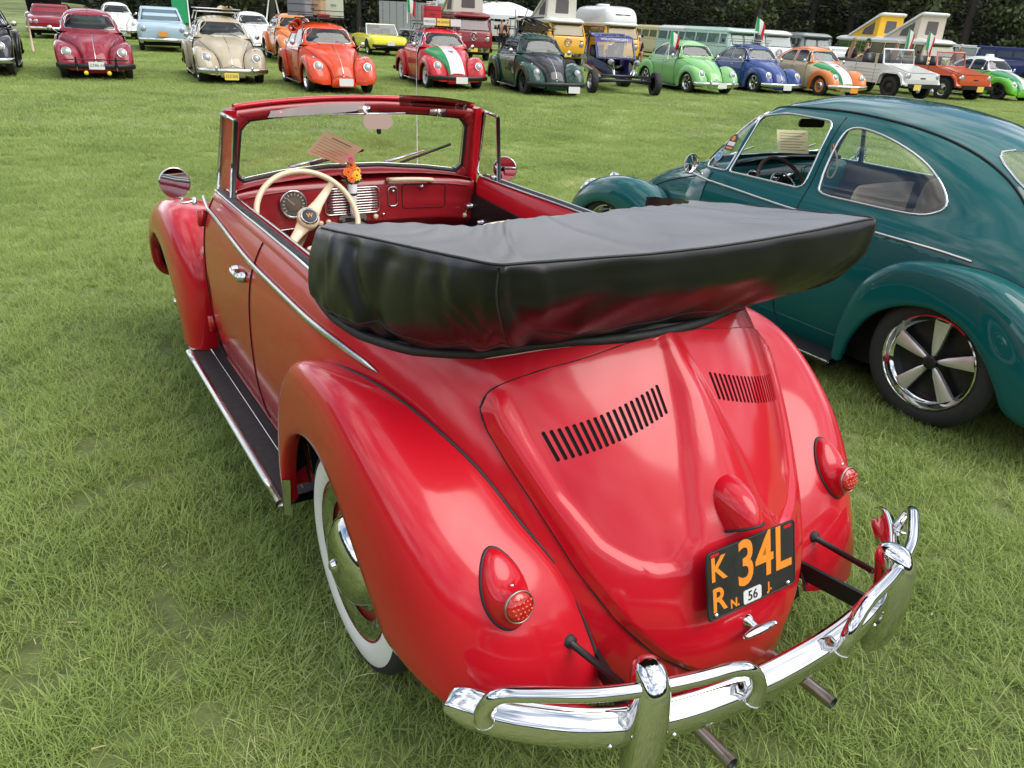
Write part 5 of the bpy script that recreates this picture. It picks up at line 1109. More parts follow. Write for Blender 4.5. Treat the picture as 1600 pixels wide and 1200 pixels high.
def flag(label, x, y, z, h=.45, L_=.45, pole=.8, yaw=0, vert=False, cat='flag', lean=0):
    t = thing('flag', label, cat, (x, y, z), yaw, 'small flags on the parked cars'); MB().tube([(0, 0, 0), (lean, 0, pole)], .008, 6).part('pole', M['white'], t); n = 12
    for k, c in enumerate(((.01, .25, .08), (.66, .66, .64), (.50, .01, .02))):
        G = []
        for f in np.linspace(k/3, (k+1)/3, 5):
            G.append([(lean*.9+.03*math.sin(6*f+g*3), -L_*f*(.9)+0*g, pole-.02-h*g-L_*f*.55*f) for g in np.linspace(0, 1, 6)])
        mm_ = bpy.data.materials.get('flag_%d' % k) or mat('flag_%d' % k, c, .8); MB().grid(np.array(G)).part('stripe', mm_, t)
    return t
# ---------------- box-bodied vans
def rbox(b, x0, x1, w, z0, z1, r=.18, tap=.06, bow=.10, nose=0):
    """rounded van body; sections along z"""
    G = []
    for k, (f, g) in enumerate(((0, .93), (.06, .98), (.25, 1), (.55, 1), (.80, 1-tap), (.90, 1-tap*1.7), (.96, 1-tap*2.8), (1.0, 1-tap*5))):
        z = z0+(z1-z0)*f; L_ = (x1-x0)*(1-(1-g)*.9)-nose*max(0, f-.5)*1.2; cx = (x0+x1)/2-nose*max(0, f-.5)*.6; G.append([(cx+p[0], p[1], z+.0) for p in rrect(L_, w*g, min(r+(1-g)*.6, w*g*.45), 6)])
    b.grid(np.array(G), cv=True); b.add(G[-1], [tuple(range(len(G[0])))]); return G
def ring_at(G, z):
    zs = [g[0][2] for g in G]; i = min(max(int(np.searchsorted(zs, z))-1, 0), len(G)-2); f = (z-zs[i])/(zs[i+1]-zs[i]+1e-9); return [tuple(np.array(a)*(1-f)+np.array(c)*f) for a, c in zip(G[i], G[i+1])]
def van(label, col, roofcol, x, y, deg, name='camper_van', L_=4.4, w=1.72, H=1.92, poptop=None, split=False, cat='van', group='vans parked behind the front row', topcol=None, hightop=False, rack=False, frontm=None, open_side=False, belt=1.12, curtain=None):
    t = thing(name, label, cat, at(x, y), R(deg), group); x0, x1 = -L_/2, L_/2; b = MB(); G = []
    zs_ = [(.34, .95, 0), (.42, .985, 0), (.70, 1, 0), (belt, 1, .02), (belt+.06, .985, .05), (1.62, .93, .22), (1.72, .90, .26)]
    for z, g, nz_ in zs_: G.append([(p[0]-(nz_ if p[0] > 0 else -nz_*.4), p[1], z) for p in rrect(L_*(.5+.5*g), w*g, .24, 6)])
    b.grid(np.array(G), cv=True); b.add(G[-1], [tuple(range(len(G[0])))]); lo = b.part('body', C_[col], t)
    b = MB(); G2 = [[(p[0]-.12, p[1], z) for p in rrect(L_*.955*g, w*.90*g, .26, 6)] for z, g in ((1.70, 1.0), (1.76, 1.03), (1.80, 1.0), (H-.05, .92), (H-.01, .8), (H, .5))]
    b.grid(np.array(G2), cv=True); b.add(G2[-1], [tuple(range(len(G2[0])))]); b.part('roof', C_[roofcol], t)
    if split or frontm: # upper band in the roof colour between belt and roof
        pass
    def facade(pts, nm, m_, off=.008):
        """patch on the van's side given by (s, z) on the outline at arclength angle"""
    # side and front windows follow the body sections
    def side_win(xa, xb, s, za=belt+.10, zb=1.64):
        rows = []
        for z in np.linspace(za, zb, 5):
            f = np.interp(z, [q[0] for q in zs_], [q[1] for q in zs_]); rows.append([(xx, s*(w*f/2+.008), z) for xx in np.linspace(xa, xb, 4)])
        o = MB().grid(np.array(rows)).part('window', M['fglass'] if not open_side else M['dglass'], t); P = rows; loop = list(P[0])+[r[-1] for r in P[1:]]+list(P[-1])[::-1][1:]+[r[0] for r in P[::-1]][1:-1]
        MB().tube(loop, .014, 5, closed=True).part('window_frame', M['rubber'] if not split else C_[roofcol], o)
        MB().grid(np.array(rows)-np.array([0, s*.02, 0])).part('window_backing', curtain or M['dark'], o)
    n = 3; xs = np.linspace(x0+.35, x1-.95, n+1)
    for s in (1, -1):
        for k in range(n): side_win(xs[k]+.05, xs[k+1]-.05, s)
        side_win(x1-.88, x1-.38, s)
        MB().tube([(x1-.95, s*(w/2+.002), .45), (x1-.95, s*(w/2+.002), belt)], .005, 4).part('door_seam', M['dark'], t)
        MB().tube([(x0+.1, s*(w/2+.006), belt-.02), (x1-.2, s*(w/2+.006), belt-.02)], .010, 5).part('belt_strip', M['alu'], t)
    def fx(z, y): f = np.interp(z, [q[0] for q in zs_], [q[1] for q in zs_]); nz_ = np.interp(z, [q[0] for q in zs_], [q[2] for q in zs_]); return x1*(.5+.5*f)*1.0-nz_-max(0, abs(y)-(w*f/2-.24))**2*1.6
    spans = [(-.70, .70)] if not split else [(-.66, -.03), (.03, .66)]
    for a, c in spans:
        rows = [[(fx(z, y)+.010, y*(1-.10*(z-1.2)), z) for y in np.linspace(a, c, 14)] for z in np.linspace(belt+.10, 1.64, 6)]; o = MB().grid(np.array(rows)).part('windscreen', M['fglass'], t); loop = list(rows[0])+[r[-1] for r in rows[1:]]+list(rows[-1])[::-1][1:]+[r[0] for r in rows[::-1]][1:-1]
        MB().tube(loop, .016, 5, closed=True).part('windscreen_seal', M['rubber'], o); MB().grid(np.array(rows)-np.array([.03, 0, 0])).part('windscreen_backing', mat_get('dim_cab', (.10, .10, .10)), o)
    for s in (1, -1):
        zc = .88; MB().lathe([(-.02, .10), (.02, .098), (.025, .085)], (x1-.01, s*.60, zc), 'x', 20).part('headlight', M['chrome'], t); MB().lathe([(.012, .088), (.03, .05), (.034, 0)], (x1-.01, s*.60, zc), 'x', 18).part('headlight_lens', M['lens_clear'], t)
        MB().box((x1-.005, s*.60, 1.04), (.02, .12, .05)).part('indicator', M['lens_amber'], t)
        for xx in (x1-.75, x0+.85):
            o = put('wheel', mk(wheel_mb(xx, s, w/2-.12, .33, .20, .17), 'wheel', 40), M['tyre'], t); put('hub_cap', mk(MB().lathe([(.06, .20), (.06, .13), (.08, .11), (.09, 0)], (xx, s*(w/2-.12), .33), 'y', 20, s), 'hub_cap'), M['chrome'], o)
            G3 = [[(xx+.40*math.cos(a), s*(w/2+.003), .33+.40*math.sin(a)), (xx+.40*math.cos(a), s*(w/2-.22), .33+.40*math.sin(a))] for a in np.linspace(0, math.pi, 12)]
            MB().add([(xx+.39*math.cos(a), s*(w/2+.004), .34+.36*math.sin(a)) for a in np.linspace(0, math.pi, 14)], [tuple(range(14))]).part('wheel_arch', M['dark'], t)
        MB().tube([(x1-.40, s*(w/2), 1.30), (x1-.32, s*(w/2+.12), 1.35)], .01, 5).part('mirror_arm', M['chrome'], t); MB().box((x1-.32, s*(w/2+.16), 1.38), (.03, .11, .16)).part('mirror', M['black'], t)
    # round emblem on the nose: ring with V over W strokes
    e = MB(); e.tube([(x1+.008, .15*math.cos(a), .98+.15*math.sin(a)) for a in np.linspace(0, 6.283, 28, endpoint=False)], .012, 6, closed=True)
    e.tube([(x1+.008, -.07, 1.11), (x1+.008, 0, .99), (x1+.008, .07, 1.11)], .011, 5); e.tube([(x1+.008, -.125, 1.05), (x1+.008, -.06, .87), (x1+.008, 0, .97), (x1+.008, .06, .87), (x1+.008, .125, 1.05)], .011, 5); ob('emblem', mk(e, 'emblem'), M['chrome'] if not split else M['white'], t)
    ob('front_bumper', mk(MB().grid(np.array([[(x1+.10-.20*(y/(w/2))**4, y, z) for y in np.linspace(-w/2, w/2, 16)] for z in (.38, .42, .50, .54)])), 'front_bumper'), M['chrome'] if name != 'camper_van_modern' else M['black'], t)
    ob('underbody', mk(MB().box((0, 0, .32), (L_*.9, w*.86, .12)), 'underbody', flat=True), M['dark'], t)
    ob('licence_plate', mk(MB().box((x1+.11, 0, .47), (.01, .30, .15)), 'licence_plate', flat=True), M['plate_yellow'], t)
    if poptop: # front-hinged or rear-hinged tent roof
        cm, lidm, hinge = poptop; xa, xb, hh = -1.15, 1.05, .95
        hi, lo_ = (xb, xa) if hinge == 'rear' else (xa, xb)       # raised end, hinge end
        z0 = H-.04; v = [(lo_, -.66, z0), (lo_, .66, z0), (hi, .66, z0), (hi, -.66, z0), (hi, -.62, z0+hh), (hi, .62, z0+hh)]; tt_ = MB().add(v, [(0, 3, 4), (1, 5, 2), (3, 2, 5, 4)]).part('tent_canvas', cm, t, flat=True)
        u = 1 if hi > 0 else -1; fr = [(hi+u*.006, y, z0+z) for y, z in chamfer([(-.30, .18), (.30, .18), (.28, .72), (-.28, .72)])]; MB().add(fr, [tuple(range(len(fr)))]).part('tent_window', mat_get('tent_mesh_grey', (.10, .09, .09)), tt_, flat=True)
        for s in (1, -1): sw_ = [(lo_+(hi-lo_)*f, s*(.665), z0+g*hh) for f, g in ((.45, .10), (.85, .10), (.85, .70), (.50, .36))]; MB().add(sw_, [(0, 1, 2, 3)]).part('tent_window', mat_get('tent_mesh_grey', (.10, .09, .09)), tt_, flat=True)
        d = Vector((hi-lo_, 0, hh)); L2 = d.length; ang = math.atan2(hh, hi-lo_); mid = ((hi+lo_)/2, 0, z0+hh/2+.05); Rm = Matrix.Rotation(-ang, 3, 'Y'); b = MB(); G = []
        for h, g in ((-.06, .97), (0, 1), (.04, .97), (.06, .88)): G.append([tuple(Rm @ Vector((px, py, h))+Vector(mid)) for px, py in rrect((L2+.30)*g, 1.46*g, .16, 4)])
        b.grid(np.array(G), cv=True); b.add(G[-1], [tuple(range(len(G[0])))]); b.add(G[0], [tuple(reversed(range(len(G[0]))))]); b.part('pop_top_lid', C_[lidm], t)
    if hightop:
        b = MB(); G = [[(p[0]-.15, p[1], z) for p in rrect(L_*.95*g, w*.90*g, .35*g, 6)] for z, g in ((1.78, 1), (1.95, 1.0), (2.20, .95), (2.38, .84), (2.47, .62), (2.50, .3))]; b.grid(spl(np.array(G), 16), cv=True); b.add(G[-1], [tuple(range(len(G[0])))]); o = b.part('high_roof', C_['white'], t)
        MB().box((x1-.34, 0, 2.06), (.06, .70, .20)).part('roof_window', M['dglass'], o); MB().box((-.4, 0, 2.53), (.5, .5, .08), taper=.8).part('roof_vent', M['white'], o)
    return t
def mat_get(n, c, r=.8): return bpy.data.materials.get(n) or mat(n, c, r)
CNV = {k: mat(k, c, .9, noise=(6, .08)) for k, c in dict(canvas_cream=(.58, .56, .48), canvas_yellow=(.72, .42, .03), canvas_beige=(.56, .48, .40)).items()}
def pos(px, D, z=0):
    """ground point D metres out along the view through picture column px at the horizon"""
    d = cf*FPX+cR*(px-800)+cU*(600-(37-800*0+0)+0)
    for _ in range(8):
        yy = -(d.z)/cU.z if abs(cU.z) > 1e-6 else 0; d = d+cU*yy
    h = Vector((d.x, d.y)).normalized(); return CAM.x+h.x*D, CAM.y+h.y*D
def head(px, rel): """heading so that the nose points at the viewer, turned by rel degrees"""; x, y = pos(px, 10); return math.degrees(math.atan2(CAM.y-y, CAM.x-x))+rel
v1 = van('maroon camper van with a raised cream pop-up roof', 'maroon', 'maroon', *pos(722, 38), 165, poptop=(CNV['canvas_cream'], 'paleyel', 'rear'))
v2 = van('orange and white camper van with a tall raised pop-up roof', 'gold', 'white', *pos(865, 38), 163, poptop=(CNV['canvas_cream'], 'white', 'rear'))
v3 = van('white high-roofed camper van beyond the off-road buggy', 'gold', 'white', *pos(945, 39), 165, hightop=True)
v4 = van('pale yellow split-windscreen van at the back beside the trees', 'paleyel', 'paleyel', *pos(1030, 56), 168, split=True)
v5 = van('mint van with yellow curtains beyond the light green car', 'mint', 'white', *pos(1078, 46), 168, split=True, curtain=mat('yellow_curtain', (.50, .38, .06), .8))
v6 = van('pale mint split-windscreen van with a round white emblem', 'mint', 'mint', *pos(1125, 42.5), 168, split=True)
v7 = van('white van with a roof rack beyond the blue car', 'white', 'white', *pos(1180, 43), 165)
v8 = van('grey split-windscreen van standing alone near the trees', 'grey', 'grey', *pos(1255, 48), 150, split=True)
v9 = van('olive and white camper van with a raised yellow tent roof', 'olive', 'white', *pos(1365, 46), 160, poptop=(CNV['canvas_yellow'], 'white', 'rear'))
v10 = van('tan square camper van with a raised beige tent roof', 'tan', 'white', *pos(1425, 43), 160, poptop=(CNV['canvas_beige'], 'white', 'rear'), name='camper_van')
v11 = van('white minivan with open rear door near the trees', 'white', 'white', *pos(1500, 62), head(1500, 75), name='minivan', H=1.78)
v12 = van('dark blue van with raised tailgate at the right edge', 'navy', 'navy', *pos(1592, 58), head(1592, 60), name='minivan', H=1.75)
# ---------------- open slab-sided military style cars
def slab_car(label, col, x, y, deg, **k):
    t = thing('open_utility_car', label, 'open car', at(x, y), R(deg), 'slab-sided open cars in the front row'); P = C_[col]
    b = MB(); ys_ = .70
    prof = [(-1.88, .80), (-1.90, .45), (1.78, .42), (1.80, .62), (1.78, .80), (.80, 1.00), (.62, 1.02), (-1.80, 1.00)]
    for s in (1, -1): b.add([(x_, s*ys_, z) for x_, z in prof], [tuple(range(8)) if s < 0 else tuple(reversed(range(8)))])
    for i in (0, 1, 2, 3, 4): a, c = prof[i], prof[i+1]; b.add([(a[0], ys_, a[1]), (c[0], ys_, c[1]), (c[0], -ys_, c[1]), (a[0], -ys_, a[1])], [(0, 1, 2, 3)])
    b.add([(.80, ys_, 1.0), (.62, ys_, 1.02), (.62, -ys_, 1.02), (.80, -ys_, 1.0)], [(0, 1, 2, 3)]); b.add([(-1.8, ys_, 1.0), (-1.88, ys_, .8), (-1.88, -ys_, .8), (-1.8, -ys_, 1.0)], [(0, 1, 2, 3)]); b.part('body', P, t, flat=True)
    hood = MB().grid(np.array([[(x_, y_, z+.012) for y_ in (-.58, -.50, .50, .58)] for x_, z in ((1.74, .81), (1.2, .925), (.83, .998))])); hood.part('bonnet', P, t, flat=True)
    b = MB()
    for z in (.56, .66, .76, .86): 
        for s in (1, -1): b2 = MB(); b2.box((-.35, s*.708, z), (2.0, .016, .035)); b2.part('pressed_rib', P, t, flat=True)
    for s in (1, -1):
        # squared front and rear wings
        for xc, nm in ((1.20, 'front_fender'), (-1.20, 'rear_fender')):
            q = [(-.52, .42), (-.44, .74), (-.30, .82), (.30, .82), (.46, .72), (.60 if xc > 0 else .52, .48)]; b = MB(); G = [[(xc+a, s*.66, z+.0), (xc+a, s*.81, z-.01), (xc+a*.93, s*.82, z-.06)] for a, z in q]; b.grid(np.array(G)); b.part(nm, P, t, flat=True)
            MB().add([(xc+a*.88, s*.706, max(.36, z-.07)) for a, z in q]+[(xc-.4, s*.706, .36)], [tuple(range(7))]).part('wheel_arch', M['dark'], t, flat=True)
            w_ = put('wheel', mk(wheel_mb(xc, s, .70, .335, .20, .17), 'wheel', 40), M['tyre'], t); put('rim', mk(MB().lathe([(.05, .20), (.03, .17), (.05, .12), (.07, .05), (.07, 0)], (xc, s*.70, .335), 'y', 20, s), 'rim'), M[k.get('rim', 'black')], w_)
        MB().lathe([(-.05, .10), (.02, .10), (.025, .09)], (1.77, s*.62, .70), 'x', 20).part('headlight', M['chrome'], t); MB().lathe([(.015, .09), (.035, .05), (.04, 0)], (1.77, s*.62, .70), 'x', 18).part('headlight_lens', M['lens_clear'], t)
        MB().box((1.45, s*.66, .84), (.14, .07, .04)).part('indicator', M['lens_amber'], t)
        MB().tube([(.40, s*.71, .45), (.40, s*.71, 1.0)], .006, 4).part('door_seam', M['dark'], t); MB().tube([(-.45, s*.71, .45), (-.45, s*.71, 1.0)], .006, 4).part('door_seam', M['dark'], t)
    fr = [(.68, -.66, 1.02), (.56, -.64, 1.46), (.56, .64, 1.46), (.68, .66, 1.02)]; o = MB().tube(fr+[fr[0]], .028, 8).part('windscreen_frame', P, t); MB().add(fr, [(0, 1, 2, 3)]).part('windscreen', M['fglass'], o, flat=True)
    for s in (.3, -.3): MB().tube([(.70, s, 1.04), (.64, s-.24, 1.14)], .008, 5).part('wiper', M['black'], t)
    MB().box((1.93, 0, .44), (.06, 1.40, .12)).part('front_bumper', M['black'], t, flat=True); MB().box((1.97, k.get('py', -.35), .40), (.01, .30, .17)).part('licence_plate', M['plate_yellow'], t, flat=True)
    if k.get('fogs'): 
        for y_ in (-.30, .30): MB().lathe([(0, .07), (.04, .06), (.05, 0)], (1.97, y_-.0, .30), 'x', 16).part('fog_lamp', M['lens_clear'], t)
    for y_ in (.35, -.35): MB().box((-.05, y_, .80), (.5, .5, .14)).part('seat', M['black'], t); MB().box((-.30, y_, 1.06), (.12, .48, .50), taper=.9).part('seat_back', M['black'], t)
    MB().tube([(.30+.0*a, .35+.19*math.cos(a), 1.06+.19*math.sin(a)) for a in np.linspace(0, 6.283, 28, endpoint=False)], .012, 6, closed=True).part('steering_wheel', M['black'], t)
    ob('underbody', mk(MB().box((0, 0, .40), (3.3, 1.0, .12)), 'underbody', flat=True), M['dark'], t); MB().box((-1.35, 0, 1.02), (.55, 1.3, .16), taper=.9).part('folded_top', M['rubber'], t)
    e = MB().box((1.795, 0, .66), (.01, .22, .04)).part('nose_badge', M['black'], t, flat=True); return t
s1 = slab_car('white slab-sided open car with a flat folding windscreen', 'white', 14.54, -24.26, 170, fogs=True); s2 = slab_car('rust orange slab-sided open car with chrome hub caps', 'ora3', 14.19, -26.70, 170, rim='chrome', py=.1)
# ---------------- buggy
t = BUG = thing('sand_buggy', 'purple blue open-wheeled buggy with a caged cab and exposed front suspension', 'buggy', at(16.0, -13.7), R(157)); t.scale = (1.08, 1.06, .92); PUR = paint('violet_blue_paint', (.03, .03, .16))
b = MB(); sect = [(-1.1, .42, .45, .95), (-.4, .50, .42, .98), (.3, .48, .42, .92), (.9, .30, .42, .78), (1.35, .20, .42, .62)]
b.grid(np.array([[(x, w, z1), (x, w*.98, (z0+z1)/2), (x, w*.8, z0), (x, -w*.8, z0), (x, -w*.98, (z0+z1)/2), (x, -w, z1)] for x, w, z0, z1 in sect])); b.part('tub', PUR, t, flat=True)
for s in (1, -1):
    for k, (m_, dz) in enumerate((('lens_red', .0), ('white', -.07))): MB().grid(np.array([[(x, s*(w*.99+.006), z1-.22+dz-.10*((x+.4)/1.2)**2*(1 if x > -.4 else -.3)), (x, s*(w*.99+.006), z1-.28+dz-.10*((x+.4)/1.2)**2*(1 if x > -.4 else -.3))] for x, w, z0, z1 in sect[:4]])).part('side_stripe', M[m_], t)
cage = [[(.72, s*.50, .92), (.30, s*.50, 1.50), (-.35, s*.48, 1.58), (-1.45, s*.30, 1.05), (-1.2, s*.42, .62)] for s in (1, -1)]
for c in cage: MB().tube(c, .026, 8).part('cage_tube', PUR, t)
for p in ((.30, 1.50, .50), (-.35, 1.58, .48), (.72, .92, .50)): MB().tube([(p[0], -p[2], p[1]), (p[0], p[2], p[1])], .024, 8).part('cage_tube', PUR, t)
for s in (1, -1): MB().tube([(-.35, s*.48, 1.58), (-.45, s*.50, .9)], .024, 8).part('cage_tube', PUR, t); MB().add([(-.42, s*.47, 1.50), (-1.38, s*.31, 1.05), (-1.1, s*.42, .95), (-.48, s*.49, .98)], [(0, 1, 2, 3)]).part('side_panel', PUR, t, flat=True); MB().add([(-.60, s*.475, 1.30), (-1.15, s*.37, 1.10), (-1.0, s*.42, 1.0), (-.60, s*.485, 1.08)], [(0, 1, 2, 3)]).part('side_print', M['plate_white'], t, flat=True)
MB().add([(.30, -.50, 1.51), (-.35, -.48, 1.59), (-.35, .48, 1.59), (.30, .50, 1.51)], [(0, 1, 2, 3)]).part('roof_panel', PUR, t, flat=True); MB().add([(.70, -.47, .96), (.40, -.47, 1.37), (.40, .47, 1.37), (.70, .47, .96)], [(0, 1, 2, 3)]).part('windscreen', M['fglass'], t, flat=True)
vb = MB().add([(.41, -.49, 1.375), (.315, -.49, 1.50), (.315, .49, 1.50), (.41, .49, 1.375)], [(0, 1, 2, 3)]).part('visor_band', PUR, t, flat=True); n = Vector((.8, 0, .6)); mt = frame_of(n); mt.translation = Vector((.372, 0, 1.44)); text('visor_lettering', 'VOLKSWAGEN', .11, M['plate_white'], vb, mt, .0008)
for y in (.24, -.24): MB().box((-.20, y, .62), (.45, .40, .14)).part('seat', M['black'], t); MB().box((-.42, y, .95), (.12, .40, .62), taper=.85).part('seat_back', M['black'], t)
for s in (1, -1):
    MB().lathe([(-.04, .07), (.02, .085), (.03, .05), (.032, 0)], (1.42, s*.34, .86), 'x', 18).part('headlight', M['lens_clear'], t); MB().tube([(1.36, s*.22, .55), (1.40, s*.34, .80)], .016, 6).part('lamp_post', M['chrome'], t); MB().tube([(1.52, s*.24, .48), (1.50, s*.30, .88)], .024, 8).part('shock_absorber', M['chrome'], t)
    for z in (.36, .48): MB().tube([(1.55, s*.18, z), (1.62, s*.66, z-.04)], .022, 6).part('suspension_arm', M['black'], t)
    for xx, r_, w_ in ((1.62, .33, .16), (-1.15, .38, .30)):
        wq = put('wheel', mk(wheel_mb(xx, s, .82, r_, .19, w_), 'wheel', 40), M['tyre'], t); rim_ = MB().lathe([(w_/2-.01, .195), (w_/2, .185), (.02, .17), (.02, 0)], (xx, s*.82, r_), 'y', 24, s); rq = put('rim', mk(rim_, 'rim', 40), M['chrome'], wq)
        for q in range(8): a = q*math.pi/4; MB().box((xx+.10*math.cos(a), s*(.82+.035), r_+.10*math.sin(a)), (.15, .02, .035), Matrix.Rotation(-a, 3, 'Y')).part('spoke', M['alu'], wq)
MB().tube([(1.60, -.70, .38), (1.60, .70, .38)], .04, 10).part('front_beam', M['black'], t); MB().tube([(1.56, -.60, .50), (1.56, .60, .50)], .04, 10).part('front_beam', M['black'], t)
for s in (1, -1): MB().tube([(.9, s*.30, .74), (1.50, s*.16, .58)], .022, 8).part('front_rail', M['black'], t)
MB().box((-1.35, 0, .62), (.55, .50, .42), taper=.8).part('engine', M['black'], t)
# ---------------- three-box cars
def loft_car(label, col, x, y, deg, name, L_, w, H, hood, cab, trunk, roofc=None, glass_='fglass', lamps=1, nose='round', cat='car', wr=.31, hood_z=.86, opentop=False, plate=None, group='cars in the second row', bump='chrome', lid=None):
    t = thing(name, label, cat, at(x, y), R(deg), group); x1 = L_/2; x0 = -x1; P = C_[col]
    top = [(x0, hood_z-.18), (x0+.06, hood_z-.05), (x0+trunk*.5, hood_z), (x0+trunk, hood_z+.04), (x1-hood, hood_z+.04), (x1-hood*.4, hood_z), (x1-.08, hood_z-.08), (x1, hood_z-.22), (x1, .34)]
    G = []
    for xx, z in spl(np.array(top), 36):
        k = max(0, 1-max(0, abs(xx)-(x1-.30))/.30*.14); ww = w/2*k; G.append([(xx, -ww*.93, .30), (xx, -ww, .45), (xx, -ww*1.0, z-.16 if z-.16 > .46 else .47), (xx, -ww*.95, z-.04 if z > .6 else .5), (xx, -ww*.84, z), (xx, 0, z+.025), (xx, ww*.84, z), (xx, ww*.95, z-.04 if z > .6 else .5), (xx, ww, z-.16 if z-.16 > .46 else .47), (xx, ww, .45), (xx, ww*.93, .30)])
    MB().grid(np.array(G)).part('body', P, t, sharp=60)
    xa, xb = x1-hood, x0+trunk; ca, cb = cab
    if not opentop:
        q = [[(xa, 1, hood_z+.02), (xa-ca*.5, .93, (hood_z+H)/2), (xa-ca, .84, H-.05), (xa-ca-.10, .80, H-.012)], [(xb, 1, hood_z+.02), (xb+cb*.5, .93, (hood_z+H)/2), (xb+cb, .84, H-.05), (xb+cb+.1, .80, H-.012)]]
        G = []
        for (fa, fk, fz), (ra, rk, rz) in zip(*q): G.append([(p[0]+(fa+ra)/2, p[1], fz) for p in rrect(fa-ra, w*.90*fk, .14, 4)])
        b = MB().grid(np.array(G), cv=True); b.add([(x_, y_, z_+.02) for x_, y_, z_ in G[-1]], [tuple(range(len(G[-1])))]); b.grid(np.array([G[-1], [(x_*.98, y_*.96, z_+.012) for x_, y_, z_ in G[-1]]]), cv=True); b.part('cabin', (C_[roofc] if roofc else P), t)
        def sx(f): return (xa-ca*f), (xb+cb*f), (1-.16*f)
        for s in (1, -1):
            r0, r1 = sx(.14), sx(.88); yy0, yy1 = w*.45*r0[2]+.004, w*.45*r1[2]+.008; z0, z1 = hood_z+.02+.14*(H-.07-hood_z), hood_z+.02+.88*(H-.07-hood_z); mid = (xa+xb)/2
            for a0, a1, c0, c1 in ((r0[0]-.12, r1[0]-.06, mid+.04, mid+.04), (mid-.04, mid-.04, r0[1]+.12, r1[1]+.06)): MB().add([(a0, s*yy0, z0), (a1, s*yy1, z1), (c1, s*yy1, z1), (c0, s*yy0, z0)], [(0, 1, 2, 3)]).part('side_window', M['dglass'], t, flat=True)
        for sg, (X0, X1) in ((1, (xa-ca*.12, xa-ca*.90)), (-1, (xb+cb*.12, xb+cb*.90))):
            y0_, y1_ = w*.40, w*.34; z0, z1 = hood_z+.02+.12*(H-.07-hood_z), hood_z+.02+.9*(H-.07-hood_z); MB().add([(X0+sg*.012, -y0_, z0), (X0+sg*.012, y0_, z0), (X1+sg*.012, y1_, z1), (X1+sg*.012, -y1_, z1)], [(0, 1, 2, 3)]).part('windscreen' if sg > 0 else 'rear_window', M['fglass'], t, flat=True); MB().add([(X0+sg*.004, -y0_, z0), (X0+sg*.004, y0_, z0), (X1+sg*.004, y1_, z1), (X1+sg*.004, -y1_, z1)], [(0, 1, 2, 3)]).part('window_backing', mat_get('dim_cab', (.10, .10, .10)), t, flat=True)
    else:
        fr = [(xa, -w*.42, hood_z), (xa-.35, -w*.38, H), (xa-.35, w*.38, H), (xa, w*.42, hood_z)]; o = MB().tube(fr, .03, 8).part('windscreen_frame', C_['white'], t); MB().add(fr, [(0, 1, 2, 3)]).part('windscreen', M['fglass'], o, flat=True)
        MB().box((xb+.15, 0, hood_z+.12), (.20, w*.80, .28)).part('roll_bar', M['black'], t)
        for y_ in (.35, -.35): MB().box((xb+.55, y_, hood_z), (.16, .46, .30), taper=.85).part('seat_back', M['black'], t)
    n_l = {1: (.60,), 2: (.62, .42), 0: ()}[lamps]
    for s in (1, -1):
        for yl in n_l: MB().lathe([(-.05, .085), (.015, .085), (.02, .075)], (x1-.005, s*yl*w/1.6, hood_z-.20), 'x', 18).part('headlight', M['chrome'], t); MB().lathe([(.012, .075), (.03, .04), (.032, 0)], (x1-.005, s*yl*w/1.6, hood_z-.20), 'x', 16).part('headlight_lens', M['lens_clear'], t)
        for xx in (x1-.80, x0+.85): wq = put('wheel', mk(wheel_mb(xx, s, w/2-.10, wr, .19, .17), 'wheel', 40), M['tyre'], t); put('rim', mk(MB().lathe([(.07, .19), (.05, .15), (.08, .06), (.08, 0)], (xx, s*(w/2-.10), wr), 'y', 20, s), 'rim'), M['alu'], wq); MB().add([(xx+.38*math.cos(a), s*(w/2+.004), wr+.36*math.sin(a)) for a in np.linspace(0, math.pi, 14)], [tuple(range(14))]).part('wheel_arch', M['dark'], t)
    if bump: MB().box((x1+.05, 0, .42), (.06, w*.96, .11)).part('front_bumper', M[bump], t)
    ob('underbody', mk(MB().box((0, 0, .28), (L_*.86, w*.84, .12)), 'underbody', flat=True), M['dark'], t)
    if plate: MB().box((x1+.085, 0, .52 if plate != 'plate_gold' else .60), (.01, .30, .15)).part('licence_plate', M[plate], t, flat=True)
    if lid: MB().add([(x1-hood+.02, -w*.42, hood_z+.05), (x1-hood+.02, w*.42, hood_z+.05), (x1-hood*.45, w*.44, hood_z+.95), (x1-hood*.45, -w*.44, hood_z+.95)], [(0, 1, 2, 3), ]).part('raised_bonnet', M['black'], t, flat=True)
    return t
loft_car('red compact saloon with twin headlamps far beyond the crimson car', 'crimson', *pos(76, 41), 172, 'compact_saloon', 4.5, 1.68, 1.30, 1.25, (.45, .5), 1.0, lamps=2)
loft_car('black car with its bonnet raised behind the red compact saloon', 'black', *pos(68, 47), 174, 'saloon_bonnet_up', 4.4, 1.7, 1.35, 1.2, (.5, .5), 1.0, lamps=2, lid=True)
loft_car('pale blue rounded saloon with an orange plate behind the beige car', 'ltblue', *pos(246, 34), 172, 'rounded_saloon', 4.2, 1.64, 1.46, 1.0, (.45, .6), .7, hood_z=.95, plate='plate_gold')
loft_car('bright yellow low roadster with a white windscreen frame', 'yellow', *pos(590, 38), 172, 'low_roadster', 4.0, 1.65, 1.22, 1.25, (.3, .3), 1.25, lamps=0, opentop=True, hood_z=.80, bump='black', plate='plate_white')
loft_car('white pickup with a square cab behind the orange roofed car', 'white', *pos(1300, 41), 165, 'pickup_car', 4.3, 1.62, 1.38, 1.0, (.35, .2), 1.9, hood_z=.92)
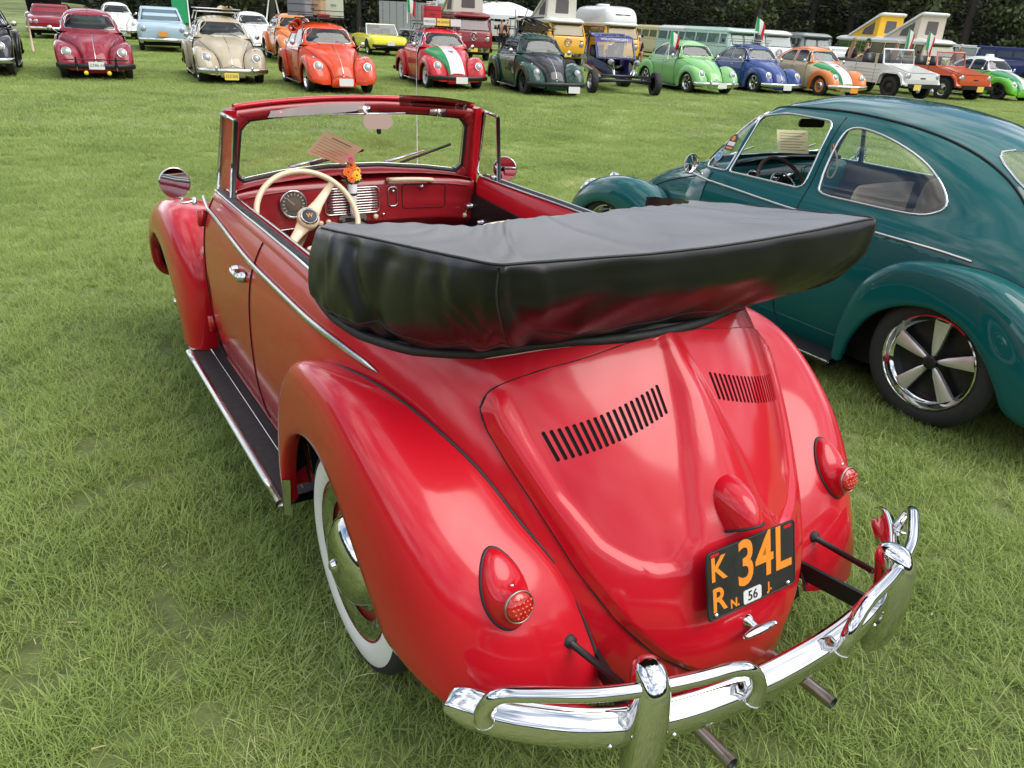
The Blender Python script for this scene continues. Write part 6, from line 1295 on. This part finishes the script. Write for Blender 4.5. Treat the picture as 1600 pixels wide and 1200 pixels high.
loft_car('silver hatchback with its rear hatch open near the right edge', 'silver', *pos(1560, 74), head(1560, 140), 'hatchback_car', 4.2, 1.7, 1.5, .95, (.5, .3), .3, hood_z=.95)
# ---------------- trailer, awnings, poles
t = thing('box_trailer', 'grey enclosed box trailer beyond the red striped car', 'trailer', at(*pos(654, 62)), R(head(654, 60)), None); MB().box((0, 0, 1.45), (5.2, 2.2, 2.1)).part('box', mat('trailer_grey', (.33, .34, .35), .5, noise=(3, .08)), t, flat=True)
for k in range(9): MB().box((-2.3+k*.575, 1.108, 1.45), (.03, .014, 2.05)).part('panel_rib', M['alu'], t, flat=True); MB().box((-2.3+k*.575, -1.108, 1.45), (.03, .014, 2.05)).part('panel_rib', M['alu'], t, flat=True)
for s in (1, -1):
    for xx in (-.4, .4): put('wheel', mk(wheel_mb(xx, s, 1.12, .33, .20, .2), 'wheel', 40), M['tyre'], t)
    MB().box((0, s*1.16, .72), (1.7, .22, .04)).part('mudguard', M['white'], t, flat=True)
MB().tube([(2.6, .8, .45), (3.7, 0, .45), (2.6, -.8, .45)], .05, 6).part('tow_bar', M['black'], t)
def canopy(label, px, D, w, d, h, m_, cat='canopy', peak=.7):
    t = thing('canopy', label, cat, at(*pos(px, D)), R(head(px, 10)), 'awnings by the trees'); G = []
    for f in np.linspace(0, 1, 8): G.append([(-d/2*(1-f)*sx, -w/2*(1-f)*sy, h+peak*(1-(1-f)**1.4)-.0) for sx, sy in ((1, 1), (1, .5), (1, 0), (1, -.5), (1, -1), (.5, -1), (0, -1), (-.5, -1), (-1, -1), (-1, -.5), (-1, 0), (-1, .5), (-1, 1), (-.5, 1), (0, 1), (.5, 1))])
    b = MB().grid(np.array(G), cv=True); b.grid(np.array([G[0], [(x, y, z-.22) for x, y, z in G[0]]]), cv=True); b.part('roof_cloth', m_, t)
    for sx in (1, -1):
        for sy in (1, -1): MB().tube([(sx*d/2, sy*w/2, 0), (sx*d/2, sy*w/2, h)], .03, 6).part('leg', M['alu'], t)
    return t
CW = mat('white_canopy_cloth', (.66, .67, .68), .8)
canopy('white pointed canopy between the maroon and orange camper vans', 792, 50, 3.6, 3.0, 1.95, CW); canopy('second white canopy farther back beside the tall camper', 770, 66, 3.4, 3.0, 2.4, CW, peak=.5)
t = thing('motorhome', 'large white motorhome roof showing beyond the canopies', 'motorhome', at(*pos(742, 72)), R(head(742, 80))); b = MB(); G = [[(p[0], p[1], z) for p in rrect(7.0*g, 2.3*g, .25, 4)] for z, g in ((.5, 1), (2.7, 1), (2.95, .97), (3.05, .9))]; b.grid(np.array(G), cv=True); b.add(G[-1], [tuple(range(len(G[0])))]); b.part('body', C_['white'], t)
for k in range(4): MB().box((-2.5+1.6*k, -1.16, 1.9), (.9, .02, .6)).part('window', M['dglass'], t, flat=True); MB().box((-2.5+1.6*k, 1.16, 1.9), (.9, .02, .6)).part('window', M['dglass'], t, flat=True)
MB().box((0, 0, 3.15), (.9, .7, .2), taper=.8).part('air_unit', M['white'], t)
for s in (1, -1):
    for xx in (-2.2, 2.3): put('wheel', mk(wheel_mb(xx, s, 1.02, .38, .22, .2), 'wheel', 40), M['tyre'], t)
ts = thing('pole_tripod', 'white leaning poles of a frame beyond the orange red car', 'pole frame', at(*pos(428, 44)), 0)
for dx, dy in ((.0, .62), (.3, -.55)): MB().tube([(dx, dy, 0), (0, 0.05, 2.9)], .035, 8).part('pole', M['white'], ts)
t = thing('feather_banner', 'tall green banner on a pole beside the beige car', 'banner', at(*pos(293, 37)), R(head(293, 0))); MB().tube([(0, 0, 0), (0, 0, 3.6)], .025, 6).part('pole', M['white'], t); MB().grid(np.array([[(0.02*math.sin(z*3), -.02, z), (.02, -.30-.12*math.sin(z), z), (0.01, -.50-.1*math.sin(z), z)] for z in np.linspace(.9, 3.6, 10)])).part('cloth', mat('banner_green', (.01, .28, .10), .7), t)
flag('small tricolour flag on the cooler of the striped car', *(Vector(c4.location)+Matrix.Rotation(c4.rotation_euler.z, 3, 'Z') @ Vector((-.3, -.75, 1.55))), pole=.62, h=.34, L_=.26)
flag('tricolour flag hanging at the light green car door', *(Vector(c7.location)+Matrix.Rotation(c7.rotation_euler.z, 3, 'Z') @ Vector((.30, -.85, .95))), pole=.80, h=.36, L_=.42)
flag('tricolour flag standing on the blue car roof rack', *(Vector(c8.location)+Matrix.Rotation(c8.rotation_euler.z, 3, 'Z') @ Vector((.05, -.1, 1.55))), pole=.75, h=.40, L_=.5)
flag('tricolour flag on the rear left of the rust orange open car', *(Vector(s2.location)+Matrix.Rotation(s2.rotation_euler.z, 3, 'Z') @ Vector((-.9, -.6, 1.0))), pole=1.15, h=.6, L_=.45)
flag('tricolour flag beside the man at the rust orange open car', *(Vector(s2.location)+Matrix.Rotation(s2.rotation_euler.z, 3, 'Z') @ Vector((-1.1, .6, 1.0))), pole=1.1, h=.6, L_=.5)
# ---------------- people
SKIN = mat('skin', (.42, .22, .14), .5); HAIRB = mat('blond_hair', (.30, .19, .09), .7); HAIRG = mat('grey_hair', (.40, .38, .36), .7); DK = mat('dark_cloth', (.018, .018, .025), .85); JEAN = mat('denim', (.10, .16, .28), .85); LJ = mat('light_denim', (.30, .38, .48), .85); WH = mat('white_cloth', (.62, .60, .58), .85); REDC_ = mat('red_cloth', (.40, .03, .03), .85)
def skin_mesh(name, verts, edges, rad, root, m_, parent, sub=2):
    me = bpy.data.meshes.new(name); me.from_pydata(verts, edges, []); o = bpy.data.objects.new('tmp', me); COL.objects.link(o); q = o.modifiers.new('k', 'SKIN'); 
    for v, r in zip(me.skin_vertices[0].data, rad): v.radius = (r, r) if np.isscalar(r) else r
    me.skin_vertices[0].data[root].use_root = True; s_ = o.modifiers.new('s', 'SUBSURF'); s_.levels = sub; s_.render_levels = sub
    dg = bpy.context.evaluated_depsgraph_get(); dg.update(); m2 = bpy.data.meshes.new_from_object(o.evaluated_get(dg)); bpy.data.objects.remove(o); m2.polygons.foreach_set('use_smooth', [True]*len(m2.polygons)); m2.materials.clear(); m2.materials.append(m_); return link(name, m2, parent)
def person(label, loc, rz, top=DK, legs=JEAN, hair=HAIRB, long_hair=False, cap=None, sit=False, arms='down', hgt=1.72):
    t = thing('person', label, 'person', loc, rz, None); k = hgt/1.75
    hip = .95 if not sit else .50; V = {}; 
    V['pel'] = (0, 0, hip); V['wa'] = (.0, 0, hip+.16); V['ch'] = (.01, 0, hip+.38); V['nk'] = (.0, 0, hip+.54); V['nt'] = (.01, 0, hip+.60); V['hd'] = (.03, 0, hip+.70)
    for s, n in ((1, 'l'), (-1, 'r')):
        V['hp'+n] = (0, s*.09, hip-.06); V['sh'+n] = (0, s*.175, hip+.46)
        if sit: V['kn'+n] = (.42, s*.15, .50); V['an'+n] = (.44, s*.13, .09); V['to'+n] = (.60, s*.14, .04)
        else: V['kn'+n] = (.02+.03*s, s*.10, .50); V['an'+n] = (-.02+.04*s, s*.10, .08); V['to'+n] = (.14+.04*s, s*.12, .03)
        if arms == 'down' or (arms == 'one' and s > 0): V['el'+n] = (-.04, s*.25, hip+.19); V['wr'+n] = (.06, s*.25, hip-.05)
        else: V['el'+n] = (.02, s*.24, hip+.20); V['wr'+n] = (.24, s*.15, hip+.28)
        V['ha'+n] = tuple(np.array(V['wr'+n])+(np.array(V['wr'+n])-np.array(V['el'+n]))*.32)
    nm = list(V); E = [('pel', 'wa'), ('wa', 'ch'), ('ch', 'nk'), ('nk', 'nt'), ('nt', 'hd')]
    Rr = dict(pel=(.13, .10), wa=(.125, .09), ch=(.15, .105), nk=(.065, .06), nt=(.05, .05), hd=(.075, .085))
    for n in 'lr': E += [('pel', 'hp'+n), ('hp'+n, 'kn'+n), ('kn'+n, 'an'+n), ('an'+n, 'to'+n), ('ch', 'sh'+n), ('sh'+n, 'el'+n), ('el'+n, 'wr'+n), ('wr'+n, 'ha'+n)]; Rr.update({'hp'+n: .085, 'kn'+n: .055, 'an'+n: .04, 'to'+n: .035, 'sh'+n: .062, 'el'+n: .042, 'wr'+n: .030, 'ha'+n: .032})
    sc = lambda p: (p[0]*k, p[1]*k, p[2]*k)
    skin_mesh('body', [sc(V[n]) for n in nm], [(nm.index(a), nm.index(c)) for a, c in E], [Rr[n] for n in nm], 0, SKIN, t)
    def sub(name, keys, edges, grow, m_, ov={}): skin_mesh(name, [sc(ov.get(n, V[n])) for n in keys], [(keys.index(a), keys.index(c)) for a, c in edges], [tuple(np.array(Rr[n] if not np.isscalar(Rr[n]) else (Rr[n], Rr[n]))+grow) for n in keys], 0, m_, t)
    sub('shirt', ['ch', 'wa', 'pel', 'shl', 'ell', 'shr', 'elr'], [('ch', 'wa'), ('wa', 'pel'), ('ch', 'shl'), ('shl', 'ell'), ('ch', 'shr'), ('shr', 'elr')], .016, top)
    sub('trousers', ['pel', 'hpl', 'knl', 'anl', 'hpr', 'knr', 'anr'], [('pel', 'hpl'), ('hpl', 'knl'), ('knl', 'anl'), ('pel', 'hpr'), ('hpr', 'knr'), ('knr', 'anr')], .014, legs)
    hz = (V['hd'][0], 0, V['hd'][2]+.02); b = MB(); G = []
    for a in np.linspace(0, 1, 9): G.append([((hz[0]-.012+(.098+.0*a)*math.cos(q)*math.cos(a*1.5-.0)*(.8 if math.cos(q) > 0 else 1)-.01)*k, (.086*math.sin(q)*math.cos(a*1.5))*k, (hz[2]+.03+.095*math.sin(a*1.57))*k) for q in np.linspace(0, 6.283, 18, endpoint=False)])
    b.grid(np.array(G), cv=True)
    if long_hair:
        b.grid(np.array([[((hz[0]-.03-.06*math.cos(q)-.03*f)*k, (.095+.03*f)*math.sin(q)*k, (hz[2]+.05-.42*f)*k) for q in np.linspace(-1.7, 1.7, 12)] for f in np.linspace(0, 1, 7)]))
    b.part('hair' if not cap else 'cap', cap or hair, t)
    if cap: MB().grid(np.array([[((hz[0]+.07+.09*f)*k, y*k, (hz[2]+.05-.01*f)*k) for y in (-.07, 0, .07)] for f in (0, 1)])).part('cap_brim', cap, t)
    for s in (1, -1):
        MB().lathe([(0, .012), (.006, .008), (.007, 0)], ((hz[0]+.072)*k, s*.030*k, hz[2]*k), 'x', 8).part('eye', M['black'], t)
        MB().box(((V['to'+('l' if s > 0 else 'r')][0]-.05)*k, V['to'+('l' if s > 0 else 'r')][1]*k, .04), (.26, .09, .08), taper=.8).part('shoe', M['black'], t)
    MB().box(((hz[0]+.085)*k, 0, (hz[2]-.02)*k), (.03, .025, .04), taper=.5).part('nose', SKIN, t); MB().box(((hz[0]+.072)*k, 0, (hz[2]-.06)*k), (.01, .04, .008)).part('mouth', REDC_, t)
    return t
def P3(px, D): x, y = pos(px, D); return at(x, y)
person('woman with long fair hair in a dark jacket beside the white open car', P3(1335, 32), R(head(1337, 125)), long_hair=True, legs=LJ, arms='one')
person('man in a dark shirt and cap facing the woman by the white open car', P3(1357, 33.5), R(head(1357, -60)), cap=DK, arms='up')
person('grey haired man standing behind the white open car windscreen', P3(1402, 36), R(head(1402, 0)), top=WH, hair=HAIRG)
person('man with grey hair in a red and dark jacket behind the rust orange car', P3(1502, 38), R(head(1502, 20)), top=REDC_, hair=HAIRG)
person('person in a white cap and dark jacket sitting beyond the buggy', P3(1001, 46), R(head(1001, 10)), cap=WH, sit=True, legs=SKIN)
t = thing('folding_chair', 'folding chair under the sitting person beyond the buggy', 'chair', P3(1001, 46), R(head(1001, 10))); MB().box((.12, 0, .40), (.46, .46, .03)).part('seat', DK, t); MB().box((-.16, 0, .68), (.03, .46, .42)).part('backrest', DK, t)
for sx in (.32, -.12):
    for s in (1, -1): MB().tube([(sx, s*.22, 0), (sx*.6, s*.22, .40)], .012, 5).part('leg', M['alu'], t)
person('person in dark blue leaning by the pale yellow van', P3(1032, 52), R(head(1032, 90)), top=JEAN, legs=DK)
person('person in black standing under the white canopy', P3(784, 53), R(head(784, 10)), legs=DK)
person('second person in dark clothes under the canopy near the orange van', P3(793, 53), R(head(793, 60)), legs=DK, hair=DK)
person('person in pale clothes by the folding table near the trees', P3(1530, 66), R(head(1530, 60)), top=WH, legs=LJ)
t = thing('folding_table', 'small folding table with goods near the trees', 'table', P3(1544, 67), R(head(1544, 20))); MB().box((0, 0, .72), (.7, 1.4, .04)).part('table_top', WH, t)
for sx in (.3, -.3):
    for s in (.6, -.6): MB().tube([(sx, s, 0), (sx, s, .70)], .02, 5).part('leg', M['alu'], t)
t = tag(MB().tube([(0, 0, 0), (0, 0, 1.1)], .03, 8).part('wooden_stake', M['beige'], None), 'thin wooden stake in the grass left of the crimson car', 'stake'); t.location = P3(35, 30)
tp = tag(MB().tube([(0, 0, 0), (0.01, .01, 1.45)], [.0025, .0012], 6).part('radio_aerial', M['steel'], None), 'thin whip aerial rising behind the red convertible windscreen', 'aerial'); tp.location = Vector((1.05, -.56, .86)); tp.parent = CAR; del tp['category'], tp['label']
# ------------------------------------------------------------------ the wood behind the field
def leafmat(name, c0, c1):
    m_ = bpy.data.materials.new(name); m_.use_nodes = True; N = m_.node_tree.nodes; L = m_.node_tree.links; p = N['Principled BSDF']; p.inputs['Roughness'].default_value = .6
    ge = N.new('ShaderNodeNewGeometry'); r = N.new('ShaderNodeValToRGB'); r.color_ramp.elements[0].color = (*c0, 1); r.color_ramp.elements[1].color = (*c1, 1); L.new(ge.outputs['Random Per Island'], r.inputs[0]); L.new(r.outputs[0], p.inputs['Base Color']); return m_
LM = [leafmat('pine_needles', (.008, .016, .006), (.030, .050, .016)), leafmat('broad_leaves', (.018, .032, .007), (.065, .085, .018))]
BARK = mat('bark', (.045, .038, .03), .9, noise=(3, .35), bump=(14, .8, .03))
def tree_meshes(kind, seed):
    rg = np.random.RandomState(seed); H = rg.uniform(16, 20); tr = MB(); pts = [(rg.uniform(-.2, .2)*f, rg.uniform(-.2, .2)*f, H*f) for f in np.linspace(0, 1, 8)]; tr.tube(spl(np.array(pts), 20), np.linspace(.30, .05, 20), 9)
    v, f = [], []; 
    for i in range(70 if kind == 0 else 60):
        z = rg.uniform(2.0 if kind == 0 else 1.2, H*.97); L_ = (5.0*(1-z/H)**.6+.8)*rg.uniform(.6, 1.1); a = rg.rand()*6.283; dr = rg.uniform(-.25, .10) if kind == 0 else rg.uniform(-.1, .5); c = np.array(pts[min(7, int(z/H*7))]); c = np.array([c[0], c[1], z]); e = c+np.array([math.cos(a)*L_, math.sin(a)*L_, dr*L_])
        tr.tube([tuple(c), tuple((c+e)/2+np.array([0, 0, .12])), tuple(e)], [.05, .03, .012], 4, caps=False)
        for k in range(int(26+L_*14)):
            t_ = rg.uniform(.25, 1.05); q = c+(e-c)*t_+rg.normal(0, 1, 3)*np.array([.38, .38, .16 if kind == 0 else .38])*(.5+.5*t_); s = rg.uniform(.10, .24) if kind == 0 else rg.uniform(.12, .26)
            u = rg.normal(0, 1, 3); u /= np.linalg.norm(u); w = np.cross(u, rg.normal(0, 1, 3)); w /= np.linalg.norm(w)+1e-9
            if kind == 0: u[2] *= .35; w[2] *= .35
            b = len(v); v += [tuple(q-u*s-w*s*.1), tuple(q+w*s*.6), tuple(q+u*s), tuple(q-w*s*.6)]; f.append((b, b+1, b+2, b+3))
    cm = bpy.data.meshes.new('crown'); cm.from_pydata(v, [], f); cm.materials.append(LM[kind]); cm.update(); tm = tr.mesh('trunk'); tm.materials.append(BARK); return tm, cm
TV = [(k, tree_meshes(k, 60+i)) for i, k in enumerate((0, 1, 0, 1))]
rg = np.random.RandomState(3); n = 0
NEAR = [(150, 'crimson car'), (246, 'pale blue saloon'), (345, 'beige car'), (510, 'orange red car'), (590, 'yellow roadster'), (690, 'car with the striped bonnet'), (735, 'maroon camper'), (845, 'dark green car'), (945, 'high-roofed camper'), (1090, 'light green car'), (1190, 'blue car'), (1255, 'grey split-windscreen van'), (1300, 'orange roofed car'), (1380, 'yellow pop-up tent'), (1440, 'beige pop-up tent'), (1500, 'rust orange open car'), (1580, 'lime green car')]
for rowi, D0 in enumerate((72, 81, 92)):
    for px in np.arange(170 if rowi else 190, 1690, 76-rowi*4):
        k, (tm, cm) = TV[(n*7+rowi) % 4]; p_ = px+rg.uniform(-22, 22); D = D0+rg.uniform(-4, 4); D = D*(1.0 if px > 300 else 1.08); x, y = pos(p_, D)
        nm = min(NEAR, key=lambda q: abs(q[0]-p_)); sd_ = 'above' if abs(nm[0]-p_) < 18 else ('to the left above' if p_ < nm[0] else 'to the right above')
        lab = ('dark pine ', 'leafy tree ')[k]+('at the wood edge, ', 'second rank of the wood, ', 'deep in the wood, ')[rowi]+sd_+' the '+nm[1]
        t = thing('pine_tree' if k == 0 else 'leafy_tree', lab, 'tree', (x, y, terrain(x, y)-.1), rg.rand()*6.28, 'trees of the wood behind the field'); t.scale = (rg.uniform(.85, 1.2),)*3
        link('trunk', tm, t); link('crown', cm, t); n += 1
# undergrowth and the far-off wood that reads as one dark mass
rg = np.random.RandomState(9); v, f = [], []
for i in range(26000):
    px = rg.uniform(130, 2000); D = rg.uniform(76, 118); x, y = pos(px, D); h = terrain(x, y)+rg.rand()**1.6*(1.0+(D-76)*.22); s = rg.uniform(.15, .40); u = rg.normal(0, 1, 3); u /= np.linalg.norm(u); w = np.cross(u, rg.normal(0, 1, 3)); w /= np.linalg.norm(w)+1e-9; q = np.array([x, y, h]); b = len(v); v += [tuple(q-u*s), tuple(q+w*s*.7), tuple(q+u*s), tuple(q-w*s*.7)]; f.append((b, b+1, b+2, b+3))
me = bpy.data.meshes.new('undergrowth'); me.from_pydata(v, [], f); me.materials.append(LM[0]); o = link('undergrowth', me); o['kind'] = 'stuff'; o['label'] = 'dark undergrowth between the trunks of the wood'; o['category'] = 'undergrowth'
b = MB(); G = []
for px in np.linspace(60, 2100, 60):
    col_ = []
    for i, (D, h) in enumerate(((122, -1), (123, 4), (125, 9), (129, 13), (136, 16+2*math.sin(px*.05)+1.5*math.sin(px*.13)), (160, 15), (190, -1))): x, y = pos(px, D+3*math.sin(px*.07+i)); col_.append((x, y, terrain(x, y)+h))
    G.append(col_)
o = MB().grid(spl(np.array(G), 200)).part('far_wood', mat('far_wood_green', (.010, .016, .007), .95, noise=(.6, .5), bump=(1.2, 1, .8)), None); o['kind'] = 'stuff'; o['label'] = 'dense dark wood closing the view behind the field'; o['category'] = 'wood'

# the wood goes on round the field behind the viewer
b = MB(); G = []; rg = np.random.RandomState(2)
for a in np.linspace(38, 292, 90):
    col_ = []; wob = rg.uniform(-3, 3)
    for D, h in ((62, -1), (62.5, 4), (64, 9), (67, 12+wob*.6), (74, 14+wob), (90, 12), (110, -1)): D = D*1.15+wob; x, y = D*math.cos(R(a)), D*math.sin(R(a)); col_.append((x, y, terrain(x, y)+h))
    G.append(col_)
o = MB().grid(spl(np.array(G), 300)).part('far_wood', bpy.data.materials['far_wood_green'], None); o['kind'] = 'stuff'; o['label'] = 'wood standing round the field behind the viewer'; o['category'] = 'wood'
# ------------------------------------------------------------------ ground
gm = bpy.data.materials.new('lawn_soil'); gm.use_nodes = True; N = gm.node_tree.nodes; L = gm.node_tree.links; pb_ = N['Principled BSDF']; pb_.inputs['Roughness'].default_value = .95
t = N.new('ShaderNodeTexCoord'); n1 = N.new('ShaderNodeTexNoise'); n1.inputs['Scale'].default_value = .35; n1.inputs['Detail'].default_value = 8
L.new(t.outputs['Object'], n1.inputs[0]); n2 = N.new('ShaderNodeTexNoise'); n2.inputs['Scale'].default_value = 14; n2.inputs['Detail'].default_value = 9; n2.inputs['Roughness'].default_value = .75; L.new(t.outputs['Object'], n2.inputs[0])
r1 = N.new('ShaderNodeValToRGB'); r1.color_ramp.elements[0].position = .35; r1.color_ramp.elements[1].position = .68; r1.color_ramp.elements[0].color = (.13, .17, .045, 1); r1.color_ramp.elements[1].color = (.30, .36, .12, 1); L.new(n1.outputs[0], r1.inputs[0])
r2 = N.new('ShaderNodeValToRGB'); r2.color_ramp.elements[0].position = .3; r2.color_ramp.elements[1].position = .7; r2.color_ramp.elements[0].color = (.45, .45, .45, 1); r2.color_ramp.elements[1].color = (1.15, 1.15, 1.1, 1); L.new(n2.outputs[0], r2.inputs[0])
mm = N.new('ShaderNodeMixRGB'); mm.blend_type = 'MULTIPLY'; mm.inputs[0].default_value = 1; L.new(r1.outputs[0], mm.inputs[1]); L.new(r2.outputs[0], mm.inputs[2]); L.new(mm.outputs[0], pb_.inputs['Base Color'])
bp_ = N.new('ShaderNodeBump'); bp_.inputs['Strength'].default_value = .9; bp_.inputs['Distance'].default_value = .03; L.new(n2.outputs[0], bp_.inputs['Height']); L.new(bp_.outputs[0], pb_.inputs['Normal'])
xs = np.concatenate([np.linspace(-60, -5, 12), np.linspace(-4, 30, 60), np.linspace(32, 160, 40), np.linspace(180, 600, 8)]); ys = np.concatenate([np.linspace(-500, -90, 10), np.linspace(-85, 40, 80), np.linspace(50, 300, 8)])
g = MB().grid(np.array([[(x, y, terrain(x, y)) for y in ys] for x in xs])).part('lawn_ground', gm, None); g['kind'] = 'structure'
# ------------------------------------------------------------------ grass blades
def blade_mat(name, c0, c1, c2):
    m_ = bpy.data.materials.new(name); m_.use_nodes = True; N = m_.node_tree.nodes; L = m_.node_tree.links; p = N['Principled BSDF']; p.inputs['Roughness'].default_value = .5; p.inputs['Specular IOR Level'].default_value = .35
    oi = N.new('ShaderNodeObjectInfo'); ge = N.new('ShaderNodeNewGeometry'); rr = N.new('ShaderNodeValToRGB'); e = rr.color_ramp.elements; e[0].color = (*c0, 1); e[1].color = (*c2, 1); e.new(.5).color = (*c1, 1); e.new(.78).color = (*c1, 1)
    t = N.new('ShaderNodeTexNoise'); t.inputs['Scale'].default_value = .8; t.inputs['Detail'].default_value = 7; t.inputs['Roughness'].default_value = .65; L.new(ge.outputs['Position'], t.inputs['Vector'])
    ad = N.new('ShaderNodeMath'); ad.operation = 'MULTIPLY_ADD'; ad.inputs[1].default_value = .42; L.new(ge.outputs['Random Per Island'], ad.inputs[0])
    mr = N.new('ShaderNodeMapRange'); mr.inputs['From Min'].default_value = .3; mr.inputs['From Max'].default_value = .7; mr.inputs['To Min'].default_value = 0; mr.inputs['To Max'].default_value = .62; L.new(t.outputs[0], mr.inputs[0]); L.new(mr.outputs[0], ad.inputs[2])
    L.new(ad.outputs[0], rr.inputs[0]); L.new(rr.outputs[0], p.inputs['Base Color'])
    tl = N.new('ShaderNodeBsdfTranslucent'); L.new(rr.outputs[0], tl.inputs[0]); mi = N.new('ShaderNodeMixShader'); mi.inputs[0].default_value = .42; L.new(p.outputs[0], mi.inputs[1]); L.new(tl.outputs[0], mi.inputs[2]); L.new(mi.outputs[0], N['Material Output'].inputs[0])
    return m_
GM = blade_mat('grass_blade', (.10, .17, .03), (.36, .46, .13), (.90, .86, .52))
def tuft(name, size, nb, h, seed, wd):
    rg = np.random.RandomState(seed); v = []; f = []
    for i in range(nb):
        x, y = rg.uniform(-size/2, size/2, 2)*1.15; a = rg.rand()*6.283; hh = h*(.35+1.05*rg.rand()**2.2+.25*rg.rand()); ln = hh*rg.uniform(.3, 1.9); w = wd*rg.uniform(.6, 1.3); ca, sa = math.cos(a), math.sin(a); pa = a+1.57+rg.uniform(-.6, .6); px, py = math.cos(pa)*w, math.sin(pa)*w
        b = len(v); k = [(0, 0, 1), (.3, .5, .9), (.72, .85, .6), (1.05, .95, .05)]
        for (l_, z, ww) in k: v += [(x+ca*ln*l_-px*ww, y+sa*ln*l_-py*ww, hh*z-.004), (x+ca*ln*l_+px*ww, y+sa*ln*l_+py*ww, hh*z-.004)]
        f += [(b, b+1, b+3, b+2), (b+2, b+3, b+5, b+4), (b+4, b+5, b+7, b+6)]
    me = bpy.data.meshes.new(name); me.from_pydata(v, [], f); me.materials.append(GM); me.update(); return me
def scatter(name, pts, mes, label):
    """one stuff object: tufts instanced on points by geometry nodes"""
    src = bpy.data.collections.new(name+'_tufts')
    for i, me in enumerate(mes): src.objects.link(bpy.data.objects.new('tuft', me))
    me = bpy.data.meshes.new(name); me.from_pydata([tuple(p[:3]) for p in pts], [], [])
    at = me.attributes.new('rz', 'FLOAT', 'POINT'); at.data.foreach_set('value', [p[3] for p in pts]); at = me.attributes.new('sc', 'FLOAT', 'POINT'); at.data.foreach_set('value', [p[4] for p in pts])
    o = link(name, me); ng = bpy.data.node_groups.new(name, 'GeometryNodeTree'); ng.interface.new_socket('Geometry', in_out='INPUT', socket_type='NodeSocketGeometry'); ng.interface.new_socket('Geometry', in_out='OUTPUT', socket_type='NodeSocketGeometry')
    n = ng.nodes; l = ng.links; gi = n.new('NodeGroupInput'); go = n.new('NodeGroupOutput'); ip = n.new('GeometryNodeInstanceOnPoints'); ci = n.new('GeometryNodeCollectionInfo'); ci.inputs[0].default_value = src; ci.inputs['Separate Children'].default_value = True; ci.inputs['Reset Children'].default_value = True
    ip.inputs['Pick Instance'].default_value = True; rz = n.new('GeometryNodeInputNamedAttribute'); rz.data_type = 'FLOAT'; rz.inputs[0].default_value = 'rz'; sc = n.new('GeometryNodeInputNamedAttribute'); sc.data_type = 'FLOAT'; sc.inputs[0].default_value = 'sc'
    cx = n.new('ShaderNodeCombineXYZ'); l.new(rz.outputs[0], cx.inputs[2]); l.new(gi.outputs[0], ip.inputs['Points']); l.new(ci.outputs[0], ip.inputs['Instance']); l.new(cx.outputs[0], ip.inputs['Rotation']); l.new(sc.outputs[0], ip.inputs['Scale']); l.new(ip.outputs[0], go.inputs[0])
    q = o.modifiers.new('grass', 'NODES'); q.node_group = ng; o['kind'] = 'stuff'; o['label'] = label; o['category'] = 'grass'; return o
def in_view(x, y, mg=.06):
    d = Vector((x, y, 0))-CAM; z = d.dot(cf)
    if z < .2: return False
    u = d.dot(cR)/z*FPX/1600; v = d.dot(cU)/z*FPX/1600; return abs(u) < .5+mg and -.375-mg < v < .375+mg
pts = []; step = .19; rg = np.random.RandomState(11)
for x in np.arange(-4.0, 9.0, step):
    for y in np.arange(-9, 6, step):
        xx, yy = x+rg.uniform(-.07, .07), y+rg.uniform(-.07, .07)
        if in_view(xx, yy, .12): pts.append((xx, yy, terrain(xx, yy), rg.rand()*6.28, rg.uniform(.8, 1.2)))
scatter('near_grass', pts, [tuft('tuft', .21, 560, .038, 20+i, .0014) for i in range(6)], 'short mown green lawn grass around the two close cars')
pts = []; step = .62
for x in np.arange(4.0, 42, step):
    for y in np.arange(-62, 10, step):
        xx, yy = x+rg.uniform(-.25, .25), y+rg.uniform(-.25, .25)
        if in_view(xx, yy, .05) and (xx > 8.2 or yy < -8.5): pts.append((xx, yy, terrain(xx, yy), rg.rand()*6.28, rg.uniform(.8, 1.15)))
scatter('far_grass', pts, [tuft('tuft', .72, 1100, .042, 40+i, .0030) for i in range(4)], 'mown green field grass reaching back to the rows of parked cars')

# dry clippings lying on the mown lawn
rg = np.random.RandomState(5); v, f = [], []
for i in range(3000):
    x, y = rg.uniform(-3.2, 9), rg.uniform(-9, 6)
    if not in_view(x, y, .05) or (abs(y) < .8 and -2 < x < 2) or (-3.8 < y < -2.3 and -2 < x < 2.2): continue
    if math.sin(x*1.7+2*math.sin(y*1.1))+math.sin(y*2.3+x) < rg.uniform(-1.5, 1.8): continue
    a = rg.rand()*6.283; L_ = rg.uniform(.006, .018); w = rg.uniform(.0010, .0022); z = terrain(x, y)+rg.uniform(.018, .036); t_ = rg.uniform(-.3, .3); c, s_ = math.cos(a), math.sin(a); b = len(v)
    v += [(x-c*L_-s_*w, y-s_*L_+c*w, z-t_*L_), (x-c*L_+s_*w, y-s_*L_-c*w, z-t_*L_), (x+c*L_+s_*w, y+s_*L_-c*w, z+t_*L_), (x+c*L_-s_*w, y+s_*L_+c*w, z+t_*L_)]; f.append((b, b+1, b+2, b+3))
me = bpy.data.meshes.new('dry_clippings'); me.from_pydata(v, [], f); me.materials.append(mat('dry_straw', (.48, .38, .20), .9)); o = link('dry_clippings', me); o['kind'] = 'stuff'; o['label'] = 'dry grass clippings scattered on the lawn'; o['category'] = 'clippings'
